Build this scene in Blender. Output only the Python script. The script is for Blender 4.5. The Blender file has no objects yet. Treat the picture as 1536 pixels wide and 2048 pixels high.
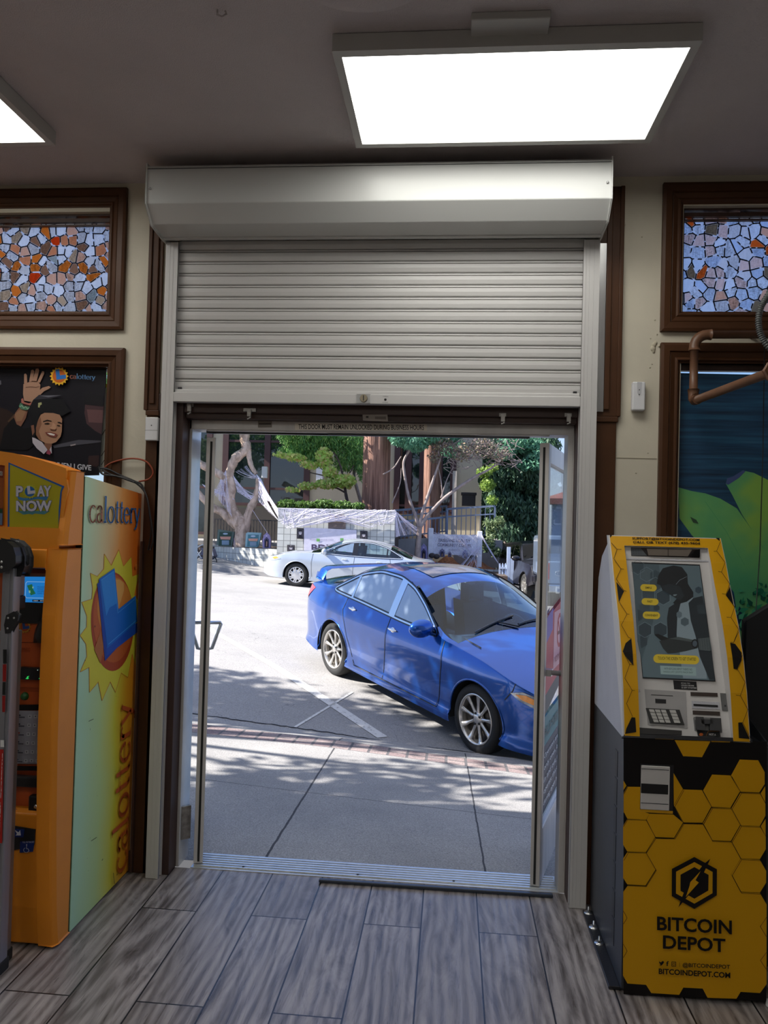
import bpy, math, random
import numpy as np
from mathutils import Vector, Matrix
random.seed(7)
PI = math.pi
SC = bpy.context.scene
COL = SC.collection

# ------------------------------------------------------------------ camera
FPX = 1526.94
CAM = np.array([0.0, -3.5, 1.65])
RC = np.array([[0.99570464, 0.08852935, 0.02710763],
               [0.02530075, 0.02146901, -0.99944933],
               [-0.08906257, 0.99584217, 0.01913693]])
cd = bpy.data.cameras.new('camera')
cd.sensor_fit = 'HORIZONTAL'
cd.sensor_width = 36.0
cd.lens = FPX / 1536 * 36.0
cd.clip_start = 0.05
cd.clip_end = 300
cam = bpy.data.objects.new('camera', cd)
COL.objects.link(cam)
m3 = Matrix([[RC[0][0], -RC[1][0], -RC[2][0]], [RC[0][1], -RC[1][1], -RC[2][1]], [RC[0][2], -RC[1][2], -RC[2][2]]])
cam.matrix_world = Matrix.Translation(Vector(CAM)) @ m3.to_4x4()
SC.camera = cam

# ------------------------------------------------------------------ exposure, sky, sun
SC.view_settings.view_transform = 'Standard'
SC.view_settings.look = 'None'
SC.view_settings.exposure = 0.0
SC.view_settings.gamma = 1.0
SC.view_settings.use_curve_mapping = False
SKY_STRENGTH = 1.0
SUN_STRENGTH = 14.5
PANEL_STRENGTH = 7.0
SUN_DIR = Vector((-0.775, -0.115, 0.62)).normalized()
w = bpy.data.worlds.new('sky')
SC.world = w
w.use_nodes = True
nt = w.node_tree
nt.nodes.clear()
tc = nt.nodes.new('ShaderNodeTexCoord')
sx = nt.nodes.new('ShaderNodeSeparateXYZ')
nt.links.new(tc.outputs['Generated'], sx.inputs[0])
mr = nt.nodes.new('ShaderNodeMapRange')
mr.inputs[1].default_value = -0.3
mr.inputs[2].default_value = 1.0
nt.links.new(sx.outputs[2], mr.inputs[0])
st = nt.nodes.new('ShaderNodeValToRGB')
for e, (p, c) in zip([st.color_ramp.elements[0], st.color_ramp.elements[1]] + [st.color_ramp.elements.new(0.5) for _ in range(4)],
                     ((0.0, (0.20, 0.20, 0.21)), (1.0, (0.19, 0.39, 1.08)), (0.21, (0.24, 0.24, 0.25)), (0.235, (0.80, 0.92, 1.05)), (0.36, (0.46, 0.70, 1.14)), (0.62, (0.25, 0.48, 1.16)))):
    e.position = p
    e.color = (*c, 1)
nt.links.new(mr.outputs[0], st.inputs[0])
bg = nt.nodes.new('ShaderNodeBackground')
bg.inputs[1].default_value = SKY_STRENGTH
out = nt.nodes.new('ShaderNodeOutputWorld')
nt.links.new(st.outputs[0], bg.inputs[0])
nt.links.new(bg.outputs[0], out.inputs[0])
sd = bpy.data.lights.new('sun', 'SUN')
sd.energy = SUN_STRENGTH
sd.color = (1.0, 0.95, 0.88)
sd.angle = 0.009
so = bpy.data.objects.new('sun', sd)
so.rotation_euler = SUN_DIR.to_track_quat('Z', 'Y').to_euler()
COL.objects.link(so)
SC.cycles.use_denoising = True
SC.cycles.max_bounces = 8
SC.cycles.transparent_max_bounces = 16

# ------------------------------------------------------------------ helpers: points
def ray(u, v):
    return RC.T @ np.array([(u - 768) / FPX, (v - 1024) / FPX, 1.0])

def PX(u, v, x=None, y=None, z=None, pl=None):
    """where the sight line through (u, v) meets a real plane"""
    d = ray(u, v)
    if pl is not None:
        p, n = np.array(pl[0], float), np.array(pl[1], float)
        t = np.dot(p - CAM, n) / np.dot(d, n)
    elif x is not None:
        t = (x - CAM[0]) / d[0]
    elif y is not None:
        t = (y - CAM[1]) / d[1]
    else:
        t = (z - CAM[2]) / d[2]
    return CAM + t * d

def crop(x0, y0, s):
    return lambda *p: [(x0 + a * s, y0 + b * s) for a, b in p]

# ------------------------------------------------------------------ helpers: materials
def lin(c):
    if isinstance(c, str):
        c = c.lstrip('#')
        c = [int(c[i:i + 2], 16) / 255 for i in (0, 2, 4)]
        return tuple(x / 12.92 if x <= 0.04045 else ((x + 0.055) / 1.055) ** 2.4 for x in c)
    return tuple(c)

MATS = {}
class NT:
    def __init__(s, name):
        s.m = bpy.data.materials.new(name)
        s.m.use_nodes = True
        s.t = s.m.node_tree
        s.b = s.t.nodes['Principled BSDF']
        s.o = s.t.nodes['Material Output']
    def n(s, typ, **k):
        nd = s.t.nodes.new(typ)
        for a, b in k.items():
            setattr(nd, a, b)
        return nd
    def l(s, a, b):
        s.t.links.new(a, b)
    def set(s, sock, v):
        if hasattr(v, 'links'):
            s.l(v, sock)
        else:
            sock.default_value = v
    def math(s, op, a, b=None, c=None):
        nd = s.n('ShaderNodeMath', operation=op)
        for i, v in enumerate((a, b, c)):
            if v is not None:
                s.set(nd.inputs[i], v)
        return nd.outputs[0]
    def pos(s):
        return s.n('ShaderNodeNewGeometry').outputs['Position']
    def obj(s):
        return s.n('ShaderNodeTexCoord').outputs['Object']
    def sep(s, v):
        nd = s.n('ShaderNodeSeparateXYZ')
        s.l(v, nd.inputs[0])
        return nd.outputs
    def comb(s, x, y, z):
        nd = s.n('ShaderNodeCombineXYZ')
        for i, v in enumerate((x, y, z)):
            s.set(nd.inputs[i], v)
        return nd.outputs[0]
    def scale(s, v, sc, off=(0, 0, 0)):
        nd = s.n('ShaderNodeMapping')
        s.l(v, nd.inputs[0])
        nd.inputs['Scale'].default_value = sc
        nd.inputs['Location'].default_value = off
        return nd.outputs[0]
    def noise(s, v, sc=5.0, det=4.0, rough=0.55, dist=0.0):
        nd = s.n('ShaderNodeTexNoise')
        s.l(v, nd.inputs['Vector'])
        nd.inputs['Scale'].default_value = sc
        nd.inputs['Detail'].default_value = det
        nd.inputs['Roughness'].default_value = rough
        nd.inputs['Distortion'].default_value = dist
        return nd.outputs[0]
    def ramp(s, f, *st, interp='LINEAR'):
        nd = s.n('ShaderNodeValToRGB')
        s.l(f, nd.inputs[0])
        cr = nd.color_ramp
        cr.interpolation = interp
        while len(cr.elements) < len(st):
            cr.elements.new(0.5)
        for e, (p, c) in zip(cr.elements, st):
            e.position = p
            e.color = (*lin(c), 1) if not isinstance(c, float) else (c, c, c, 1)
        return nd.outputs[0]
    def mix(s, f, a, b, mode='MIX'):
        nd = s.n('ShaderNodeMix', data_type='RGBA', blend_type=mode)
        s.set(nd.inputs[0], f)
        for i, v in ((6, a), (7, b)):
            if hasattr(v, 'links'):
                s.l(v, nd.inputs[i])
            else:
                nd.inputs[i].default_value = (*lin(v), 1)
        return nd.outputs[2]
    def bump(s, h, st=0.3, dist=0.01):
        nd = s.n('ShaderNodeBump')
        s.l(h, nd.inputs['Height'])
        nd.inputs['Strength'].default_value = st
        nd.inputs['Distance'].default_value = dist
        s.l(nd.outputs[0], s.b.inputs['Normal'])

def pbr(name, c, rough=0.5, metal=0.0, var=0.08, vs=8.0, coat=0.0, bump=0.0, bs=60.0, spec=0.5, stretch=(1, 1, 1)):
    """plain paint / plastic / metal with a little uneven tone"""
    if name in MATS:
        return MATS[name]
    k = NT(name)
    b = k.b
    c = lin(c)
    v = k.scale(k.obj(), stretch)
    f = k.noise(v, vs, 4)
    lo = tuple(x * (1 - var) for x in c)
    hi = tuple(min(1, x * (1 + var)) for x in c)
    k.l(k.ramp(f, (0.3, lo), (0.7, hi)), b.inputs['Base Color'])
    b.inputs['Roughness'].default_value = rough
    b.inputs['Metallic'].default_value = metal
    b.inputs['Coat Weight'].default_value = coat
    b.inputs['Coat Roughness'].default_value = 0.04
    b.inputs['Specular IOR Level'].default_value = spec
    if bump:
        k.bump(k.noise(v, bs, 5), bump, 0.01)
    MATS[name] = k.m
    return k.m

def flat(c, rough=0.5, spec=0.3):
    """printed ink of one colour"""
    key = 'ink_%s_%s' % (c if isinstance(c, str) else '_'.join('%.3f' % x for x in c), rough)
    if key in MATS:
        return MATS[key]
    k = NT('printed_ink')
    k.b.inputs['Base Color'].default_value = (*lin(c), 1)
    k.b.inputs['Roughness'].default_value = rough
    k.b.inputs['Specular IOR Level'].default_value = spec
    MATS[key] = k.m
    return k.m

def lit(c, s):
    key = 'lit_%s_%s' % (c, s)
    if key in MATS:
        return MATS[key]
    k = NT('screen_light')
    k.b.inputs['Base Color'].default_value = (0.02, 0.02, 0.02, 1)
    k.b.inputs['Roughness'].default_value = 0.3
    k.b.inputs['Emission Color'].default_value = (*lin(c), 1)
    k.b.inputs['Emission Strength'].default_value = s
    MATS[key] = k.m
    return k.m

def glass(name, tint=(0.8, 0.9, 0.9), refl=1.0, rough=0.02, haze=0.0, sky_sheen_col=(0.5, 0.6, 0.7)):
    if name in MATS:
        return MATS[name]
    k = NT(name)
    k.t.nodes.remove(k.b)
    tr = k.n('ShaderNodeBsdfTransparent')
    tr.inputs[0].default_value = (*tint, 1)
    gl = k.n('ShaderNodeBsdfGlossy')
    gl.inputs['Roughness'].default_value = rough
    ge = k.n('ShaderNodeNewGeometry')
    dt_ = k.n('ShaderNodeVectorMath', operation='DOT_PRODUCT')
    k.l(ge.outputs['Incoming'], dt_.inputs[0]); k.l(ge.outputs['Normal'], dt_.inputs[1])
    ca = k.math('SUBTRACT', 1.0, k.math('ABSOLUTE', dt_.outputs['Value']))
    fr = k.math('ADD', 0.045, k.math('MULTIPLY', k.math('POWER', ca, 4.5), 0.95))
    mx = k.n('ShaderNodeMixShader')
    f = k.math('MULTIPLY', fr, refl)
    f = k.math('MINIMUM', f, 1.0)
    k.l(f, mx.inputs[0])
    k.l(tr.outputs[0], mx.inputs[1])
    k.l(gl.outputs[0], mx.inputs[2])
    res = mx.outputs[0]
    if haze:
        df = k.n('ShaderNodeBsdfDiffuse')
        df.inputs[0].default_value = (*sky_sheen_col, 1)
        m2 = k.n('ShaderNodeMixShader')
        m2.inputs[0].default_value = haze
        k.l(res, m2.inputs[1])
        k.l(df.outputs[0], m2.inputs[2])
        res = m2.outputs[0]
    k.l(res, k.o.inputs[0])
    MATS[name] = k.m
    return k.m

# ------------------------------------------------------------------ helpers: meshes and objects
class MB:
    def __init__(s):
        s.v, s.f, s.mi, s.sm, s.mats = [], [], [], [], []
    def slot(s, m):
        if m not in s.mats:
            s.mats.append(m)
        return s.mats.index(m)
    def add(s, vs, fs, m=None, smooth=False):
        o = len(s.v)
        s.v += [tuple(map(float, p)) for p in vs]
        mi = s.slot(m) if m is not None else 0
        for f in fs:
            s.f.append(tuple(i + o for i in f))
            s.mi.append(mi)
            s.sm.append(smooth)
        return s
    def box(s, x0, x1, y0, y1, z0, z1, m=None):
        v = [(x, y, z) for z in (z0, z1) for y in (y0, y1) for x in (x0, x1)]
        return s.add(v, [(0, 2, 3, 1), (4, 5, 7, 6), (0, 1, 5, 4), (2, 6, 7, 3), (0, 4, 6, 2), (1, 3, 7, 5)], m)
    def obox(s, c, ax, ay, az, m=None):
        c, ax, ay, az = [np.array(q, float) for q in (c, ax, ay, az)]
        v = [c + i * ax + j * ay + k * az for k in (-1, 1) for j in (-1, 1) for i in (-1, 1)]
        return s.add(v, [(0, 2, 3, 1), (4, 5, 7, 6), (0, 1, 5, 4), (2, 6, 7, 3), (0, 4, 6, 2), (1, 3, 7, 5)], m)
    def bar(s, a, b, w, h=None, m=None, up=(0, 0, 1)):
        a, b = np.array(a, float), np.array(b, float)
        h = w if h is None else h
        d = b - a
        n = d / np.linalg.norm(d)
        u = np.array(up, float)
        if abs(np.dot(u, n)) > 0.95:
            u = np.array((0, 1.0, 0))
        sx = np.cross(n, u); sx /= np.linalg.norm(sx)
        sy = np.cross(sx, n)
        return s.obox((a + b) / 2, d / 2, sx * w / 2, sy * h / 2, m)
    def prism(s, poly, a0, a1, axis='y', m=None, smooth=False):
        """poly in the other two axes, extruded along axis"""
        n = len(poly)
        def P(p, a):
            return {'x': (a, p[0], p[1]), 'y': (p[0], a, p[1]), 'z': (p[0], p[1], a)}[axis]
        v = [P(p, a0) for p in poly] + [P(p, a1) for p in poly]
        f = [tuple(range(n)), tuple(range(2 * n - 1, n - 1, -1))]
        s.add(v, f, m)
        o = len(s.v) - 2 * n
        for i in range(n):
            j = (i + 1) % n
            s.f.append((o + i, o + j, o + n + j, o + n + i)); s.mi.append(s.mi[-1]); s.sm.append(smooth)
        return s
    def solid(s, poly3, off, m=None):
        """a planar outline given in 3D, thickened by the vector off"""
        n = len(poly3)
        p = [np.array(q, float) for q in poly3]
        off = np.array(off, float)
        v = p + [q + off for q in p]
        f = [tuple(range(n)), tuple(range(2 * n - 1, n - 1, -1))] + [(i, (i + 1) % n, n + (i + 1) % n, n + i) for i in range(n)]
        return s.add(v, f, m)
    def tube(s, pts, r, k=8, m=None, caps=True, smooth=True, flat_=1.0):
        pts = [np.array(p, float) for p in pts]
        n = len(pts)
        rs = [r] * n if not isinstance(r, (list, tuple)) else list(r)
        vs = []
        prev = None
        for i, p in enumerate(pts):
            d = pts[min(i + 1, n - 1)] - pts[max(i - 1, 0)]
            d = d / (np.linalg.norm(d) + 1e-9)
            if prev is None:
                a = np.array((0, 0, 1.0)) if abs(d[2]) < 0.9 else np.array((1.0, 0, 0))
                prev = np.cross(d, a)
            u = prev - np.dot(prev, d) * d
            u /= (np.linalg.norm(u) + 1e-9)
            prev = u
            w_ = np.cross(d, u)
            for j in range(k):
                t = 2 * PI * j / k
                vs.append(p + rs[i] * (math.cos(t) * u + math.sin(t) * w_ * flat_))
        fs = [(i * k + j, i * k + (j + 1) % k, (i + 1) * k + (j + 1) % k, (i + 1) * k + j) for i in range(n - 1) for j in range(k)]
        s.add(vs, fs, m, smooth)
        if caps:
            o = len(s.v) - len(vs)
            for q in (tuple(o + j for j in range(k)), tuple(o + (n - 1) * k + j for j in range(k - 1, -1, -1))):
                s.f.append(q); s.mi.append(s.mi[-1]); s.sm.append(False)
        return s
    def lathe(s, prof, c, axis='z', k=32, m=None, smooth=True, caps=True):
        """prof: (radius, along) pairs"""
        vs = []
        c = np.array(c, float)
        for r, a in prof:
            for j in range(k):
                t = 2 * PI * j / k
                p = {'z': (r * math.cos(t), r * math.sin(t), a), 'y': (r * math.cos(t), a, r * math.sin(t)),
                     'x': (a, r * math.cos(t), r * math.sin(t))}[axis]
                vs.append(c + np.array(p))
        n = len(prof)
        fs = [(i * k + j, i * k + (j + 1) % k, (i + 1) * k + (j + 1) % k, (i + 1) * k + j) for i in range(n - 1) for j in range(k)]
        s.add(vs, fs, m, smooth)
        o = len(s.v) - len(vs)
        if caps and prof[0][0] > 1e-5:
            s.f.append(tuple(o + j for j in range(k))); s.mi.append(s.mi[-1]); s.sm.append(False)
        if caps and prof[-1][0] > 1e-5:
            s.f.append(tuple(o + (n - 1) * k + j for j in range(k))); s.mi.append(s.mi[-1]); s.sm.append(False)
        return s
    def ball(s, c, r, m=None, k=16, half=None):
        c = np.array(c, float)
        r = np.array(r if isinstance(r, (list, tuple)) else (r, r, r), float)
        vs = []
        n = k // 2
        for i in range(n + 1):
            a = -PI / 2 + PI * i / n
            for j in range(k):
                t = 2 * PI * j / k
                vs.append(c + r * np.array((math.cos(a) * math.cos(t), math.cos(a) * math.sin(t), math.sin(a))))
        fs = [(i * k + j, i * k + (j + 1) % k, (i + 1) * k + (j + 1) % k, (i + 1) * k + j) for i in range(n) for j in range(k)]
        return s.add(vs, fs, m, True)
    def xf(s, fn):
        s.v = [tuple(fn(p)) for p in s.v]
        return s
    def build(s, name, mat=None, parent=None, bevel=0.0, seg=2):
        me = bpy.data.meshes.new(name)
        me.from_pydata(s.v, [], s.f)
        if mat is not None and not s.mats:
            s.mats = [mat]
        for m in s.mats:
            me.materials.append(m)
        me.polygons.foreach_set('material_index', s.mi)
        me.polygons.foreach_set('use_smooth', s.sm)
        me.update()
        o = bpy.data.objects.new(name, me)
        COL.objects.link(o)
        if parent is not None:
            o.parent = parent
            if parent.type == 'EMPTY' and parent.get('_loc') is None:
                pass
            o.matrix_parent_inverse = parent.matrix_basis.inverted()
        if bevel:
            md = o.modifiers.new('bevel', 'BEVEL')
            md.width = bevel
            md.segments = seg
            md.limit_method = 'ANGLE'
            md.angle_limit = 0.6
        return o

def tag(o, label=None, cat=None, group=None, kind=None):
    if label: o['label'] = label
    if cat: o['category'] = cat
    if group: o['group'] = group
    if kind: o['kind'] = kind
    return o

def thing(name, label, cat, loc=(0, 0, 0), group=None, rz=0.0):
    o = bpy.data.objects.new(name, None)
    COL.objects.link(o)
    o.empty_display_size = 0.1
    o.matrix_basis = Matrix.Translation(Vector([float(q) for q in loc])) @ Matrix.Rotation(rz, 4, 'Z')
    return tag(o, label, cat, group)

def copy_tree(o, parent=None):
    c = o.copy()
    COL.objects.link(c)
    if parent is not None:
        c.parent = parent
    for ch in list(o.children):
        copy_tree(ch, c)
    return c

def struct(o):
    o['kind'] = 'structure'
    return o

# printed pictures: flat coloured shapes lying on a real plane
class Art:
    def __init__(s, f, n, step=0.0004):
        s.f, s.n, s.step, s.mb, s.k = f, np.array(n, float), step, MB(), 0
    def P(s, p):
        return np.array(s.f(p[0], p[1])) + s.n * s.step * s.k
    def poly(s, pts, mat, up=1):
        s.k += up
        s.mb.add([s.P(p) for p in pts], [tuple(range(len(pts)))], mat)
        return s
    def line(s, pts, wd, mat, closed=False, up=1):
        s.k += up
        P = [np.array(p, float) for p in pts]
        if closed:
            P.append(P[0])
        for a, b in zip(P[:-1], P[1:]):
            d = b - a
            L = np.linalg.norm(d)
            if L < 1e-6:
                continue
            n = np.array((-d[1], d[0])) / L * wd / 2
            e = d / L * wd * 0.25
            q = [a - n - e, b - n + e, b + n + e, a + n - e]
            s.mb.add([s.P(p) for p in q], [(0, 1, 2, 3)], mat)
        return s
    def disc(s, c, rx, ry, mat, n=28, a0=0, a1=2 * PI, rot=0):
        pts = []
        for i in range(n):
            t = a0 + (a1 - a0) * i / (n if a1 - a0 > 6.2 else n - 1)
            x, y = rx * math.cos(t), ry * math.sin(t)
            pts.append((c[0] + x * math.cos(rot) - y * math.sin(rot), c[1] + x * math.sin(rot) + y * math.cos(rot)))
        return s.poly(pts, mat)
    def text(s, txt, p0, p1, p2, mat, bold=0.0, up=1):
        """lettering whose ink box runs p0 (lower left) .. p1 (lower right) .. p2 (upper left)"""
        s.k += up
        vs, fs = glyphs(txt, bold)
        o0, o1, o2 = s.P(p0), s.P(p1), s.P(p2)
        s.mb.add([o0 + a * (o1 - o0) + b * (o2 - o0) for a, b in vs], fs, mat)
        return s
    def text3(s, txt, o0, o1, o2, mat, bold=0.0):
        s.k += 1
        vs, fs = glyphs(txt, bold)
        o0, o1, o2 = [np.array(q, float) + s.n * s.step * s.k for q in (o0, o1, o2)]
        s.mb.add([o0 + a * (o1 - o0) + b * (o2 - o0) for a, b in vs], fs, mat)
        return s
    def build(s, name, parent=None):
        return s.mb.build(name, None, parent)

def clip_axis(poly, ax, lo, hi):
    for (lim, keep) in ((lo, 1), (hi, -1)):
        o = []
        n = len(poly)
        for i in range(n):
            a, b = poly[i], poly[(i + 1) % n]
            ia, ib = keep * (a[ax] - lim) >= 0, keep * (b[ax] - lim) >= 0
            if ia: o.append(tuple(a))
            if ia != ib:
                t = (lim - a[ax]) / (b[ax] - a[ax])
                o.append(tuple(a[q] + t * (b[q] - a[q]) for q in range(len(a))))
        poly = o
        if len(poly) < 3: return []
    return poly

class Folded(Art):
    """printing on a face folded along level lines; prof = (z, y) from the top down"""
    def __init__(s, prof, step=0.0004):
        s.prof, s.step, s.mb, s.k = prof, step, MB(), 0
        s.f = None
        s.n = np.array((0, -1.0, 0))
        s.N = []
        for (z1, y1), (z0, y0) in zip(prof[:-1], prof[1:]):
            n = np.array((0, -(z1 - z0), y1 - y0)); n /= np.linalg.norm(n)
            s.N.append(n if n[1] < 0 else -n)
    def xz(s, u, v):
        best = None
        for i, ((z1, y1), (z0, y0)) in enumerate(zip(s.prof[:-1], s.prof[1:])):
            p = PX(u, v, pl=((0, y0, z0), s.N[i]))
            if z0 - 1e-6 <= p[2] <= z1 + 1e-6: return (p[0], p[2])
            best = p if best is None else best
            if i == len(s.N) - 1 and p[2] < z0: best = p
        return (best[0], best[2])
    def polyxz(s, pts, mat, up=1):
        s.k += up
        for i, ((z1, y1), (z0, y0)) in enumerate(zip(s.prof[:-1], s.prof[1:])):
            q = clip_axis(pts, 1, z0 if i < len(s.N) - 1 else -9, z1 if i else 9)
            if not q: continue
            s.mb.add([np.array((x, y0 + (z - z0) / (z1 - z0) * (y1 - y0), z)) + s.N[i] * s.step * (s.k + 1) for x, z in q], [tuple(range(len(q)))], mat)
        return s
    def poly(s, pts, mat, up=1):
        return s.polyxz([s.xz(*p) for p in pts], mat, up)
    def line(s, pts, wd, mat, closed=False, up=1):
        s.k += up
        P = [np.array(p, float) for p in pts]
        for a, b in zip(P[:-1], P[1:]):
            d = b - a; L = np.linalg.norm(d)
            n = np.array((-d[1], d[0])) / L * wd / 2
            s.poly([a - n, b - n, b + n, a + n], mat, 0)
        return s

_G = {}
def glyphs(txt, bold=0.0):
    if (txt, bold) in _G:
        return _G[(txt, bold)]
    cu = bpy.data.curves.new('lettering', 'FONT')
    cu.body = txt
    cu.offset = bold
    cu.resolution_u = 3
    cu.space_line = 0.9
    cu.align_x = 'CENTER'
    ob = bpy.data.objects.new('lettering', cu)
    me = bpy.data.meshes.new_from_object(ob)
    vs = [(v.co.x, v.co.y) for v in me.vertices]
    fs = [tuple(p.vertices) for p in me.polygons]
    x0, x1 = min(v[0] for v in vs), max(v[0] for v in vs)
    y0, y1 = min(v[1] for v in vs), max(v[1] for v in vs)
    vs = [((a - x0) / (x1 - x0), (b - y0) / (y1 - y0)) for a, b in vs]
    bpy.data.objects.remove(ob)
    bpy.data.meshes.remove(me)
    bpy.data.curves.remove(cu)
    _G[(txt, bold)] = (vs, fs)
    return vs, fs

# a serif word drawn with a broad pen (baseline z=0, x-height 1, ascender 1.6)
def arc(cx, cy, rx, ry, a0, a1, n=14):
    return [(cx + rx * math.cos(math.radians(a0 + (a1 - a0) * i / n)), cy + ry * math.sin(math.radians(a0 + (a1 - a0) * i / n))) for i in range(n + 1)]
SERIF = {
    'c': (0.86, [arc(0.47, 0.5, 0.38, 0.5, 50, 320)]),
    'a': (0.90, [arc(0.42, 0.72, 0.28, 0.28, 170, 20) + [(0.70, 0.6), (0.70, 0.12), (0.86, 0.0)], arc(0.40, 0.27, 0.28, 0.27, 60, 340)]),
    'l': (0.50, [[(0.25, 1.62), (0.25, 0.0)], [(0.05, 0.03), (0.46, 0.03)], [(0.07, 1.6), (0.25, 1.6)]]),
    'o': (1.00, [arc(0.5, 0.5, 0.40, 0.5, 0, 360, 24)]),
    't': (0.62, [[(0.30, 1.35), (0.30, 0.2)] + arc(0.45, 0.2, 0.15, 0.18, 180, 300, 6), [(0.06, 0.97), (0.58, 0.97)]]),
    'e': (0.88, [[(0.10, 0.55), (0.78, 0.55)] + arc(0.45, 0.5, 0.36, 0.5, 8, 320)]),
    'r': (0.66, [[(0.22, 1.0), (0.22, 0.0)], [(0.05, 0.03), (0.42, 0.03)], arc(0.48, 0.66, 0.24, 0.32, 175, 50, 8)]),
    'y': (0.90, [[(0.12, 1.0), (0.48, 0.05)], [(0.82, 1.0), (0.40, -0.25), (0.22, -0.42), (0.10, -0.36)], [(0.02, 0.98), (0.30, 0.98)], [(0.66, 0.98), (0.92, 0.98)]]),
}
def serif_word(word):
    x = 0.0
    polys = []
    for ci, ch in enumerate(word):
        adv, strokes = SERIF[ch]
        for st_ in strokes:
            for a, b in zip(st_[:-1], st_[1:]):
                d = np.array(b) - np.array(a)
                L = math.hypot(*d)
                if L < 1e-6:
                    continue
                wd = 0.055 + 0.12 * abs(d[1] / L)
                n = np.array((-d[1], d[0])) / L * wd / 2
                e = d / L * 0.02
                q = [np.array(a) - n - e, np.array(b) - n + e, np.array(b) + n + e, np.array(a) + n - e]
                polys.append((ci, [(x + p[0], p[1]) for p in q]))
        x += adv
    return polys, x

# ------------------------------------------------------------------ materials of the shop
M_wall = pbr('cream_wall_paint', (0.60, 0.55, 0.44), 0.6, var=0.07, vs=2.5, bump=0.25, bs=14)
M_ceil = pbr('ceiling_paint', (0.63, 0.57, 0.575), 0.85, var=0.04, vs=3, bump=0.5, bs=220)
M_backwall = pbr('shop_wall_paint', (0.42, 0.40, 0.36), 0.8, var=0.05)
M_brown = pbr('brown_gloss_paint', (0.072, 0.029, 0.012), 0.45, spec=0.25, var=0.12, vs=5, bump=0.08, bs=40)
M_dbrown = pbr('dark_brown_paint', (0.05, 0.024, 0.018), 0.5, var=0.15, vs=6)
M_shut = pbr('shutter_enamel', (0.57, 0.555, 0.545), 0.35, var=0.02, vs=3, spec=0.5)
M_box = pbr('housing_enamel', (0.59, 0.595, 0.58), 0.30, var=0.015, vs=2, spec=0.5)
M_alu = pbr('worn_aluminium', (0.60, 0.575, 0.56), 0.45, metal=0.25, var=0.12, vs=9, stretch=(1, 1, 0.2))
M_alu2 = pbr('brushed_aluminium', (0.62, 0.64, 0.66), 0.30, metal=0.85, var=0.06, vs=20, stretch=(1, 1, 0.05))
M_steel = pbr('bare_steel', (0.60, 0.60, 0.60), 0.28, metal=1.0, var=0.2, vs=12, stretch=(1, 1, 0.1))
M_black = pbr('black_plastic', (0.012, 0.012, 0.014), 0.4, var=0.1)
M_rub = pbr('black_rubber', (0.015, 0.015, 0.015), 0.8)
M_white = pbr('white_plastic', (0.70, 0.70, 0.72), 0.4, var=0.02)
M_glass = glass('clear_glass', (0.90, 0.95, 0.95), 0.9)

# wood-look plank tiles
def floor_mat():
    k = NT('grey_wood_plank_tiles')
    x, y, z = k.sep(k.pos())
    W, L = 0.2378, 1.234
    rx = k.math('DIVIDE', k.math('ADD', x, 0.086), W)
    row = k.math('FLOOR', rx)
    odd = k.math('MODULO', k.math('ADD', row, 100.0), 2.0)
    ry = k.math('ADD', k.math('DIVIDE', k.math('ADD', y, 0.315), L), k.math('MULTIPLY', k.math('SUBTRACT', 1.0, odd), 0.5))
    cell = k.math('FLOOR', ry)
    fx, fy = k.math('FRACT', rx), k.math('FRACT', ry)
    g1 = k.math('MINIMUM', fx, k.math('SUBTRACT', 1.0, fx))
    g2 = k.math('MINIMUM', fy, k.math('SUBTRACT', 1.0, fy))
    g = k.math('MINIMUM', k.math('MULTIPLY', g1, W), k.math('MULTIPLY', g2, L))
    wn = k.n('ShaderNodeTexWhiteNoise', noise_dimensions='2D')
    k.l(k.comb(row, cell, 0.0), wn.inputs[0])
    r = wn.outputs[0]
    off = k.math('MULTIPLY', r, 37.0)
    v = k.comb(k.math('MULTIPLY', x, 8.5), k.math('ADD', k.math('MULTIPLY', y, 1.5), off), off)
    n1 = k.noise(v, 1.3, 6, 0.62, 2.2)
    v2 = k.comb(k.math('MULTIPLY', x, 60.0), k.math('ADD', k.math('MULTIPLY', y, 2.2), off), off)
    n2 = k.noise(v2, 1.5, 5, 0.6, 0.6)
    wv = k.n('ShaderNodeTexWave', wave_type='RINGS', rings_direction='Z')
    k.l(k.comb(k.math('ADD', k.math('MULTIPLY', x, 6.0), off), k.math('MULTIPLY', y, 1.0), 0.0), wv.inputs[0])
    wv.inputs['Scale'].default_value = 1.3
    wv.inputs['Distortion'].default_value = 9.0
    wv.inputs['Detail'].default_value = 3.0
    f = k.math('ADD', k.math('MULTIPLY', n1, 0.80), k.math('MULTIPLY', n2, 0.20))
    f = k.math('ADD', k.math('MULTIPLY', f, 0.86), k.math('MULTIPLY', wv.outputs[1], 0.14))
    c = k.ramp(f, (0.32, (0.075, 0.062, 0.058)), (0.46, (0.215, 0.19, 0.183)), (0.55, (0.33, 0.295, 0.285)), (0.70, (0.47, 0.425, 0.40)))
    c = k.mix(k.math('MULTIPLY', r, 0.45), c, (0.17, 0.145, 0.135))
    gm = k.math('LESS_THAN', g, 0.0030)
    c = k.mix(gm, c, (0.012, 0.012, 0.014))
    k.l(c, k.b.inputs['Base Color'])
    k.l(k.ramp(n2, (0.3, 0.24), (0.7, 0.42)), k.b.inputs['Roughness'])
    k.bump(k.math('SUBTRACT', n2, k.math('MULTIPLY', gm, 1.0)), 0.25, 0.004)
    return k.m
M_floor = floor_mat()

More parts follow.
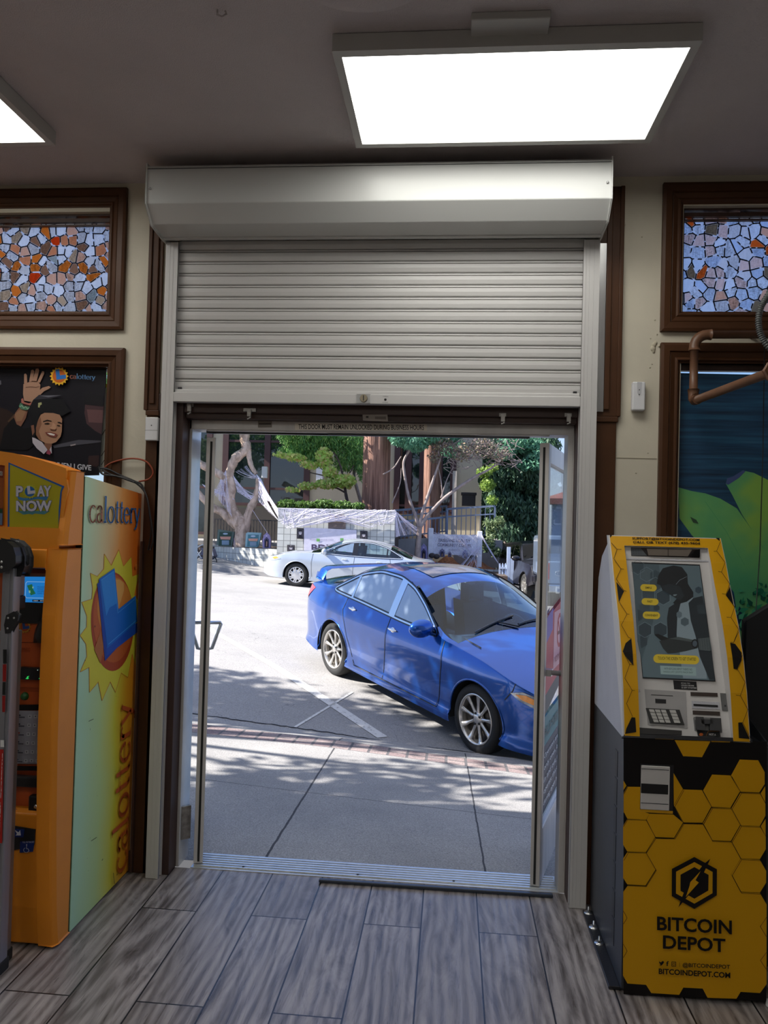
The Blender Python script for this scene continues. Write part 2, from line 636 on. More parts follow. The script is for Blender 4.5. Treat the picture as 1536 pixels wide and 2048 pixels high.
# ------------------------------------------------------------------ room shell
CZ = 3.26
fl = MB().box(-4.2, 3.0, -7.5, 0.075, -0.06, 0.0).build('floor', M_floor)
struct(fl)
ce = MB().box(-4.2, 3.0, -7.5, 0.0, CZ, CZ + 0.1).build('ceiling', M_ceil)
struct(ce)
wf = MB()
T = 0.17
for (x0, x1, z0, z1) in ((-4.2, -2.75, -0.3, CZ + 0.6), (-2.75, -1.655, -0.3, 0.75), (-2.75, -1.655, 2.385, 2.635), (-2.75, -1.655, 3.125, CZ + 0.6),
                         (-1.655, -1.40, -0.3, CZ + 0.6), (-1.40, 0.62, 2.25, CZ + 0.6), (0.62, 1.0, -0.3, CZ + 0.6),
                         (1.0, 2.2, -0.3, 0.75), (1.0, 2.2, 2.415, 2.64), (1.0, 2.2, 3.125, CZ + 0.6), (2.2, 3.0, -0.3, CZ + 0.6)):
    wf.box(x0, x1, 0.0, T, z0, z1)
struct(wf.build('wall_front', M_wall))
struct(MB().box(-4.3, -4.2, -7.5, T, -0.1, CZ + 0.1).build('wall_left', M_backwall))
struct(MB().box(3.0, 3.1, -7.5, T, -0.1, CZ + 0.1).build('wall_right', M_backwall))
struct(MB().box(-4.3, 3.1, -7.6, -7.5, -0.1, CZ + 0.1).build('wall_back', M_backwall))

aw = MB().prism([(0.17, 3.86), (0.17, 3.76), (0.75, 3.56), (0.75, 3.62)], -14.0, 8.0, 'x').build('shade_awning', M_brown)  # unseen awning, added to keep the sun off the pavement by the sill
struct(aw)
struct(MB().box(-14.0, -4.3, -0.2, 0.17, -0.5, 3.86).build('wall_exterior', M_wall))  # unseen facade added on the left to block sun patches at the doorway
struct(MB().box(3.1, 10.0, -0.2, 0.17, -0.8, 3.86).build('wall_exterior', M_wall))
# moulded brown casings: a stepped profile run round a rectangle
def casing(name, x0, x1, z0, z1, wd, depth=0.022, sides='LRTB'):
    """outer rectangle x0..x1, z0..z1; mitred, stepped towards the opening"""
    mb = MB()
    prof = [(0.0, 0.0), (0.0, depth), (0.012, depth + 0.004), (wd * 0.42, depth + 0.002), (wd * 0.46, depth - 0.006), (wd * 0.5, depth - 0.004),
            (wd * 0.72, depth - 0.012), (wd * 0.80, depth - 0.006), (wd * 0.86, depth - 0.006), (wd * 0.93, depth - 0.018), (wd, depth - 0.020), (wd, -0.06)]
    rings = []
    for d, h in prof:
        rings.append([(x0 + d, -h, z0 + d), (x1 - d, -h, z0 + d), (x1 - d, -h, z1 - d), (x0 + d, -h, z1 - d)])
    for a, b in zip(rings[:-1], rings[1:]):
        for i, sd in enumerate('BRTL'):
            if sd in sides:
                j = (i + 1) % 4
                mb.add([a[i], a[j], b[j], b[i]], [(0, 1, 2, 3)])
    o = mb.build(name, M_brown)
    return struct(o)

casing('trim_1', -2.80, -1.583, 2.553, 3.232, 0.088)
casing('trim_2', -2.80, -1.569, 0.70, 2.464, 0.088)
casing('trim_3', 0.905, 2.25, 2.555, 3.222, 0.092)
casing('trim_4', 0.908, 2.25, 0.70, 2.503, 0.088)
t5 = MB()
# door surround: a casing that once framed a transom, plain boards below, and the reveal back to the door frame
for (x0, x1, xi) in ((-1.455, -1.40, -1.395), (0.728, 0.64, 0.62)):
    a, b = min(x0, xi), max(x0, xi)
    t5.box(a, b, -0.016, 0.0, 2.17, 3.21)
    t5.box((a + b) / 2 - 0.012, (a + b) / 2 + 0.012, -0.026, -0.016, 2.20, 3.18)
    t5.box(x0 - 0.009, x0 + 0.009, -0.024, 0.0, 2.17, 3.21)
t5.box(0.62, 0.728, -0.020, 0.0, 2.145, 2.17)
t5.box(-1.455, -1.39, -0.020, 0.0, 2.145, 2.17)
t5.box(0.605, 0.722, -0.012, 0.0, 0.0, 2.145)
t5.box(-1.452, -1.34, -0.012, 0.0, 0.0, 2.145)
struct(t5.build('trim_5', M_brown, bevel=0.003))
t6 = MB()
t6.box(-1.40, -1.274, -0.012, 0.20, 0.0, 2.25)
t6.box(0.552, 0.62, -0.012, 0.20, 0.0, 2.25)
t6.box(-1.274, 0.552, 0.02, 0.20, 2.14, 2.25)
t6.box(-1.30, 0.56, 0.0, 0.02, 2.165, 2.25)
struct(t6.build('trim_6', M_dbrown, bevel=0.003))
bb = MB().box(0.728, 3.0, -0.012, 0.0, 0.0, 0.10).build('baseboard_right', M_dbrown, bevel=0.003); struct(bb)
bb = MB().box(-4.2, -1.455, -0.012, 0.0, 0.0, 0.10).build('baseboard_left', M_dbrown, bevel=0.003); struct(bb)

# old wall damage: filler blob, nail pops and a board seam on the strip of wall right of the door
wd_ = thing('wall_filler', 'lumpy filler and nail heads on the cream wall right of the door', 'wall filler', PX(1308, 690, y=0))
M_fil = pbr('old_filler', (0.50, 0.45, 0.34), 0.7)
sc = MB()
for (u, v, r) in ((1308, 690, 0.010), (1306, 697, 0.012), (1311, 686, 0.008), (1307, 703, 0.007), (1318, 692, 0.005)):
    sc.ball(PX(u, v, y=-0.001), (r, 0.006, r * 1.2), k=8)
sc.build('filler_blob', M_fil, wd_)
for (u, v) in ((1284, 474), (1304, 728), (1314, 669), (1296, 906), (1310, 640), (1250, 450), (1300, 735), (1315, 988), (1272, 946), (1301, 677)):
    MB().ball(PX(u, v, y=-0.001), (0.0035, 0.002, 0.0035), k=8).build('nail_head', M_fil, wd_)
MB().bar(PX(1232, 915, y=-0.001), PX(1313, 917, y=-0.001), 0.003, 0.003).build('board_seam', M_fil, wd_)

# ------------------------------------------------------------------ stained glass windows and their openings
def stained(seed, warm):
    k = NT('stained_glass_film')
    k.t.nodes.remove(k.b)
    x, y, z = k.sep(k.pos())
    v0 = k.comb(x, z, 0.0)
    wob = k.noise(v0, 9.0, 1)
    v = k.comb(k.math('ADD', x, k.math('MULTIPLY', wob, 0.006)), k.math('ADD', z, seed), 0.0)
    ve = k.n('ShaderNodeTexVoronoi', voronoi_dimensions='2D', feature='DISTANCE_TO_EDGE')
    ve.inputs['Scale'].default_value = 20.5
    ve.inputs['Randomness'].default_value = 0.78
    k.l(v, ve.inputs[0])
    vc = k.n('ShaderNodeTexVoronoi', voronoi_dimensions='2D', feature='F1')
    vc.inputs['Scale'].default_value = 20.5
    vc.inputs['Randomness'].default_value = 0.78
    k.l(v, vc.inputs[0])
    rgb = k.n('ShaderNodeSeparateColor')
    k.l(vc.outputs['Color'], rgb.inputs[0])
    cr, cg = rgb.outputs[0], rgb.outputs[1]
    if warm:
        cols = [(0.0, '#f8f6f6'), (0.26, '#ece8e6'), (0.44, '#f2cfba'), (0.54, '#eeb896'), (0.66, '#e0cbb4'), (0.75, '#c2a08a'), (0.82, '#c6cbc8'), (0.92, '#f0a860'), (0.975, '#ee7440')]
    else:
        cols = [(0.0, '#f0f4fc'), (0.3, '#e6eefa'), (0.45, '#f4e2de'), (0.60, '#f0cfbe'), (0.70, '#ececf0'), (0.82, '#b4a694'), (0.88, '#dee8f8'), (0.965, '#ee9a60')]
    c = k.ramp(cr, *cols, interp='CONSTANT')
    streak = k.noise(k.comb(k.math('MULTIPLY', x, 90.0), k.math('MULTIPLY', z, 12.0), k.math('MULTIPLY', cg, 9.0)), 1.2, 3)
    speck = k.noise(v0, 130.0, 2)
    tex = k.math('MULTIPLY', k.ramp(streak, (0.3, 0.70), (0.6, 1.0)), k.ramp(speck, (0.4, 0.75), (0.55, 1.0)))
    c = k.mix(k.math('MULTIPLY', k.ramp(cg, (0.3, 0.2), (0.7, 1.0)), 1.0), c, k.mix(1.0, c, tex, 'MULTIPLY'))
    # leading: a dark bar along each side, broken by a pale blob at each joint
    edge = ve.outputs[0]
    pale = k.math('LESS_THAN', edge, 0.078)
    dark = k.math('LESS_THAN', edge, 0.05)
    gap = k.math('LESS_THAN', k.noise(v0, 46.0, 0), 0.60)
    c = k.mix(pale, c, (0.80, 0.82, 0.88))
    dk = k.math('MULTIPLY', dark, gap)
    c = k.mix(dk, c, (0.02, 0.016, 0.02))
    tl = k.n('ShaderNodeBsdfTranslucent')
    tp = k.n('ShaderNodeBsdfTransparent')
    df = k.n('ShaderNodeBsdfDiffuse')
    for nd in (tl, tp, df):
        k.l(c, nd.inputs[0])
    m1 = k.n('ShaderNodeMixShader'); m1.inputs[0].default_value = 0.74
    k.l(tl.outputs[0], m1.inputs[1]); k.l(tp.outputs[0], m1.inputs[2])
    m2 = k.n('ShaderNodeMixShader'); m2.inputs[0].default_value = 0.15
    k.l(m1.outputs[0], m2.inputs[1]); k.l(df.outputs[0], m2.inputs[2])
    k.l(m2.outputs[0], k.o.inputs[0])
    return k.m

def pane(n, x0, x1, z0, z1, mat, rail=False):
    o = MB().box(x0, x1, 0.060, 0.064, z0, z1).build('window_%d' % n, mat)
    struct(o)
    fr = MB()
    fr.box(x0, x1, 0.03, 0.09, z1 - 0.012, z1); fr.box(x0, x1, 0.03, 0.09, z0, z0 + 0.012)
    fr.box(x0, x0 + 0.012, 0.03, 0.09, z0, z1); fr.box(x1 - 0.012, x1, 0.03, 0.09, z0, z1)
    if rail:
        fr.box(x0, x1, 0.035, 0.058, z1 - 0.040, z1 - 0.022)
        fr.box(x0, x1, 0.035, 0.055, z1 - 0.058, z1 - 0.052)
    struct(fr.build('window_frame', M_dbrown, o))
    return o
pane(1, -2.75, -1.665, 2.64, 3.13, stained(3.1, True), True)
pane(2, 1.0, 2.2, 2.64, 3.13, stained(8.4, False), True)
pane(3, -2.75, -1.655, 0.75, 2.385, M_glass)
pane(4, 0.99, 2.2, 0.75, 2.415, M_glass)

# ------------------------------------------------------------------ ceiling lights
M_fix = pbr('fixture_white', (0.50, 0.49, 0.47), 0.5, var=0.03)
k = NT('lit_diffuser')
k.b.inputs['Base Color'].default_value = (0.8, 0.8, 0.75, 1)
k.b.inputs['Emission Color'].default_value = (1.0, 0.99, 0.93, 1)
k.b.inputs['Emission Strength'].default_value = PANEL_STRENGTH
M_diff = k.m
def ceiling_light(x0, y0, label, group=None):
    x1, y1 = x0 + 1.175, y0 + 0.64
    t = thing('ceiling_light', label, 'ceiling light', ((x0 + x1) / 2, (y0 + y1) / 2, CZ), 'ceiling light panels of the shop')
    f = MB()
    f.box(x0, x1, y0, y0 + 0.034, 3.200, 3.257); f.box(x0, x1, y1 - 0.03, y1, 3.200, 3.257)
    f.box(x0, x0 + 0.028, y0 + 0.034, y1 - 0.03, 3.200, 3.257); f.box(x1 - 0.028, x1, y0 + 0.034, y1 - 0.03, 3.200, 3.257)
    f.box(x0 + 0.01, x1 - 0.01, y0 + 0.01, y1 - 0.01, 3.225, 3.257)
    f.build('frame', M_fix, t)
    MB().box(x0 + 0.024, x1 - 0.024, y0 + 0.028, y1 - 0.026, 3.207, 3.213).build('diffuser', M_diff, t)
    return t
c1 = ceiling_light(-0.43, -1.06, 'white ceiling light panel above the shutter housing of the door')
MB().box(0.02, 0.265, -1.14, -1.05, 3.235, 3.26).build('mounting_plate', M_fix, c1, bevel=0.003)
ceiling_light(-2.86, -1.125, 'ceiling light panel cut off by the left edge of the photo')
for (x, y) in ((-0.43, -3.6), (-2.86, -3.6), (-0.43, -6.0), (-2.86, -6.0)):  # unseen panels repeating the row, added because the room needs their light
    ceiling_light(x, y, 'unseen ceiling light panel added further back in the shop', 'ceiling lights added out of view behind the camera')
o = MB().lathe([(0.235, 3.2575), (0.235, 3.245), (0.20, 3.236), (0.13, 3.232), (0.12, 3.24), (0.0, 3.24)], (-0.30, -1.41, 0), k=48).build('round_ceiling_vent', M_ceil)
tag(o, 'round ceiling vent cut off by the top edge above the light panel', 'ceiling vent')
hk = MB().tube([(-0.775, -1.19, CZ), (-0.775, -1.19, 3.245), (-0.76, -1.19, 3.236), (-0.745, -1.19, 3.245), (-0.75, -1.19, 3.255)], 0.004, 6).build('ceiling_hook', M_ceil)
tag(hk, 'small painted hook on the ceiling near the top edge of the photo', 'hook')

# ------------------------------------------------------------------ roller shutter
XS0, XS1 = -1.306, 0.554
sh = thing('roller_shutter', 'white roller shutter half lowered over the shop doorway', 'roller shutter', (-0.37, -0.05, 0))
prof = [(-0.001, 3.205), (-0.285, 3.205), (-0.295, 3.195), (-0.295, 3.035), (-0.228, 2.968), (-0.10, 2.962), (-0.10, 2.955), (-0.07, 2.955), (-0.07, 2.975), (-0.001, 2.975)]
MB().prism(prof, -1.366, 0.622, 'x').build('shutter_housing', M_box, sh, bevel=0.003)
MB().box(-1.366, 0.622, -0.2975, -0.2945, 3.186, 3.188).build('housing_seam', M_black, sh)
for x in (-1.372, 0.621):
    ep = MB().prism([(-0.001, 3.21), (-0.300, 3.21), (-0.300, 3.032), (-0.23, 2.962), (-0.09, 2.948), (-0.001, 2.948)], x, x + 0.006, 'x').build('end_cap', M_box, sh, bevel=0.001)
    sx = x + (0.02 if x < 0 else -0.014)
    MB().ball((sx, -0.297, 3.10), 0.006, k=10).build('screw', M_steel, ep)
for (a, b, inner) in ((-1.366, XS0, 1), (XS1, 0.626, -1)):
    g = MB()
    zt = 2.953
    g.box(a, b, -0.058, -0.050, 0.002, zt)
    g.box(a, a + 0.006, -0.050, -0.014, 0.002, zt) if inner > 0 else g.box(b - 0.006, b, -0.050, -0.014, 0.002, zt)
    g.box(a, b, -0.020, -0.013, 0.002, zt)
    e = b if inner > 0 else a
    g.box(e - 0.012, e, -0.060, -0.046, 0.002, zt) if inner > 0 else g.box(e, e + 0.012, -0.060, -0.046, 0.002, zt)
    for q in (0.35, 0.62):
        g.box(a + (b - a) * q, a + (b - a) * q + 0.002, -0.0590, -0.058, 0.002, zt)
    g.build('guide_rail', M_shut, sh, bevel=0.0015)
# curtain: each slat bellies out, hooks over the next
cu = MB()
zb, pitch = 2.262, 0.0553
pr = []
n = 13
for i in range(n):
    z0 = zb + i * pitch
    for (dz, dy) in ((0.0, -0.021), (0.0015, -0.030), (0.005, -0.0325), (0.022, -0.0345), (0.0395, -0.0335), (0.0415, -0.029), (0.0422, -0.023), (0.0450, -0.022), (0.0462, -0.028), (0.0528, -0.0275), (0.0540, -0.022)):
        pr.append((dy, z0 + dz))
pr.append((-0.016, zb + n * pitch))
vs = [(x, y, z) for x in (XS0 - 0.004, XS1 + 0.004) for (y, z) in pr]
m_ = len(pr)
cu.add(vs, [(i, i + 1, m_ + i + 1, m_ + i) for i in range(m_ - 1)], None, False)
co = cu.build('shutter_curtain', M_shut, sh)
md = co.modifiers.new('edge', 'EDGE_SPLIT'); md.split_angle = 0.75
b = MB()
b.box(XS0 - 0.0, XS1 + 0.0, -0.062, -0.018, 2.205, 2.250)
b.box(XS0 + 0.002, XS1 - 0.002, -0.050, -0.022, 2.250, 2.266)
bo = b.build('bottom_bar', M_shut, sh, bevel=0.003)
for x in (XS0 + 0.022, XS1 - 0.022):
    MB().box(x - 0.008, x + 0.008, -0.045, -0.025, 2.250, 2.276).build('bar_stop', M_black, bo)
MB().box(-0.447, -0.383, -0.0655, -0.062, 2.208, 2.250).build('lock_plate', M_steel, bo)
MB().lathe([(0.016, -0.080), (0.0175, -0.076), (0.0175, -0.062)], (-0.413, 0, 2.229), 'y', 24).build('lock_cylinder', pbr('dull_brass', (0.42, 0.36, 0.26), 0.35, metal=0.9), bo)
MB().box(-0.415, -0.411, -0.083, -0.079, 2.217, 2.241).build('keyhole', M_black, bo)
MB().lathe([(0.0, -0.0635), (0.0055, -0.0635), (0.0055, -0.062)], (-0.315, 0, 2.226), 'y', 16).build('keyhole', M_black, bo)
ar = Art(lambda a, b: np.array((a, -0.0622, b)), (0, -1, 0))
ar.text('OPEN', (-0.327, 2.238), (-0.303, 2.238), (-0.327, 2.242), flat('#333333'))
ar.text('CLOSE', (-0.329, 2.211), (-0.303, 2.211), (-0.329, 2.215), flat('#333333'))
ar.build('lock_lettering', bo)
# galvanised flashing beside the right rail
tag(MB().box(0.630, 0.660, -0.026, -0.018, 2.19, 2.948).build('metal_flashing', M_steel), 'shiny bare metal strip beside the right shutter rail', 'metal strip')

# ------------------------------------------------------------------ door frame, two open doors, sill
FY0, FY1 = 0.08, 0.20
fr = MB()
fr.box(-1.274, -1.262, FY0, FY1, 0.0, 2.14); fr.box(0.548, 0.556, FY0, FY1, 0.0, 2.14)
fr.box(0.524, 0.548, FY0, FY1, 0.0, 2.10)
fr.box(-1.274, 0.556, FY0, FY1, 2.095, 2.14)
fr.box(-1.19, 0.44, FY0 + 0.004, FY0 + 0.03, 2.088, 2.095)
d3 = fr.build('door_3', M_alu, bevel=0.002)
struct(d3)
MB().box(-1.2615, -1.2590, FY0 + 0.001, FY1 + 0.01, 0.0, 2.095).build('skylit_jamb', pbr('skylit_aluminium', (0.78, 0.80, 0.84), 0.35, metal=0.2), d3)  # pale plate added: daylight on the jamb face put into its colour
rl = MB()
rl.box(-1.20, 0.10, FY0 + 0.03, FY0 + 0.05, 2.080, 2.094); rl.box(-0.6, 0.35, FY0 + 0.012, FY0 + 0.026, 2.078, 2.086)
rl.build('door_track', M_black, d3)
ar = Art(lambda u, v: PX(u, v, y=FY0 - 0.0008), (0, -1, 0))
ar.poly([(590, 846.5), (854, 848.5), (854, 862), (590, 860)], flat('#efe8dc'))
ar.text('THIS DOOR MUST REMAIN UNLOCKED DURING BUSINESS HOURS', (597, 858.2), (848, 860.2), (597, 848.2), flat('#0c0c0c'), bold=0.012)
ar.poly([(516, 842), (544, 842), (544, 855), (516, 855)], flat('#8f8880'))
ar.poly([(518, 847), (542, 847), (542, 849), (518, 849)], flat('#3a3532'))
struct(ar.build('door_lettering', d3))
# latch hardware above the frame
M_lat = pbr('tarnished_steel', (0.34, 0.32, 0.30), 0.4, metal=0.7, var=0.3, vs=40)
for i, (u, v, lab) in enumerate(((381, 812, 'tarnished latch clip at the left end above the doorway'), (500, 822, 'bigger tarnished latch clip left of the door notice'),
                                 (1005, 832, 'small tarnished clip on the brown header right of the door notice'), (1136, 832, 'tarnished clip at the right end of the brown header'))):
    c = PX(u, v, y=0.0)
    l_ = MB()
    wd = 0.030 if i == 1 else 0.016
    l_.box(c[0] - wd, c[0] + wd, -0.008, 0.0, c[2] - 0.004, c[2] + 0.012)
    l_.box(c[0] - 0.008, c[0] + 0.010, -0.022, -0.008, c[2] - 0.028, c[2] + 0.006)
    l_.tube([(c[0], -0.015, c[2] - 0.02), (c[0] + 0.008, -0.02, c[2] - 0.034), (c[0] - 0.006, -0.018, c[2] - 0.040)], 0.004, 6)
    tag(l_.build('latch_clip', M_lat, bevel=0.001), lab, 'latch', 'latch clips above the doorway')
ar = Art(lambda u, v: PX(u, v, y=-0.002), (0, -1, 0))
ar.poly([(725, 829), (775, 829), (776, 843), (726, 841)], flat('#8d837c'))
ar.poly([(750, 833), (772, 833), (772, 839), (750, 838)], flat('#6a605a'))
ar.poly([(732, 832), (737, 832), (737, 836), (732, 836)], flat('#3c342f'))
tag(ar.build('paper_label'), 'torn paper label on the brown header above the door notice', 'label')

# sill
si = MB()
si.box(-1.20, 0.53, 0.075, 0.24, -0.05, 0.004)
for i in range(6):
    y = 0.092 + i * 0.024
    si.box(-1.19, 0.52, y, y + 0.012, 0.004, 0.010)
so_ = si.build('trim_7', M_alu2, bevel=0.0015)
struct(so_)
for x in (-0.95, -0.40, 0.05):
    MB().lathe([(0.006, 0.010), (0.006, 0.012), (0.0, 0.013)], (x, 0.105, 0), 'z', 12).build('screw', M_black, so_)
ro = MB().bar((-0.57, 0.022, 0.010), (0.495, 0.030, 0.010), 0.022, 0.014)
tag(ro.build('threshold_rod', pbr('dark_steel', (0.06, 0.07, 0.09), 0.35, metal=0.6), bevel=0.004), 'thin dark metal rod lying on the tiles along the door sill', 'metal rod')

def door(n, hx, ang, side):
    """leaf built closed along +x from the hinge edge, then swung; side=+1 swings to the left"""
    W, TH, H = 0.80, 0.044, 2.06
    fr = MB()
    st_ = 0.052
    fr.box(0, st_, 0, TH, 0.012, H); fr.box(W - st_, W, 0, TH, 0.012, H)
    fr.box(st_, W - st_, 0, TH, 0.012, 0.26); fr.box(st_, W - st_, 0, TH, H - 0.09, H)
    gl = MB().box(st_, W - st_, TH / 2 - 0.003, TH / 2 + 0.003, 0.26, H - 0.09)
    ws = MB().box(-0.0015, 0.0, TH * 0.36, TH * 0.60, 0.02, H - 0.02)
    hd = MB()
    for s in (-1, 1):
        y0 = TH if s > 0 else 0
        hd.tube([(W - 0.03, y0, 1.065), (W - 0.03, y0 + s * 0.062, 1.065), (W - 0.03, y0 + s * 0.066, 1.058), (W - 0.03, y0 + s * 0.018, 0.915), (W - 0.03, y0, 0.915)], 0.010, 8)
    c, s_ = math.cos(ang), math.sin(ang)
    def xf(p):
        x, y, z = p
        if side < 0:
            x, y = x, TH - y
        return (hx + c * x - s_ * (y - TH / 2), 0.105 + s_ * x + c * (y - TH / 2), z)
    for m_ in (fr, gl, ws, hd):
        m_.xf(xf)
    d = fr.build('door_%d' % n, M_alu, bevel=0.002)
    struct(d)
    gl.build('glass_pane', M_glass, d)
    ws.build('weatherstrip', M_rub, d)
    if side > 0:
        hd.build('door_handle', M_alu2, d)
    return d, xf
dL, _ = door(1, -1.172, math.radians(108.0), 1)
dR, xfR = door(2, 0.421, math.radians(74.0), -1)
# the right leaf carries a push bar and stickers, seen on its street face
TH = 0.044
fv = 1
def onR(a, z, off=0.0):
    return np.array(xfR((a, -0.0008 - off, z)))
# work out which face looks to the camera
pa, pb = np.array(xfR((0.4, 0.0, 1.0))), np.array(xfR((0.4, TH, 1.0)))
near = 0.0 if np.linalg.norm(pa - CAM) < np.linalg.norm(pb - CAM) else TH
sg = -1 if near == 0.0 else 1
nR = (np.array(xfR((0.4, near + sg * 1.0, 1.0))) - np.array(xfR((0.4, near, 1.0))))
dx = (np.array(xfR((1.0, near, 1.0))) - np.array(xfR((0.0, near, 1.0))))
ar = Art(lambda a, z: np.array(xfR((a, near + sg * -0.012, z))), nR)
def D(*p): return list(p)
ar.poly(D((0.052, 0.62), (0.75, 0.62), (0.75, 0.76), (0.052, 0.76)), flat('#2f7f86'))
ar.poly(D((0.052, 0.30), (0.75, 0.30), (0.75, 0.62), (0.052, 0.62)), flat('#2c3a52'))
ar.poly(D((0.052, 0.76), (0.75, 0.86), (0.75, 0.92), (0.3, 0.90), (0.052, 0.86)), flat('#20303c'))
ar.poly(D((0.052, 0.86), (0.75, 0.92), (0.75, 1.30), (0.052, 1.22)), flat('#c22a3e'))
ar.poly(D((0.052, 1.10), (0.30, 1.16), (0.30, 1.27), (0.052, 1.22)), flat('#6a4fb0'))
ar.poly(D((0.34, 0.95), (0.72, 0.95), (0.72, 1.24), (0.34, 1.24)), flat('#e7a9b2'))
ar.disc((0.53, 1.13), 0.09, 0.09, flat('#c42233'))
ar.disc((0.53, 1.13), 0.068, 0.068, flat('#e7a9b2'))
ar.line([(0.47, 1.19), (0.59, 1.07)], 0.02, flat('#c42233'))
ar.line([(0.47, 1.12), (0.60, 1.12)], 0.018, flat('#7a2030'))
ar.text('NO SMOKING', (0.38, 0.98), (0.68, 0.98), (0.38, 1.01), flat('#a3283a'))
ar.text('PHILLIP MORRIS USA', (0.10, 0.66), (0.70, 0.66), (0.10, 0.71), flat('#0f2c33'))
for i, tx in enumerate(('Operators are the', 'only ones, both', 'in and out, that', 'operate this door', 'during open hours')):
    z = 0.56 - i * 0.055
    ar.text(tx, (0.10, z), (0.66, z), (0.10, z + 0.032), flat('#dfe6ee'))
ar.poly(D((0.052, 0.265), (0.75, 0.265), (0.75, 0.30), (0.052, 0.30)), flat('#d8e2f2'))
struct(ar.build('door_stickers', dR))
hd = MB()
p = [np.array(xfR((a, near + sg * o_, z))) for (a, o_, z) in ((0.07, 0.0, 0.985), (0.07, 0.06, 0.985), (0.73, 0.06, 0.985), (0.73, 0.0, 0.985))]
hd.tube(p, 0.012, 8)
hd.bar(np.array(xfR((0.05, near + sg * 0.01, 0.985))), np.array(xfR((0.10, near + sg * 0.01, 0.985))), 0.03)
struct(hd.build('push_bar', M_alu2, dR))
struct(MB().bar((-1.262, 0.10, 0.20), (-1.225, 0.13, 0.20), 0.02, 0.16).build('pivot_block', M_lat, dL, bevel=0.003))

# ------------------------------------------------------------------ small fittings on the wall
dv = thing('air_freshener', 'white plastic air freshener box on the cream wall right of the door', 'air freshener', (0.814, 0, 2.26))
MB().box(0.784, 0.841, -0.034, -0.0005, 2.196, 2.325).build('case', M_white, dv, bevel=0.007, seg=3)
MB().prism([(0.803, 2.322), (0.824, 2.322), (0.822, 2.275), (0.8135, 2.258), (0.805, 2.275)], -0.0352, -0.033, 'y').build('recess', pbr('shaded_plastic', (0.5, 0.5, 0.52), 0.5), dv)
for z in (2.288, 2.267):
    MB().ball((0.8135, -0.0356, z), (0.0025, 0.001, 0.0025), k=8).build('nozzle', M_black, dv)
sn = thing('door_sensor', 'small white sensor box on the brown casing left of the shutter', 'sensor', (-1.414, 0, 2.08))
MB().box(-1.446, -1.384, -0.040, -0.0165, 2.024, 2.134).build('case', M_white, sn, bevel=0.004)
MB().box(-1.446, -1.384, -0.0403, -0.0395, 2.071, 2.0725).build('case_seam', flat('#777777'), sn)
MB().ball((-1.415, -0.0405, 2.095), (0.003, 0.001, 0.003), k=8).build('indicator', M_black, sn)

# gas pipe with elbows, flexible conduit, hanging cord
M_pipe = pbr('brown_painted_pipe', (0.16, 0.075, 0.04), 0.42, var=0.12, vs=14)
gp = thing('gas_pipe', 'brown painted gas pipe with elbows in front of the right windows', 'pipe', (1.03, -0.07, 2.4))
r = 0.0175
MB().tube([(2.3, -0.075, 2.535), (1.10, -0.075, 2.525)], r, 16).build('pipe_run', M_pipe, gp)
MB().tube([(1.034, -0.075, 2.46), (1.034, -0.075, 2.27)], r, 16).build('pipe_run', M_pipe, gp)
MB().tube([(1.04, -0.10, 2.235), (1.115, -0.70, 2.235)], r, 16).build('pipe_run', M_pipe, gp)
MB().tube([(1.105, -0.075, 2.525)] + [(1.034 + 0.055 * (1 - math.sin(a)) , -0.075, 2.525 - 0.055 * (1 - math.cos(a))) for a in [i * PI / 2 / 6 for i in range(7)]] + [(1.034, -0.075, 2.455)], [0.024] + [0.022] * 7 + [0.025], 16).build('elbow', M_pipe, gp)
MB().tube([(1.034, -0.075, 2.285), (1.034, -0.075, 2.265), (1.034, -0.078, 2.245), (1.036, -0.090, 2.236), (1.040, -0.115, 2.235)], [0.025, 0.022, 0.023, 0.023, 0.022], 16).build('elbow', M_pipe, gp)
un = MB()
d = np.array((0.075, -0.6, 0)); d /= np.linalg.norm(d)
c = np.array((1.115, -0.70, 2.235))
un.tube([c, c + d * 0.02], 0.036, 6, smooth=False)
un.tube([c + d * 0.018, c + d * 0.05], 0.030, 6, smooth=False)
un.tube([c + d * 0.05, c + d * 0.09], 0.023, 12)
un.build('pipe_union', M_pipe, gp, bevel=0.002)
MB().tube([(1.30, -0.075, 2.533), (1.30, 0.0, 2.533)], 0.008, 8).build('pipe_clip', M_pipe, gp)
cn = MB()
pts = []
cps = [PX(1536 + 30, 540, y=-0.30), PX(1536, 590, y=-0.30), PX(1520, 620, y=-0.30), PX(1518, 655, y=-0.30), PX(1530, 685, y=-0.30), PX(1560, 715, y=-0.30)]
def catmull(P, n=10):
    P = [np.array(p, float) for p in P]
    P = [2 * P[0] - P[1]] + P + [2 * P[-1] - P[-2]]
    o = []
    for i in range(1, len(P) - 2):
        for j in range(n):
            t = j / n
            o.append(0.5 * ((2 * P[i]) + (-P[i - 1] + P[i + 1]) * t + (2 * P[i - 1] - 5 * P[i] + 4 * P[i + 1] - P[i + 2]) * t * t + (-P[i - 1] + 3 * P[i] - 3 * P[i + 1] + P[i + 2]) * t ** 3))
    o.append(P[-2])
    return o
path = catmull(cps, 40)
cn.tube(path, [(0.0135, 0.0135, 0.0105, 0.009, 0.0105)[i % 5] for i in range(len(path))], 12)
tag(cn.build('flexible_conduit', pbr('grey_ribbed_conduit', (0.16, 0.17, 0.17), 0.4, metal=0.3)), 'ribbed grey flexible conduit curving at the right edge over the window', 'conduit')
cr = MB().tube([PX(1529, 690, y=-0.06), PX(1526, 900, y=-0.06), PX(1520, 1100, y=-0.06), PX(1511, 1235, y=-0.06)], 0.0022, 6)
tag(cr.build('blind_cord', M_black), 'thin black cord hanging in front of the banana window picture', 'cord')

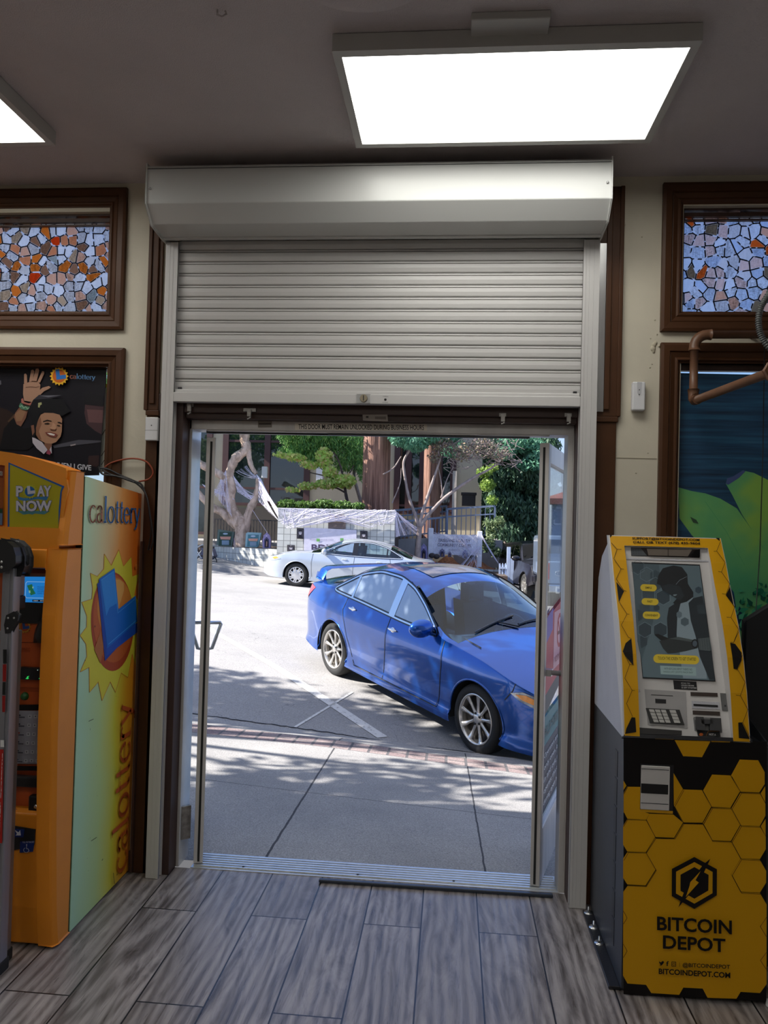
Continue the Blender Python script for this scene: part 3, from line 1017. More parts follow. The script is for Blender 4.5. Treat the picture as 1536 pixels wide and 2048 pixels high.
# ------------------------------------------------------------------ lottery poster in the left window
K = crop(0, 720, 220 / 1536)
pp = thing('window_poster', 'dark lottery poster of a waving graduate in the left window', 'poster', (-2.2, 0.035, 1.7))
Pq = lambda u, v: PX(u, v, y=0.035)
a_, b_, c_, d_ = [Pq(*q) for q in K((-2600, -20), (1488, 95), (1385, 1610), (-2600, 1700))]
MB().solid([a_, b_, c_, d_], (0, 0.0015, 0)).build('poster_sheet', flat('#1a1820', 0.4), pp)
A = Art(Pq, (0, -1, 0))
F = flat
def sun_logo(A, c, R, ang=0.0, ry=1.0, cols=('#e8b42a', '#c8641e', '#2a72c0'), n=16):
    pts = []
    for i in range(2 * n):
        r = R if i % 2 == 0 else R * 0.80
        t = i * PI / n + ang
        pts.append((c[0] + r * math.cos(t), c[1] + r * ry * math.sin(t)))
    A.poly(pts, F(cols[0]))
    A.disc(c, R * 0.68, R * 0.68 * ry, F(cols[1]))
    u, w_ = R * 0.9, R * 0.9 * ry
    L = [(-0.42, -0.78), (0.02, -0.84), (0.10, -0.10), (0.80, -0.18), (0.82, 0.28), (-0.30, 0.42)]
    A.poly([(c[0] + x * u, c[1] + y * w_) for x, y in L], F(cols[2]))
skin, skin2, skin3 = '#a9826c', '#c3a092', '#7c5443'
A.poly(K((0, 660), (110, 700), (230, 780), (250, 1100), (120, 1230), (0, 1240)), F('#2b1d1a'))
A.poly(K((1190, 610), (1450, 640), (1420, 1040), (1330, 990), (1210, 890), (1180, 740)), F('#4a3338'))
A.poly(K((1215, 690), (1440, 700), (1435, 880), (1240, 870)), F('#6a4a4c'))
A.poly(K((1180, 470), (1450, 500), (1440, 650), (1170, 620)), F('#15131a'))
A.poly(K((1240, 1340), (1390, 1330), (1380, 1500), (1230, 1470)), F('#3a2626'))
A.poly(K((740, 1195), (1100, 1115), (1415, 1125), (1410, 1150), (1060, 1190), (760, 1230)), F('#4c4b55'))
A.poly(K((985, 1185), (1060, 1170), (1060, 1190), (990, 1205)), F('#9a8f94'))
A.poly(K((-20, 280), (20, 290), (25, 340), (-20, 370)), F('#59565f'))
# sleeve, arm, hand
A.poly(K((200, 800), (330, 960), (440, 940), (470, 1200), (380, 1260), (0, 1250), (60, 960)), F('#0d0b10'))
A.poly(K((110, 860), (210, 750), (200, 810), (130, 870)), F('#4a3628'))
A.poly(K((280, 660), (400, 690), (370, 810), (300, 930), (240, 900), (200, 800), (220, 740)), F(skin3))
A.poly(K((215, 760), (300, 680), (370, 720), (310, 850), (235, 860)), F('#8f6a50'))
A.poly(K((335, 340), (400, 315), (470, 300), (540, 305), (572, 350), (565, 420), (600, 390), (690, 365), (718, 385), (690, 405), (620, 440), (580, 480), (540, 520), (470, 560), (460, 590), (345, 570), (330, 480)), F(skin))
for f_ in (((345, 200), (368, 192), (385, 215), (390, 320), (345, 335)), ((445, 145), (470, 138), (488, 160), (465, 305), (415, 310)), ((510, 125), (545, 120), (558, 150), (520, 305), (462, 305)), ((600, 160), (628, 165), (628, 195), (570, 320), (530, 310))):
    A.poly(K(*f_), F(skin))
A.line(K((372, 385), (440, 375), (510, 385), (560, 370)), 0.9, F('#6d4a3c'))
A.line(K((455, 298), (520, 303)), 1.2, F('#5a3626'))
A.poly(K((310, 550), (330, 535), (350, 590), (420, 610), (480, 580), (488, 600), (455, 640), (380, 640), (310, 600)), F('#a9675c'))
A.poly(K((275, 650), (300, 600), (350, 640), (430, 650), (440, 670), (385, 705), (310, 690)), F('#4f7a62'))
A.line(K((290, 655), (320, 640), (345, 675), (375, 655), (400, 690), (430, 665)), 1.5, F('#93b59a'))
A.poly(K((330, 610), (440, 640), (420, 655), (340, 640)), F('#2a1712'))
# cap
A.poly(K((480, 560), (560, 490), (880, 500), (720, 540)), F('#34323c'))
A.poly(K((570, 505), (870, 495), (690, 525)), F('#6a6a74'))
A.poly(K((400, 720), (480, 560), (720, 540), (880, 560), (1000, 720), (880, 785), (720, 745), (580, 750), (540, 860), (500, 1090), (465, 1085), (470, 960), (450, 800)), F('#101016'))
A.poly(K((550, 605), (595, 595), (600, 625), (575, 640), (570, 670), (548, 665)), F('#a8a878'))
# face
A.poly(K((450, 920), (490, 910), (500, 1010), (470, 1060)), F(skin3))
A.poly(K((585, 770), (640, 742), (760, 745), (850, 770), (885, 830), (880, 1000), (862, 1075), (800, 1150), (740, 1172), (650, 1165), (560, 1110), (522, 1050), (522, 950), (545, 860)), F('#a67c62'))
A.poly(K((522, 950), (545, 860), (585, 800), (600, 900), (560, 1000), (600, 1120), (560, 1110), (522, 1050)), F('#835a44'))
A.poly(K((640, 1165), (740, 1172), (745, 1200), (700, 1270), (640, 1200)), F('#7a5240'))
A.poly(K((620, 860), (680, 838), (742, 856), (740, 868), (680, 855), (622, 875)), F('#1c1210'))
A.poly(K((820, 868), (860, 872), (885, 890), (880, 900), (830, 885)), F('#1c1210'))
A.poly(K((640, 890), (690, 880), (720, 895), (690, 905), (645, 902)), F('#22140f'))
A.poly(K((815, 912), (850, 915), (865, 930), (820, 925)), F('#22140f'))
A.poly(K((760, 880), (790, 900), (810, 960), (790, 985), (720, 975), (712, 955), (745, 935)), F('#b98e72'))
A.poly(K((712, 958), (740, 968), (790, 978), (800, 965), (795, 988), (735, 985)), F('#6e4536'))
A.poly(K((650, 1015), (720, 1010), (800, 1030), (825, 1045), (800, 1085), (730, 1075), (680, 1050)), F('#7d4038'))
A.poly(K((680, 1025), (730, 1025), (792, 1045), (780, 1062), (720, 1052)), F('#d8cfc8'))
# collar and tie
A.poly(K((475, 1085), (510, 1095), (610, 1150), (690, 1260), (635, 1318), (540, 1240), (480, 1160)), F('#b8b0ba'))
A.poly(K((715, 1260), (742, 1210), (748, 1310), (730, 1300)), F('#b8b0ba'))
A.poly(K((685, 1262), (722, 1265), (740, 1300), (720, 1330), (670, 1310)), F('#8e3d50'))
sun_logo(A, (851 * .1432, 720 + 236 * .1432), 19.0)
def serif_art(A, word, o0, ux, uz, cols, shear=0.0):
    """o0 origin (3D), ux per unit advance, uz per unit height"""
    polys, wd = serif_word(word)
    o0, ux, uz = np.array(o0, float), np.array(ux, float), np.array(uz, float)
    A.k += 1
    for ci, q in polys:
        P = [o0 + A.n * A.step * A.k + x * ux + y * uz for x, y in q]
        A.mb.add(P, [(0, 1, 2, 3)], cols[0] if ci < 2 else cols[1])
    return wd
_, wtot = serif_word('calottery')
p0 = Pq(*K((1000, 268))[0]); p1 = Pq(*K((1352, 285))[0]); hgt = (Pq(*K((1000, 195))[0]) - p0)[2] / 1.62
serif_art(A, 'calottery', p0, (p1 - p0) / wtot, (0, 0, hgt), (F('#c07a68'), F('#6a9ad0')))
q = [Pq(*K(z)[0]) for z in ((900, 1500), (1300, 1550), (900, 1425))]
A.text3('WHEN I GIVE', Pq(*K((740, 1500))[0]), Pq(*K((1300, 1548))[0]), Pq(*K((740, 1425))[0]), F('#c9c9d0'), bold=0.02)
A.build('printed_picture', pp)
# sliver of the sunlit signs pasted on the glass beyond the poster
sg_ = Art(lambda u, v: PX(u, v, y=0.055), (0, -1, 0))
sg_.poly([(211, 730), (213, 730), (213, 945), (196, 945)], F('#c9c9bb'))
for v in (775, 860, 900, 918):
    sg_.line([(203, v + 12), (213, v - 4)], 1.3, F('#3a3c3a'))
sg_.poly([(211, 768), (215, 768), (215, 775), (211, 775)], F('#d2c63a'))
tag(sg_.build('window_flyer'), 'sliver of a pale flyer on the glass at the right edge of the graduate poster', 'flyer')

# ------------------------------------------------------------------ banana picture in the right window
Pb = lambda u, v: PX(u, v, y=0.045)
bn = thing('window_banner', 'blue window picture with large green bananas behind the kiosk', 'banner', (1.6, 0.045, 1.6))
k = NT('printed_blue_boards')
x, y, z = k.sep(k.pos())
n1 = k.noise(k.comb(k.math('MULTIPLY', x, 1.2), z, k.math('MULTIPLY', z, 34.0)), 1.6, 5, 0.6)
c = k.ramp(n1, (0.28, '#0f2740'), (0.5, '#1c4464'), (0.66, '#255878'), (0.78, '#4a6a80'))
k.l(c, k.b.inputs['Base Color']); k.b.inputs['Roughness'].default_value = 0.5
MB().box(0.99, 2.2, 0.028, 0.058, PX(1400, 741.5, y=0.03)[2], 2.42).build('head_rail', M_dbrown, bn)
pts = [Pb(*q) for q in ((1357, 746), (1640, 752), (1640, 1400), (1352, 1400))]
MB().solid(pts, (0, 0.002, 0)).build('banner_sheet', k.m, bn)
A = Art(Pb, (0, -1, 0))
k = NT('printed_banana_green')
n1 = k.noise(k.scale(k.pos(), (1, 1, 1)), 3.0, 3)
k.l(k.ramp(n1, (0.35, '#4fa070'), (0.5, '#6cb06a'), (0.62, '#8cba52')), k.b.inputs['Base Color'])
k.b.inputs['Roughness'].default_value = 0.5
M_ban = k.m
K2 = crop(1150, 640, 386 / 1275)
A.poly(K2((680, 1105), (770, 1130), (860, 1145), (960, 1180), (1070, 1245), (1180, 1400), (1290, 1580), (1400, 1900), (1020, 2300), (1070, 1950), (1050, 1800), (960, 1680), (850, 1500), (770, 1420), (690, 1310)), M_ban)
A.line(K2((1070, 1245), (1180, 1400), (1290, 1580), (1360, 1750)), 1.2, F('#3b7a5c'))
A.line(K2((860, 1200), (1000, 1400), (1120, 1620)), 1.0, F('#57a06a'))
A.poly(K2((995, 1080), (1110, 995), (1180, 1010), (1280, 1060), (1700, 1250), (1700, 1900), (1360, 1750), (1240, 1500), (1100, 1280), (1040, 1160)), M_ban)
A.poly(K2((995, 1080), (1005, 1045), (1040, 1035), (1110, 992), (1125, 1000), (1080, 1045), (1010, 1090)), F('#4b5a8a'))
A.poly(K2((760, 1300), (800, 1320), (815, 1345), (780, 1338)), F('#3c5540'))
A.poly(K2((1010, 2400), (1070, 1950), (1085, 1890), (1130, 1960), (1090, 2010), (1060, 2350)), F('#1a3552'))
rr = random.Random(11)
for i in range(90):
    a, b = rr.uniform(1080, 1420), rr.uniform(0, 1)
    yy = 1800 - (a - 1080) * 0.55 + b * 330
    t = rr.uniform(0, PI)
    L_ = rr.uniform(25, 55)
    A.poly(K2((a, yy), (a + L_ * math.cos(t), yy + L_ * math.sin(t)), (a + L_ * 1.3 * math.cos(t + .35), yy + L_ * 1.3 * math.sin(t + .35)), (a + L_ * math.cos(t + .7), yy + L_ * math.sin(t + .7))), F(rr.choice(['#1f6e52', '#2f8a66', '#145040', '#4aa27c'])), up=0.15)
A.build('printed_picture', bn)

# black covered cabinet behind the kiosk
bc = MB()
bc.prism([(1.16, 0.0), (2.4, 0.0), (2.4, 1.95), (1.26, 1.385), (1.16, 1.315)], -0.41, -0.36, 'y')
tag(bc.build('covered_stand', pbr('black_cover', (0.008, 0.009, 0.012), 0.6), bevel=0.01), 'black covered stand with a sloping top at the right edge behind the kiosk', 'stand')

# ------------------------------------------------------------------ lottery machine
M_or = pbr('orange_moulded_plastic', (0.72, 0.24, 0.012), 0.42, var=0.06, vs=5, bump=0.08, bs=300)
M_or2 = pbr('dark_orange_panel', (0.42, 0.07, 0.008), 0.5, var=0.12, vs=7)
XM = -1.468
lm = thing('lottery_machine', 'tall orange lottery vending machine with a sun logo left of the doorway', 'lottery machine', (-2.1, -0.3, 0))
MB().box(-2.75, -1.484, -0.56, 0.0 - 0.03, 0.02, 1.76).build('cabinet', M_black, lm, bevel=0.004)
k = NT('printed_side_gradient')
x, y, z = k.sep(k.pos())
nz = k.noise(k.pos(), 2.2, 3)
t = k.math('ADD', k.math('DIVIDE', k.math('ADD', y, 0.56), 0.60), k.math('MULTIPLY', k.math('SUBTRACT', nz, 0.5), 0.25))
hi = k.ramp(t, (0.02, '#bcdcb4'), (0.30, '#dcc894'), (0.55, '#e89c50'), (0.85, '#dc6e20'))
lo = k.ramp(t, (0.05, '#b2d8b0'), (0.36, '#bcd48c'), (0.60, '#d6cc3c'), (0.78, '#eaaa2a'), (1.0, '#e27820'))
f = k.math('SMOOTH_MIN', 1.0, k.math('MAXIMUM', 0.0, k.math('DIVIDE', k.math('SUBTRACT', z, 0.95), 0.5)), 0.05)
c = k.mix(f, lo, hi)
scr = k.noise(k.scale(k.pos(), (1, 2.2, 1.0)), 70.0, 1)
sc2 = k.noise(k.pos(), 4.0, 2)
m_ = k.math('MULTIPLY', k.math('GREATER_THAN', scr, 0.79), k.math('GREATER_THAN', sc2, 0.5))
c = k.mix(m_, c, (0.05, 0.07, 0.05))
k.l(c, k.b.inputs['Base Color']); k.b.inputs['Roughness'].default_value = 0.33
MB().prism([(-0.560, 0.012), (-0.002, 0.012), (-0.002, 1.772), (-0.560, 1.818)], XM - 0.012, XM, 'x').build('side_panel', k.m, lm, bevel=0.002)
MB().prism([(-0.569, 0.004), (-0.558, 0.004), (-0.558, 1.83), (-0.569, 1.83)], XM - 0.02, XM - 0.004, 'x').build('panel_seam', M_black, lm)
# front profile in (y, z)
FP = [(-0.655, 1.835), (-0.678, 1.70), (-0.698, 1.60), (-0.704, 1.545)]
FP2 = [(-0.703, 1.532), (-0.716, 1.42), (-0.727, 1.28), (-0.730, 1.10), (-0.730, 0.80), (-0.715, 0.45), (-0.692, 0.15), (-0.672, 0.012)]
def fy(z):
    q = FP + FP2
    zs = [p[1] for p in q][::-1]; ys = [p[0] for p in q][::-1]
    return float(np.interp(z, zs, ys))
def shell(x0, x1, prof, back, ch0=0.0, ch1=0.0):
    """bar whose front follows the profile; ch = chamfer at either side"""
    mb = MB()
    rows = []
    for (y, z) in prof:
        rows.append([(x0, back, z), (x0, y + (0.030 if ch0 else 0), z), (x0 + ch0, y, z), (x1 - ch1, y, z), (x1, y + (0.022 if ch1 else 0), z), (x1, back, z)])
    n = len(rows)
    vs = [p for r_ in rows for p in r_]
    fs = [(i * 6 + j, i * 6 + (j + 1) % 6, (i + 1) * 6 + (j + 1) % 6, (i + 1) * 6 + j) for i in range(n - 1) for j in range(6)]
    fs += [tuple(range(6)), tuple((n - 1) * 6 + j for j in range(5, -1, -1))]
    mb.add(vs, fs)
    return mb
shell(-1.500, XM, FP, -0.57, ch1=0.010).build('upper_edge_trim', M_or, lm, bevel=0.004)
shell(-1.536, XM, FP2, -0.57, ch1=0.012).build('lower_edge_trim', M_or, lm, bevel=0.005)
# arched header
arch = [(-2.75, 1.835), (-2.6, 1.86), (-2.3, 1.905), (-2.05, 1.915), (-1.85, 1.908), (-1.70, 1.890), (-1.60, 1.868), (-1.52, 1.846), (-1.49, 1.836)]
hd = MB()
yb = -0.60
ins = [(-1.715, 1.855), (-1.715, 1.612)]
hd.prism(arch + [(-1.49, 1.80), (-1.725, 1.852), (-1.90, 1.872), (-2.75, 1.86)], -0.685, -0.57, 'y')
hd.prism([(-1.725, 1.853), (-1.487, 1.80), (-1.478, 1.76), (-1.500, 1.604), (-1.725, 1.604)], -0.688, -0.57, 'y')
hd.prism([(-2.75, 1.604), (-1.500, 1.604), (-1.500, 1.533), (-2.75, 1.545)], -0.700, -0.57, 'y')
hd.build('arched_header', M_or, lm, bevel=0.006)
MB().box(-2.7, -1.72, -0.66, -0.60, 1.60, 1.86).build('ticket_window', M_or2, lm)
A = Art(lambda u, v: PX(u, v, y=-0.6895), (0, -1, 0))
K = crop(0, 880, 180 / 1536)
A.poly(K((145, 380), (1100, 790), (1055, 880), (1035, 1150), (990, 1555), (130, 1525)), F('#1f4f96'))
A.poly(K((172, 418), (1055, 805), (1030, 900), (1002, 1200), (1000, 1510), (162, 1500)), F('#a59b16'))
A.poly(K((290, 960), (410, 990), (830, 960), (800, 1030), (640, 1010), (420, 1040), (320, 1020)), F('#3b78a8'))
A.poly(K((290, 1210), (860, 1210), (760, 1270), (600, 1255), (560, 1275), (500, 1260), (400, 1275)), F('#4a7f86'))
for sh_, cc in ((6, '#16406e'), (0, '#b9b6c4')):
    bo_ = 0.075 if sh_ else 0.04
    A.text('P', *K((282 - sh_, 966 + sh_), (400 + sh_, 966 + sh_), (282 - sh_, 785 - sh_)), F(cc), bold=bo_)
    A.text('AY', *K((640 - sh_, 966 + sh_), (885 + sh_, 966 + sh_), (640 - sh_, 780 - sh_)), F(cc), bold=bo_)
    A.text('NOW', *K((285 - sh_, 1220 + sh_), (890 + sh_, 1220 + sh_), (285 - sh_, 1035 - sh_)), F(cc), bold=bo_)
sun_logo(A, K((520, 880))[0], 15.0, cols=('#a8a82a', '#235a96', '#b9b6c4'))
A.poly(K((0, 1535), (318, 1535), (318, 1705), (0, 1705)), F('#24406a'))
A.poly(K((0, 1545), (305, 1545), (305, 1690), (0, 1690)), F('#a59b16'))
A.text('SCRATCHERS', *K((-185, 1640), (240, 1640), (-185, 1585)), F('#101010'), bold=0.03)
A.poly(K((0, 460), (75, 460), (75, 1460), (0, 1460)), F('#6b2a10'))
A.poly(K((0, 650), (72, 650), (72, 1160), (0, 1160)), F('#85441a'))
A.poly(K((0, 530), (62, 540), (62, 610), (0, 605)), F('#a59a90'))
A.text('00', *K((0, 600), (55, 600), (0, 550)), F('#203040'))
A.poly(K((0, 1180), (65, 1180), (65, 1250), (0, 1250)), F('#0f3a22'))
A.poly(K((0, 1250), (65, 1250), (60, 1450), (0, 1450)), F('#5a6a84'))
A.build('header_graphics', lm)
# body between the trims
YR = -0.64
MB().box(-2.75, -1.536, YR, -0.57, 0.50, 1.545).build('control_panel', M_or2, lm)
lp = MB()
lp.prism([(-0.57, 1.535), (-0.705, 1.528), (-0.712, 1.455), (-0.57, 1.455)], -2.75, -1.536, 'x')
lp.build('panel_lip', M_or, lm, bevel=0.005)
ba = MB()
ba.prism([(-0.57, 0.012), (-0.665, 0.012), (-0.685, 0.16), (-0.690, 0.30), (-0.690, 0.515), (-0.66, 0.525), (-0.57, 0.525)], -2.75, -1.536, 'x')
ba.build('lower_front', M_or, lm, bevel=0.006)
MB().box(-2.7, -1.49, -0.64, -0.10, 0.0, 0.02).build('plinth', M_black, lm)
MB().prism([(-1.71, 0.36), (-1.555, 0.40), (-1.552, 0.46), (-1.71, 0.475)], -0.697, -0.688, 'y').build('pull_tray', M_black, lm, bevel=0.002)
A = Art(lambda u, v: PX(u, v, y=-0.6985), (0, -1, 0))
K = crop(0, 1280, 0.3125)
A.poly(K((130, 1290), (222, 1285), (212, 1355), (125, 1362)), F('#1c2f6c'))
A.poly(K((20, 1205), (158, 1210), (150, 1262), (20, 1262)), F('#1c2f6c'))
A.poly(K((95, 1215), (120, 1230), (130, 1215), (135, 1250), (100, 1250), (110, 1240)), F('#c9c9d4'))
A.disc(K((172, 1310))[0], 1.1, 1.4, F('#c9c9d4'))
A.line(K((172, 1315), (172, 1335), (182, 1335), (188, 1350)), 1.0, F('#c9c9d4'))
A.line(K(*[(170 + 17 * math.cos(t), 1343 + 15 * math.sin(t)) for t in [0.2 + i * 0.45 for i in range(10)]]), 0.9, F('#c9c9d4'))
A.text('PULL OUT BUCKET', *K((148, 1298), (222, 1296), (148, 1287)), F('#c9c9d4'))
A.build('tray_label', lm)
scn = MB().box(-1.69, -1.536, YR - 0.010, YR - 0.001, 1.235, 1.395).build('screen', M_black, lm, bevel=0.003)
Ps = lambda u, v: PX(u, v, y=YR - 0.0115)
A = Art(Ps, (0, -1, 0))
K = crop(0, 1040, 130 / 740)
A.poly(K((275, 645), (640, 648), (640, 945), (262, 935)), lit('#1c7fd0', 0.75))
A.line(K((640, 708), (310, 702), (296, 720), (290, 870), (305, 886), (640, 892)), 0.8, lit('#9fc4e8', 0.75))
A.poly(K((310, 745), (368, 730), (380, 790), (408, 838), (352, 858), (330, 800)), lit('#1d6e4a', 0.6))
A.poly(K((372, 755), (388, 762), (380, 780), (368, 775)), lit('#8fc0a8', 0.6))
A.poly(K((330, 805), (348, 800), (350, 830), (334, 832)), lit('#8fc0a8', 0.6))
for i, tx in enumerate(('PLEASE INSERT', 'MONEY TO PLAY', 'MACHINE DOES NOT', 'GIVE CHANGE')):
    A.text(tx, *K((430, 770 + i * 24), (600, 772 + i * 24), (430, 754 + i * 24)), lit('#123a80', 0.5))
A.poly(K((375, 905), (525, 908), (522, 932), (375, 928)), lit('#101828', 0.4))
A.text('CREDIT', *K((388, 922), (440, 923), (388, 912)), lit('#d8dce8', 0.7))
A.text('$0.00', *K((465, 923), (515, 924), (465, 913)), lit('#d8dce8', 0.7))
A.build('screen_picture', scn)
A = Art(lambda u, v: PX(u, v, y=YR - 0.0006), (0, -1, 0))
for v in (445, 1040, 1390):
    A.line(K((150, v), (640, v + 12)), 1.0, F('#2a0c06'))
A.poly(K((150, 450), (640, 462), (640, 612), (150, 600)), F('#6a2010'))
A.poly(K((360, 500), (566, 505), (566, 570), (360, 560)), F('#4a3034'))
A.poly(K((500, 505), (566, 505), (560, 570), (505, 568)), F('#2a2c66'))
sun_logo(A, K((280, 520))[0], 8.0, cols=('#a8702a', '#8a4020', '#24408a'), n=12)
sun_logo(A, K((287, 1215))[0], 13.0, cols=('#b5842c', '#a84a1c', '#2a4a86'), n=14)
A.poly(K((510, 1430), (530, 1430), (560, 1500), (530, 1500), (530, 1575), (495, 1570), (495, 1500), (475, 1495)), F('#27306e'))
for i in range(4):
    A.line(K((220, 1455 + i * 13), (355, 1458 + i * 13)), 0.6, F('#5a2418'))
    A.line(K((215, 1900 + i * 13), (520, 1908 + i * 13)), 0.5, F('#4a1c14'))
A.poly(K((200, 1680), (255, 1680), (255, 1790), (200, 1790)), F('#132c16'))
K3 = crop(0, 1280, 0.3125)
A.poly(K3((60, 412), (300, 408), (300, 446), (60, 446)), F('#0a0708'))
A.poly(K3((98, 447), (292, 450), (280, 790), (90, 786)), F('#8d8d97'))
for i in range(6):
    v = 484 + i * 55
    A.disc(K3((135, v - 6))[0], 2.2, 1.6, F(['#30303a', '#30303a', '#8a2a1a', '#24243a', '#202a3a', '#2a3a5a'][i]))
    A.poly(K3((112, v + 2), (168, v + 3), (168, v + 10), (112, v + 9)), F('#3c3c48'))
    for j in range(3):
        a = 190 + j * 37 - i * 2.2
        A.poly(K3((a, v - 10), (a + 22, v - 10), (a + 22, v + 12), (a, v + 12)), F('#a6a6ae'))
        A.poly(K3((a + 7, v - 3), (a + 15, v - 3), (a + 13, v + 4), (a + 8, v + 4)), F('#26262e'))
A.poly(K3((60, 790), (295, 792), (292, 822), (60, 820)), F('#0a0708'))
A.poly(K3((92, 1075), (125, 1085), (135, 1060), (142, 1095), (125, 1120), (95, 1118)), F('#1f3a7c'))
A.poly(K3((60, 1140), (290, 1152), (290, 1165), (60, 1160)), F('#1c0a06'))
A.build('panel_graphics', lm)
def at(K, p, y):
    return PX(*K(p)[0], y=y)
dm = MB()
c = at(K, (560, 1385), YR)
dm.ball((c[0] - 0.005, YR, c[2]), (0.055, 0.045, 0.105), k=24)
dm.v = [(p[0], p[1], max(p[2], c[2])) for p in dm.v]
dm.build('black_dome', M_black, lm)
a, b = at(K, (250, 1665), YR), at(K, (560, 1818), YR)
sb = MB().box(a[0], -1.537, YR - 0.022, YR, b[2], a[2]).build('bill_reader', M_black, lm, bevel=0.003)
A = Art(lambda u, v: PX(u, v, y=YR - 0.0235), (0, -1, 0))
for q in (315, 465):
    A.poly(K((q - 25, 1806), (q - 10, 1795), (q - 5, 1780), (q + 20, 1775), (q + 5, 1790), (q + 15, 1802), (q, 1812)), lit('#30d060', 0.8))
A.disc(K((430, 1708))[0], 0.8, 0.8, lit('#c0e0d0', 0.8))
A.build('reader_lights', sb)
for (p, cc, nm) in (((285, 2005), (0.01, 0.10, 0.02), 'green'), ((505, 2005), (0.35, 0.01, 0.01), 'red')):
    c = at(K, p, YR)
    tag(MB().lathe([(0.0, YR - 0.014), (0.012, YR - 0.013), (0.014, YR - 0.002), (0.016, YR)], (c[0], 0, c[2]), 'y', 20).build('push_button', pbr(nm + '_button', cc, 0.3), lm), nm + ' push button')
a, b = at(K3, (90, 855), YR), at(K3, (300, 935), YR)
MB().box(a[0] - 0.05, -1.537, YR - 0.03, YR, b[2], a[2]).build('ticket_slot', M_black, lm, bevel=0.006)
a, b = at(K3, (208, 980), YR), at(K3, (278, 1132), YR)
lk = MB().box(a[0], -1.537, YR - 0.03, YR, b[2], a[2]).build('lock_box', M_black, lm, bevel=0.006)
c = at(K3, (231, 1066), YR - 0.03)
MB().lathe([(0.0, YR - 0.034), (0.007, YR - 0.034), (0.008, YR - 0.029)], (c[0], 0, c[2]), 'y', 16).build('key_cylinder', M_steel, lk)
# printing on the side panel
def Pl(u, v):
    p = PX(u, v, x=XM + 0.0006)
    p[1] = min(p[1], -0.0035)
    return p
A = Art(Pl, (1, 0, 0))
K = crop(0, 880, 330 / 1536)
Kb = crop(0, 1280, 0.3125)
star = K((1105, 1020), (1148, 1175), (1222, 1085), (1232, 1268), (1300, 1245), (1250, 1440), (1325, 1480), (1290, 1580), (1330, 1690), (1258, 1750), (1310, 1870), (1258, 1970), (1280, 2100)) + \
    Kb((845, 90), (818, 240), (775, 210), (738, 335), (705, 268), (652, 388), (628, 268), (572, 335), (570, 175), (512, 205)) + \
    Kb((553, 110)) + K((808, 2020), (800, 1900), (745, 1820), (806, 1740), (808, 1640), (760, 1510), (855, 1480), (862, 1380), (840, 1240), (905, 1270), (965, 1200), (970, 1060), (1035, 1168))
A.poly(star, F('#d6ca3a'))
def rim(pts, w_, col):
    A.line(pts, w_, F(col), closed=True)
rim(star, 0.9, '#cf8230')
cx, cy = 224.5, 1243.0
A.disc((cx, cy), 43, 99, F('#a8431f'), 40)
A.disc((cx + 1, cy - 6), 40, 88, F('#bd5c26'), 36)
A.disc((cx + 4, cy - 26), 35, 62, F('#cf7f33'), 36)
A.poly(K((1072, 1298), (1110, 1300), (1148, 1330), (1150, 1400), (1120, 1500), (1096, 1575)), F('#dca052'))
A.poly(Kb((600, 60), (640, 150), (660, 40), (640, -60)) , F('#b46a34'))
L1 = K((912, 1290), (1058, 1190), (1096, 1575), (1255, 1445), (1270, 1700), (985, 2010))
A.poly([(x - 3, y + 10) for x, y in L1], F('#1b3f9c'))
A.poly(K((912, 1290), (985, 2010), (1270, 1790), (1270, 1700), (985, 1930), (925, 1310)), F('#1d4fb0'))
A.poly(K((918, 1290), (1058, 1192), (1096, 1575), (1255, 1447), (1270, 1690), (990, 1940)), F('#1468c0'))
A.poly(K((930, 1300), (1050, 1215), (1092, 1600), (1080, 1520), (1010, 1560), (980, 1640)), F('#2f88d8'))
A.line(K((932, 1306), (1048, 1222), (1088, 1610), (1246, 1480)), 0.9, F('#4aa0e4'))
A.line(K((1000, 1900), (1258, 1680)), 1.2, F('#4aa0e4'))
p0 = Pl(*K((815, 765))[0]); p1 = Pl(*K((1290, 775))[0]); hgt = (Pl(*K((985, 525))[0]) - Pl(*K((985, 768))[0]))[2] / 1.62
serif_art(A, 'calottery', p0, (p1 - p0) / wtot, (0, 0, hgt), (F('#9c5a40'), F('#1f6cb4')))
p0 = Pl(*Kb((806, 1450))[0]); p1 = Pl(*Kb((835, 385))[0])
d = p1 - p0
up_ = np.array((0, (Pl(*Kb((705, 1150))[0]) - Pl(*Kb((806, 1150))[0]))[1] / 1.62, 0))
serif_art(A, 'calottery', p0, d / wtot, up_, (F('#c8642a'), F('#c05a2c')))
A.disc(K((1255, 1178))[0], 2.2, 4.2, F('#e0a050')); A.disc(K((1255, 1178))[0], 1.5, 3.2, F('#cc6a22'))
for (a, b) in ((868, 1735),):
    A.disc(K((a, b))[0], 0.8, 2.2, F('#1a1008'))
for q in (((715, 1490), (722, 1560)), ((736, 1505), (740, 1498)), ((530, 128), (533, 132)), ((555, 520), (585, 505)), ((640, 1410), (645, 1400)), ((570, 1285), (605, 1262))):
    A.line(Kb(*q), 1.1, F('#2c2c18'))
A.build('side_graphics', lm)

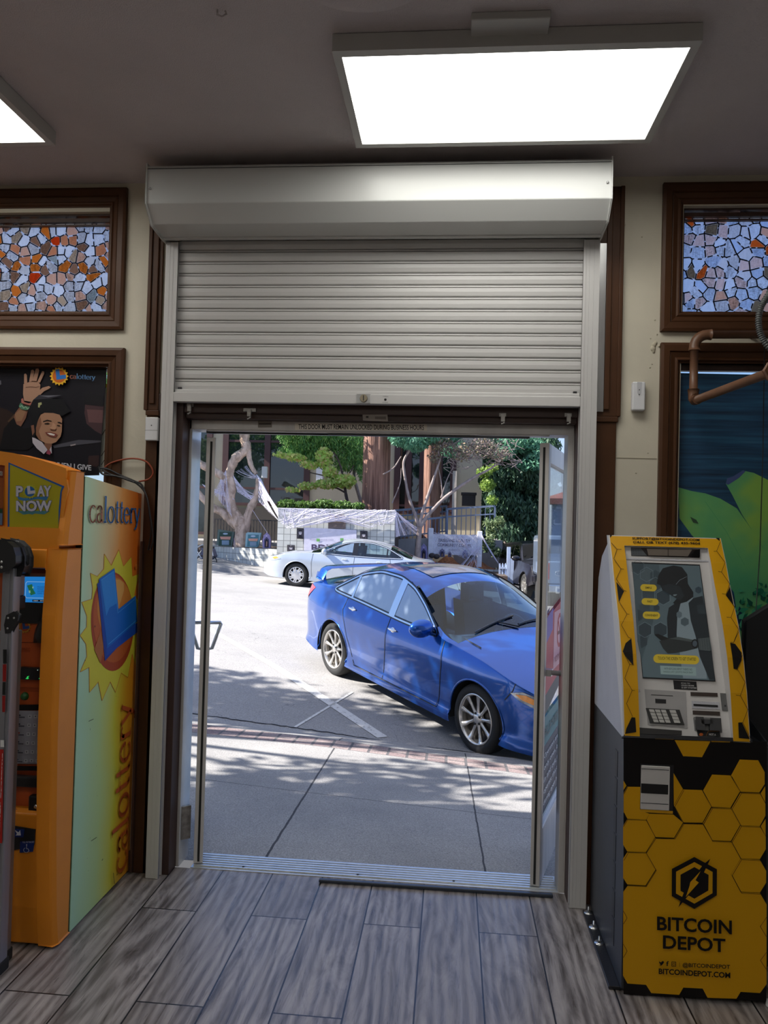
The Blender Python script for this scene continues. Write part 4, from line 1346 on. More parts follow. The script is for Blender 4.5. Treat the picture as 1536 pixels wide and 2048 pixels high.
# cables over the machine top
oc = MB().tube(catmull([PX(*q, y=-0.03) for q in ((205, 938), (225, 925), (262, 917), (292, 923), (306, 943), (298, 958), (278, 963))], 8), 0.0042, 8)
tag(oc.build('orange_cord', pbr('orange_cable', (0.30, 0.055, 0.02), 0.5)), 'orange cord looping out from behind the top of the lottery machine', 'cord')
bk = MB()
for j, cpt in enumerate((((195, 936), (215, 938), (240, 950), (268, 962), (285, 972), (296, 1010), (302, 1060), (296, 1100)), ((205, 940), (225, 950), (262, 960), (290, 985), (300, 1030), (306, 1075), (300, 1100)), ((196, 932), (205, 948), (235, 953), (270, 965)))):
    bk.tube(catmull([PX(u, v, y=-0.035 - 0.012 * j) for u, v in cpt], 8), 0.0045, 8)
tag(bk.build('black_cable'), 'black cables draped over the back top corner of the lottery machine', 'cable')
bpy.data.objects['black_cable'].data.materials.append(M_black)
fw = MB().tube([PX(276, 1600, y=-0.03), PX(277, 1500, y=-0.03), PX(280, 1200, y=-0.03)], 0.006, 8)
tag(MB().box(-1.452, -1.442, -0.035, -0.013, 0.012, 1.55).build('cable_cover', M_dbrown), 'thin brown cable cover on the wall between lottery machine and shutter rail', 'cable cover')

# ------------------------------------------------------------------ ladder
M_lad = pbr('ladder_aluminium', (0.30, 0.30, 0.33), 0.35, metal=0.7, var=0.1, vs=20, stretch=(1, 1, 0.1))
ld = thing('folding_ladder', 'aluminium folding ladder leaning at the left edge before the lottery machine', 'ladder', (-1.85, -0.85, 0))
LY = -0.86
def lx(u, v, y=LY): return PX(u, v, y=y)
for (u0, u1, y, zt_, z0_) in ((-2, 21, -0.86, lx(10, 1135)[2], 0.03), (15.5, 28, -0.80, lx(20, 1262, -0.80)[2], 0.03), (-45, -22, -0.86, lx(10, 1135)[2], 0.03)):
    a, b = lx(u0, 1320, y)[0], lx(u1, 1320, y)[0]
    MB().box(a, b, y, y + 0.05, z0_, zt_).build('rail', M_lad, ld, bevel=0.004)
    MB().box(a + (b - a) * 0.3, a + (b - a) * 0.72, y - 0.004, y + 0.002, z0_ + 0.02, zt_ - 0.02).build('rail_ridge', M_lad, ld, bevel=0.0015)
    MB().box(a - 0.004, b + 0.004, y - 0.008, y + 0.058, 0.0, 0.045).build('foot', M_rub, ld, bevel=0.006)
a, b = lx(22, 1149, -0.81), lx(40, 1192, -0.81)
MB().box(a[0], b[0], -0.81, -0.78, b[2], a[2]).build('inner_rail', M_lad, ld, bevel=0.003)
a, b = lx(20, 1192, -0.815), lx(38, 1221, -0.815)
MB().box(a[0], b[0], -0.82, -0.77, b[2], a[2]).build('rail_collar', M_black, ld, bevel=0.006)
for z in (0.30, 0.60, 0.90, 1.20):
    MB().box(-2.05, lx(5, 1320)[0], -0.85, -0.82, z, z + 0.03).build('rung', M_lad, ld, bevel=0.004)
hb = MB()
pts_ = [(-60, 1085), (8, 1083), (22, 1095), (27, 1112), (27, 1128), (16, 1137), (2, 1142), (-60, 1145)]
hb.solid([lx(u, v, -0.90) for u, v in pts_], (0, 0.09, 0))
pts_ = [(10, 1082), (28, 1086), (40, 1098), (45.5, 1115), (45, 1133), (39, 1149), (22, 1149), (22, 1100)]
hb.solid([lx(u, v, -0.84) for u, v in pts_], (0, 0.06, 0))
ho = hb.build('hinge_head', M_black, ld, bevel=0.008)
c = lx(37, 1106, -0.845)
MB().ball(c, (0.006, 0.006, 0.011), pbr('red_plastic', (0.4, 0.02, 0.01), 0.4)).build('release_button', None, ho)
for (u, v) in ((3, 1124), (3, 1134.5)):
    MB().ball(lx(u, v, -0.902), (0.005, 0.003, 0.005), M_steel, k=10).build('rivet', None, ho)
hb = MB()
hb.solid([lx(u, v, -0.868) for u, v in ((14, 1232), (28, 1225), (35, 1231), (33, 1242), (24, 1256), (20, 1264), (12, 1265), (10, 1250))], (0, 0.02, 0))
hb = hb.build('hinge_bracket', M_black, ld, bevel=0.004)
for (u, v) in ((16, 1236), (28, 1236), (15, 1257)):
    MB().ball(lx(u, v, -0.869), (0.004, 0.003, 0.004), M_steel, k=10).build('rivet', None, hb)
A = Art(lambda u, v: lx(u, v, -0.8650), (0, -1, 0))
KL = crop(0, 1280, 0.3125)
A.poly(KL((-6, 700), (24, 700), (14, 1300), (-14, 1300)), F('#a3201a'))
xa, xb = lx(1, 1600, -0.8655)[0], lx(6.5, 1500, -0.8655)[0]
z0_, z1_ = lx(3, 1682, -0.8655)[2], lx(3, 1506, -0.8655)[2]
A.k = 3
A.text3('Ladder Systems', (xb, -0.8655, z0_), (xb, -0.8655, z1_), (xa, -0.8655, z0_), F('#e2dede'), bold=0.03)
A.poly(KL((5, 640), (28, 640), (28, 684), (5, 684)), F('#d8d8d8'))
A.poly(KL((22, 60), (46, 60), (46, 150), (22, 150)), F('#1c1c1c')); A.poly(KL((20, 155), (44, 155), (42, 265), (20, 265)), F('#8e1a16'))
A.poly(KL((20, 268), (40, 268), (38, 350), (18, 350)), F('#1c1c1c')); A.poly(KL((18, 355), (38, 355), (36, 460), (18, 460)), F('#8e1a16'))
A.build('rail_label', ld)

# ------------------------------------------------------------------ yellow and black kiosk
M_kb = pbr('black_powder_coat', (0.016, 0.016, 0.020), 0.38, var=0.15, bump=0.1, bs=200)
M_kg = pbr('dark_grey_steel', (0.045, 0.048, 0.058), 0.42, var=0.1, metal=0.2)
M_kw = pbr('grey_white_enamel', (0.50, 0.50, 0.55), 0.5, var=0.04, bump=0.3, bs=260)
M_kw2 = pbr('white_bezel', (0.62, 0.60, 0.59), 0.4, var=0.02)
YEL, BLK = '#d9a00c', '#120f10'
ks = thing('bitcoin_kiosk', 'yellow and black honeycomb kiosk with a tilted screen right of the doorway', 'kiosk', (0.9, -0.37, 0))
KX0, KX1 = 0.648, 1.142
lo_ = MB().box(KX0, KX1, -0.668, -0.05, 0.018, 0.905)
lo_.build('lower_cabinet', M_kg, ks, bevel=0.005)
A = Art(lambda u, v: PX(u, v, y=-0.6695), (0, -1, 0))
K = crop(1150, 1440, 386 / 1300)
A.poly([(1247, 1474), (1534, 1483), (1532, 2003), (1247, 1988)], F(BLK, 0.4))
Y_ = F(YEL, 0.45); B_ = F(BLK, 0.45)
A.poly(K((670, 134), (912, 142), (855, 250), (728, 243)), Y_)
A.poly(K((535, 119), (662, 124), (664, 132), (540, 127)), Y_)
A.poly(K((915, 137), (1045, 141), (1043, 150), (918, 147)), Y_)
A.poly(K((1108, 265), (1232, 270), (1276, 350), (1276, 430), (1240, 487), (1108, 482), (1050, 372)), Y_)
A.poly(K((922, 366), (1045, 372), (1108, 482), (1045, 590), (915, 583), (860, 475)), Y_)
A.poly(K((727, 466), (853, 470), (915, 583), (857, 690), (725, 688), (665, 575)), Y_)
A.poly(K((662, 355), (725, 463), (664, 572)), Y_)
A.poly(K((325, 405), (345, 440), (325, 470)), Y_)
A.poly(K((350, 447), (438, 448), (438, 610), (500, 628), (478, 668), (350, 662), (326, 618), (326, 492)), Y_)
A.poly(K((500, 628), (660, 634), (725, 688), (665, 790), (540, 786), (480, 668)), Y_)
A.poly(K((350, 665), (475, 668), (538, 786), (475, 887), (350, 882), (322, 835), (322, 710)), Y_)
A.poly(K((350, 886), (475, 889), (540, 1003), (473, 1110), (350, 1103), (322, 1060), (322, 930)), Y_)
A.poly(K((918, 587), (1045, 591), (1108, 703), (1046, 811), (920, 806), (858, 693)), Y_)
A.poly(K((1110, 486), (1240, 490), (1278, 560), (1278, 640), (1240, 710), (1110, 705), (1048, 594)), Y_)
A.poly(K((1110, 707), (1240, 712), (1280, 780), (1280, 865), (1240, 932), (1112, 927), (1050, 815)), Y_)
A.poly(K((1112, 929), (1240, 936), (1282, 1010), (1282, 1090), (1240, 1157), (1112, 1150), (1048, 1033)), Y_)
A.poly(K((1276, 440), (1276, 550), (1245, 490)), Y_)
A.poly(K((1278, 660), (1278, 775), (1245, 710)), Y_)
A.poly(K((535, 790), (665, 793), (725, 692), (855, 695), (920, 808), (1047, 814), (1109, 928), (1046, 1033), (1110, 1153), (1240, 1160), (1284, 1235),
         (1284, 1770), (1240, 1830), (1110, 1822), (1082, 1868), (888, 1862), (855, 1800), (725, 1793), (697, 1842), (510, 1830), (475, 1775), (350, 1766), (320, 1712),
         (322, 1150), (350, 1107), (475, 1113), (543, 1003), (477, 887)), Y_)
for pts in (((1284, 1320), (1242, 1383), (1282, 1450)), ((1284, 1555), (1242, 1610), (1282, 1670)), ((1282, 1090), (1242, 1158), (1284, 1230)), ((322, 1278), (347, 1325), (322, 1365)), ((322, 1500), (347, 1546), (322, 1590)), ((322, 1060), (350, 1105), (322, 1145))):
    A.line(K(*pts), 0.8, B_, up=1)
for pts in (((350, 445), (325, 492)), ((326, 618), (350, 664), (478, 668)), ((322, 710), (350, 664)), ((475, 667), (540, 788), (475, 887), (350, 884)), ((540, 788), (667, 792), (727, 690)), ((727, 688), (665, 575), (727, 465)), ((727, 690), (857, 693)), ((475, 887), (541, 1003), (474, 1111), (350, 1105)),
            ((857, 691), (918, 586), (1047, 590)), ((857, 691), (919, 807), (1047, 812), (1110, 927)), ((853, 468), (917, 585)), ((917, 585), (857, 691)), ((1046, 372), (1110, 484), (1240, 488)), ((1110, 484), (1047, 591), (1110, 705), (1240, 711)), ((1110, 705), (1047, 812)), ((1110, 927), (1242, 934)), ((1110, 927), (1047, 1033), (1111, 1152), (1242, 1158)), ((350, 884), (322, 932))):
    A.line(K(*pts), 0.9, B_)
# mark: a hexagon ring crossed by a bolt
A.poly(K((793, 908), (944, 990), (943, 1165), (793, 1256), (642, 1170), (643, 988)), B_)
A.poly(K((793, 942), (915, 1008), (914, 1150), (793, 1220), (670, 1152), (671, 1006)), Y_)
A.poly(K((793, 975), (888, 1027), (886, 1132), (793, 1187), (700, 1134), (700, 1026)), B_)
A.poly(K((900, 918), (878, 965), (825, 1080), (740, 1180), (685, 1245), (720, 1150), (765, 1075), (850, 960)), B_)
A.poly(K((835, 1000), (800, 1062), (822, 1078), (735, 1175), (760, 1100), (765, 1075)), Y_)
A.text('BITCOIN', *K((543, 1397), (1043, 1425), (543, 1303)), B_, bold=0.025)
A.text('DEPOT', *K((582, 1520), (1000, 1545), (582, 1428)), B_, bold=0.025)
A.text('@BITCOINDEPOT', *K((713, 1648), (1030, 1662), (713, 1612)), B_, bold=0.02)
A.text('BITCOINDEPOT.COM', *K((553, 1688), (1032, 1716), (553, 1650)), B_, bold=0.03)
A.line(K((692, 1610), (692, 1640)), 0.5, B_)
A.text('f', *K((603, 1633), (620, 1634), (603, 1600)), B_, bold=0.03)
A.poly(K((555, 1600), (568, 1610), (574, 1600), (584, 1601), (589, 1606), (582, 1618), (570, 1630), (556, 1628), (565, 1623), (556, 1612)), B_)
A.poly(K((638, 1603), (668, 1604), (668, 1636), (638, 1635)), B_)
A.poly(K((642, 1607), (664, 1608), (664, 1632), (642, 1631)), Y_)
A.disc(K((653, 1620))[0], 2.6, 2.6, B_); A.disc(K((653, 1620))[0], 1.6, 1.6, Y_)
A.build('front_graphics', ks)
# cash drawer cut-out
c0, c1 = PX(1281, 1527, y=-0.67), PX(1345, 1627, y=-0.67)
ct = MB()
ct.box(c0[0], c1[0], -0.6735, -0.668, c1[2], c0[2], M_kb)
co_ = ct.build('dispenser_recess', None, ks)
x0, z1, x1, z0 = c0[0] + 0.001, c0[2] - 0.004, c1[0] - 0.014, c1[2] + 0.012
MB().box(x0, x1, -0.680, -0.6735, z0, z1).build('dispenser_cover', M_kw2, co_, bevel=0.002)
MB().box(x0, x1 - 0.006, -0.6815, -0.680, z0 + 0.058, z0 + 0.092).build('dispenser_slot', M_black, co_)
MB().box(x0, x1 - 0.004, -0.6812, -0.680, z0 + 0.022, z0 + 0.024).build('dispenser_groove', M_kg, co_)
MB().box(x0, x1 - 0.004, -0.6812, -0.680, z1 - 0.012, z1 - 0.010).build('dispenser_groove', M_kg, co_)
MB().box(c0[0], c1[0], -0.674, -0.6732, c1[2], c1[2] + 0.010).build('recess_edge', pbr('yellow_ink', lin(YEL), 0.5), co_)
# side plate: vents, tall swept cheek
ck = [(-0.668, 0.90), (-0.60, 0.935)]
cheek = [(-0.666, 0.02), (-0.052, 0.02), (-0.052, 1.30), (-0.075, 1.28), (-0.14, 1.20), (-0.22, 1.13), (-0.30, 1.06), (-0.39, 1.02), (-0.43, 0.99), (-0.47, 0.965), (-0.666, 0.908)]
for x in (KX0 - 0.003, KX1 - 0.004):
    MB().prism(cheek, x, x + 0.006, 'x').build('side_cheek', M_kg, ks, bevel=0.0015)
vt = MB()
for i in range(7):
    z = 0.10 + i * 0.105
    vt.box(KX0 - 0.0045, KX0 - 0.003, -0.535, -0.495, z, z + 0.096)
vt.build('side_vent', M_black, ks)
bp = MB()
bp.box(0.606, KX0, -0.645, -0.09, 0.001, 0.014)
bp.box(KX0, KX1, -0.64, -0.06, 0.001, 0.020)
bpo = bp.build('base_plate', M_kb, ks, bevel=0.002)
for (y,) in ((-0.115,), (-0.235,), (-0.355,)):
    bl = MB()
    bl.lathe([(0.019, 0.014), (0.019, 0.017), (0.0, 0.0175)], (0.627, y, 0), 'z', 24)
    bl.lathe([(0.009, 0.0175), (0.009, 0.026), (0.0, 0.0265)], (0.627, y, 0), 'z', 6, smooth=False)
    bl.lathe([(0.0035, 0.026), (0.0035, 0.040), (0.0, 0.041)], (0.627, y, 0), 'z', 10)
    bl.build('anchor_bolt', M_steel, bpo)
# head: tilted face between two planes
HB, HT = np.array((0.636, -0.672, 0.918)), np.array((0.636, -0.345, 1.640))
HX0, HX1 = 0.632, 1.072
tn = np.cross((1, 0, 0), HT - HB); tn /= np.linalg.norm(tn)
if tn[1] > 0: tn = -tn
upv = (HT - HB) / np.linalg.norm(HT - HB)
HLEN = np.linalg.norm(HT - HB)
hd = MB()
hd.prism([(-0.60, 0.905), (-0.305, 1.590), (-0.29, 1.615), (-0.165, 1.545), (-0.10, 1.45), (-0.07, 1.20), (-0.07, 0.905)], HX0 + 0.016, HX1 - 0.016, 'x')
for xa in (HX0 + 0.010, HX1 - 0.018):
    hd.prism([(-0.645, 0.905), (-0.605, 1.08), (-0.56, 1.21), (-0.50, 1.33), (-0.40, 1.48), (-0.31, 1.62), (-0.165, 1.547), (-0.10, 1.452), (-0.07, 1.20), (-0.07, 0.905)], xa, xa + 0.008, 'x')
hd.build('screen_housing', M_kw, ks, bevel=0.003, seg=2)
def H(x, t, d=0.0):
    """point on the tilted face: x, distance up the face, distance out"""
    return HB * np.array((0, 1, 1)) + np.array((x, 0, 0)) + upv * t + tn * d
def hbox(x0, x1, t0, t1, d0, d1, m=None, mb=None):
    mb = mb or MB()
    v = [H(x, t, d) for t in (t0, t1) for d in (d0, d1) for x in (x0, x1)]
    return mb.add(v, [(0, 2, 3, 1), (4, 5, 7, 6), (0, 1, 5, 4), (2, 6, 7, 3), (0, 4, 6, 2), (1, 3, 7, 5)], m)
bw = 0.058
CP = [(1.640, -0.337), (1.544, -0.402), (1.464, -0.447), (1.319, -0.543), (1.207, -0.597), (1.086, -0.637), (0.920, -0.674)]
ff = MB()
back = [(-0.29, 1.640), (-0.63, 0.920)]
fpoly = [(y, z) for z, y in CP] + [(-0.655, 0.920), (-0.305, 1.640)]
ff.prism(fpoly, HX0, HX0 + bw, 'x'); ff.prism(fpoly, HX1 - bw, HX1, 'x')
ff.prism([(-0.337, 1.640), (-0.3645, 1.5995), (-0.335, 1.590), (-0.305, 1.640)], HX0 + bw, HX1 - bw, 'x')
ff.build('face_frame', M_kw2, ks)
Ph = lambda u, v: PX(u, v, pl=(H(0.6, 0, 0.0006), tn))
A = Folded(CP)
K = crop(1170, 1040, 366 / 1536)
# inner bezel corners in the crop: (300,212) (1065,238) (1290,1825) (428,1775)
A.polyxz([(HX0 + 0.005, 0.921), (HX0 + bw, 0.921), (HX0 + bw, 1.637), (HX0 + 0.005, 1.637)], Y_)
A.polyxz([(HX1 - bw, 0.921), (HX1 - 0.002, 0.921), (HX1 - 0.002, 1.637), (HX1 - bw, 1.637)], Y_, up=0)
A.polyxz([(HX0 + bw, 1.600), (HX1 - bw, 1.600), (HX1 - bw, 1.637), (HX0 + bw, 1.637)], Y_, up=0)
def kf(q):
    return [s_ for s_ in q]
for q in (((207, 127), (228, 128), (212, 152)), ((1095, 152), (1128, 153), (1130, 180)),
          ((262, 520), (325, 600), (283, 690)), ((1215, 560), (1180, 635), (1245, 720)),
          ((385, 998), (340, 1035), (315, 1105), (355, 1165), (398, 1215), (405, 1215), (388, 998)),
          ((1215, 1030), (1258, 1042), (1312, 1115), (1310, 1180), (1272, 1255), (1245, 1250)),
          ((390, 1655), (420, 1658), (428, 1780), (335, 1795), (345, 1750)),
          ((1283, 1700), (1315, 1700), (1380, 1838), (1288, 1830))):
    qq = [A.xz(*p) for p in K(*q)]
    for (xa, xb) in ((HX0 + 0.002, HX0 + bw), (HX1 - bw, HX1 - 0.001)):
        cl = clip_axis(qq, 0, xa, xb)
        if cl: A.polyxz(cl, B_)
for q in (((218, 195), (268, 250), (240, 330)), ((268, 250), (305, 252)), ((240, 330), (300, 415), (325, 418)), ((300, 415), (260, 500), (325, 600), (345, 603)), ((325, 600), (283, 690), (350, 795), (370, 797)), ((350, 795), (302, 885), (362, 990), (385, 998)),
          ((318, 1110), (372, 1215), (405, 1215)), ((372, 1215), (330, 1330), (392, 1430), (415, 1432)), ((392, 1430), (345, 1540), (395, 1650)),
          ((1132, 190), (1100, 270), (1075, 272)), ((1100, 270), (1170, 365), (1140, 445), (1112, 440)), ((1140, 445), (1210, 545), (1178, 632), (1145, 628)), ((1178, 632), (1250, 740), (1218, 828), (1182, 825)), ((1218, 828), (1282, 925), (1240, 1035), (1215, 1030)),
          ((1240, 1035), (1285, 940)), ((1312, 1140), (1270, 1252), (1335, 1365), (1295, 1475), (1258, 1470)), ((1295, 1475), (1358, 1590), (1315, 1700), (1285, 1700)), ((1315, 1700), (1375, 1825))):
    A.line(K(*q), 0.9, B_)
A.build('face_graphics', ks)
A = Art(lambda u, v: PX(u, v, pl=((0, CP[0][1], CP[0][0]), A_n)), (0, 0, 0))
A_n = Folded(CP).N[0]
A.n = A_n
A.k = 8
A.text('SUPPORT@BITCOINDEPOT.COM', *K((395, 171), (960, 185), (395, 147)), B_, bold=0.03)
A.text('CALL OR TEXT (678) 435-9604', *K((402, 204), (965, 216), (402, 179)), B_, bold=0.03)
A.build('face_lettering', ks)
# recessed panel
pn = MB()
hbox(HX0 + bw - 0.002, HX1 - bw + 0.002, 0.004, HLEN - 0.03, -0.030, -0.012, mb=pn)
pno = pn.build('face_panel', M_kw2, ks)
DP = 0.0115
def Pd(d):
    return lambda u, v: PX(u, v, pl=(H(0.6, 0, d), tn))
def hq(K, pts, d0, d1, name, mat, par, bevel=0.0):
    """solid block whose outline on the tilted face is traced"""
    P = [Pd(d1)(*q) for q in K(*pts)]
    return MB().solid(P, tn * (d0 - d1)).build(name, mat, par, bevel=bevel)
hq(K, ((330, 318), (1075, 340), (1078, 352), (333, 330)), -DP, -DP + 0.002, 'panel_step', M_kw, pno)
hq(K, ((385, 230), (965, 247), (962, 318), (388, 300)), -DP, -DP + 0.001, 'camera_window', pbr('camera_window_glass', (0.035, 0.03, 0.03), 0.08, spec=0.8), pno)
A = Art(Pd(-DP + 0.0012), tn)
A.poly(K((388, 236), (470, 238), (520, 300), (390, 298)), F('#55585c', 0.3))
for i in range(4):
    for j in range(3):
        A.disc(K((405 + i * 20 + j * 2, 250 + j * 16))[0], 0.5, 0.5, F('#1a1a1a'))
A.poly(K((515, 245), (860, 252), (900, 245), (860, 310), (530, 302)), F('#6e655d', 0.3))
A.poly(K((690, 248), (700, 248), (700, 306), (690, 306)), F('#4a433d', 0.3))
A.poly(K((880, 300), (930, 252), (962, 250), (960, 316), (880, 312)), F('#0c0c0c', 0.3))
A.build('window_details', pno)
scr_ = ((392, 352), (964, 374), (1096, 1355), (485, 1328))
so2 = hq(K, scr_, -DP, -DP + 0.003, 'touch_screen', M_black, pno)
A = Art(Pd(-DP + 0.0034), tn, 0.0002)
S = 0.42
def L_(c): return lit(c, S)
A.poly(K((398, 364), (960, 384), (1086, 1347), (488, 1318)), L_('#55656a'))
A.poly(K((398, 364), (620, 372), (640, 560), (560, 900), (475, 1180), (440, 1020)), L_('#46555a'))
for (cx, cy, r, c_) in ((450, 400, 60, '#36444a'), (515, 460, 56, '#4a585c'), (590, 470, 50, '#36444a'), (440, 540, 50, '#4a585c'), (590, 545, 52, '#3c484a'), (655, 650, 62, '#333f45'), (530, 630, 56, '#3b484e'), (445, 670, 50, '#46545a'), (500, 740, 50, '#3b484e'),
                        (600, 740, 28, '#333f45'), (440, 800, 52, '#333f45'), (500, 925, 62, '#323e44'), (630, 925, 62, '#2e3a40'), (470, 1020, 58, '#323e44'), (950, 590, 30, '#33414a')):
    hx_ = [(cx + r * math.cos(PI / 6 + i * PI / 3), cy + r * math.sin(PI / 6 + i * PI / 3)) for i in range(6)]
    A.poly(K(*[(max(a, 401 + (b - 364) * 0.0943), max(b, 368)) for a, b in hx_]), L_(c_))
for (cx, cy, r) in ((515, 460, 62), (440, 400, 62), (590, 545, 62), (655, 650, 66), (530, 630, 62), (500, 925, 66), (630, 925, 66)):
    A.line(K(*[(cx + r * math.cos(PI / 6 + i * PI / 3), cy + r * math.sin(PI / 6 + i * PI / 3)) for i in range(6)]), 0.45, L_('#7a8a90'), closed=True)
# the man in the picture: shirt, jacket, head, arm, phone
A.poly(K((790, 700), (900, 640), (910, 760), (925, 980), (1000, 1120), (1020, 1335), (820, 1330), (790, 1100), (765, 960), (775, 780)), L_('#7d8b90'))
A.poly(K((905, 660), (985, 640), (1060, 1100), (1086, 1347), (1040, 1345), (960, 1150), (925, 980), (885, 850), (865, 700)), L_('#20282c'))
A.poly(K((935, 720), (1000, 715), (1015, 795), (945, 790)), L_('#2c363a'))
A.poly(K((700, 740), (760, 700), (800, 700), (770, 820), (765, 980), (800, 1110), (700, 1110), (690, 960), (685, 830)), L_('#1c2226'))
A.poly(K((600, 540), (612, 470), (650, 410), (740, 385), (810, 400), (855, 460), (860, 540), (905, 610), (905, 650), (850, 690), (760, 715), (735, 700), (770, 660), (700, 625), (645, 590), (630, 550)), L_('#15191c'))
A.poly(K((640, 560), (700, 540), (790, 560), (830, 640), (800, 680), (770, 668), (725, 640), (660, 600)), L_('#22292d'))
A.poly(K((735, 630), (770, 628), (760, 640), (742, 643)), L_('#6f7d80'))
A.line(K((760, 545), (790, 510), (850, 480)), 0.6, L_('#7a868a'))
A.poly(K((575, 965), (610, 960), (730, 1010), (800, 1080), (700, 1060), (620, 1005)), L_('#0f1214'))
A.poly(K((620, 1020), (700, 1000), (780, 985), (900, 1010), (950, 1040), (940, 1080), (840, 1105), (760, 1120), (690, 1125), (650, 1080)), L_('#272c2c'))
A.poly(K((700, 1000), (780, 985), (900, 1012), (900, 1030), (780, 1010)), L_('#454d4c'))
A.disc(K((917, 1042))[0], 7, 9, L_('#121416')); A.disc(K((917, 1042))[0], 4.6, 6.2, L_('#47525a'))
A.poly(K((945, 1000), (1040, 990), (1058, 1090), (1040, 1105), (955, 1095)), L_('#4a5252'))
for i in range(5):
    A.line(K((955 + i * 20, 1000), (965 + i * 20, 1095)), 0.7, L_('#2a3033'))
A.poly(K(*[(832 + 38 * math.cos(PI / 6 + i * PI / 3), 860 + 38 * math.sin(PI / 6 + i * PI / 3)) for i in range(6)]), L_('#4a585e'))
A.poly(K(*[(785 + 26 * math.cos(PI / 6 + i * PI / 3), 800 + 30 * math.sin(PI / 6 + i * PI / 3)) for i in range(6)]), L_('#5a686e'))
def pill(A, K, x0, y0, x1, y1, sk, mat):
    r = (y1 - y0) / 2
    pts = []
    for i in range(9):
        t = PI / 2 + PI * i / 8
        pts.append((x0 + r + r * math.cos(t), (y0 + y1) / 2 - r * math.sin(t)))
    for i in range(9):
        t = -PI / 2 + PI * i / 8
        pts.append((x1 - r + r * math.cos(t), (y0 + y1) / 2 + sk - r * math.sin(t)))
    A.poly(K(*pts), mat)
YL = L_('#c9ad2c')
pill(A, K, 460, 545, 597, 602, 4, YL); pill(A, K, 470, 662, 612, 718, 4, YL); pill(A, K, 480, 774, 625, 835, 4, YL)
pill(A, K, 568, 1132, 952, 1205, 12, YL)
DK = L_('#2a2408')
A.text('SIMPLE', *K((500, 584), (555, 586), (500, 566)), DK, bold=0.02)
A.text('FAST', *K((518, 700), (562, 702), (518, 681)), DK, bold=0.02)
A.text('CONVENIENT', *K((497, 814), (606, 818), (497, 796)), DK, bold=0.02)
A.text('TOUCH THE SCREEN TO GET STARTED', *K((605, 1178), (925, 1188), (605, 1152)), DK, bold=0.01)
A.poly(K((624, 1228), (922, 1242), (928, 1314), (630, 1300)), L_('#8aa09c'))
A.text('WITH BITCOIN DEPOT THERE\'S NO', *K((658, 1262), (892, 1270), (658, 1244)), L_('#34403e'))
A.text('HASSLE, JUST CRYPTO MADE EASY', *K((652, 1290), (900, 1298), (652, 1272)), L_('#34403e'))
A.build('screen_picture', so2)
st_ = hq(K, ((740, 1345), (935, 1357), (942, 1428), (748, 1420)), -DP, -DP + 0.001, 'scan_sticker', M_black, pno)
A = Art(Pd(-DP + 0.0013), tn)
for i, tx in enumerate(('SCAN TO', 'LEARN MORE', '& GET STARTED')):
    A.text(tx, *K((806 + i * 2, 1375 + i * 19), ((880, 915, 935)[i], 1379 + i * 19), (806 + i * 2, 1363 + i * 19)), F('#b9b9b9'), bold=0.02)
A.build('sticker_lettering', st_)
kp = hq(K, ((500, 1420), (845, 1442), (862, 1750), (528, 1720)), -DP, -DP + 0.0012, 'keypad_recess', pbr('recess_grey', (0.36, 0.35, 0.35), 0.5), pno)
hq(K, ((555, 1464), (738, 1474), (738, 1479), (555, 1469)), -DP + .001, -DP + 0.002, 'card_slot', M_black, kp)
hq(K, ((590, 1500), (680, 1506), (680, 1540), (592, 1535)), -DP + .001, -DP + 0.003, 'small_display', M_black, kp)
k2 = hq(K, ((515, 1580), (792, 1595), (832, 1718), (548, 1702)), -DP + 0.001, -DP + 0.006, 'keypad', pbr('keypad_dark', (0.05, 0.05, 0.05), 0.4, metal=0.4), kp, 0.001)
for r_ in range(4):
    for c_ in range(4):
        xx = 540 + c_ * 50 + r_ * 11 + (22 if c_ == 3 else 0)
        yy = 1590 + r_ * 28 + c_ * 2
        w_ = 46 if c_ == 3 else 36
        hq(K, ((xx, yy), (xx + w_, yy + 2), (xx + w_ + 8, yy + 22), (xx + 8, yy + 20)), -DP + 0.006, -DP + 0.009, 'key', M_fix, k2, 0.0008)
M_sl = pbr('slot_brown', (0.05, 0.035, 0.03), 0.4)
hq(K, ((886, 1443), (1112, 1452), (1115, 1483), (888, 1475)), -DP, -DP + 0.002, 'slot', M_sl, pno)
hq(K, ((895, 1518), (1128, 1530), (1135, 1592), (900, 1582)), -DP, -DP + 0.0015, 'slot_surround', M_kw, pno)
hq(K, ((910, 1543), (1115, 1554), (1117, 1572), (912, 1560)), -DP, -DP + 0.003, 'slot', M_black, pno)
hq(K, ((904, 1598), (1132, 1608), (1135, 1642), (906, 1632)), -DP, -DP + 0.002, 'slot', M_sl, pno)
lp_ = hq(K, ((1135, 1452), (1195, 1456), (1216, 1605), (1152, 1600)), -DP, -DP + 0.002, 'scanner_strip', pbr('mid_grey_plastic', (0.12, 0.12, 0.12), 0.4), pno)
hq(K, ((1170, 1552), (1184, 1553), (1185, 1567), (1171, 1566)), -DP, -DP + 0.003, 'key_hole', M_black, lp_)
bv = hq(K, ((912, 1652), (1140, 1662), (1152, 1785), (925, 1770)), -DP, -DP + 0.002, 'bill_acceptor', pbr('acceptor_grey', (0.22, 0.22, 0.22), 0.35, metal=0.3), pno)
for q in (((940, 1662), (985, 1664), (998, 1755), (950, 1750)), ((1062, 1672), (1130, 1675), (1135, 1755), (1060, 1755)), ((985, 1680), (1062, 1684), (1062, 1704), (988, 1700))):
    hq(K, q, -DP, -DP + 0.026, 'acceptor_grip', pbr('acceptor_dark', (0.075, 0.075, 0.08), 0.35, metal=0.3), bv, 0.005)
nt_ = hq(K, ((940, 1762), (1130, 1772), (1138, 1820), (950, 1812)), -DP, -DP + 0.004, 'notice_sticker', M_black, bv)
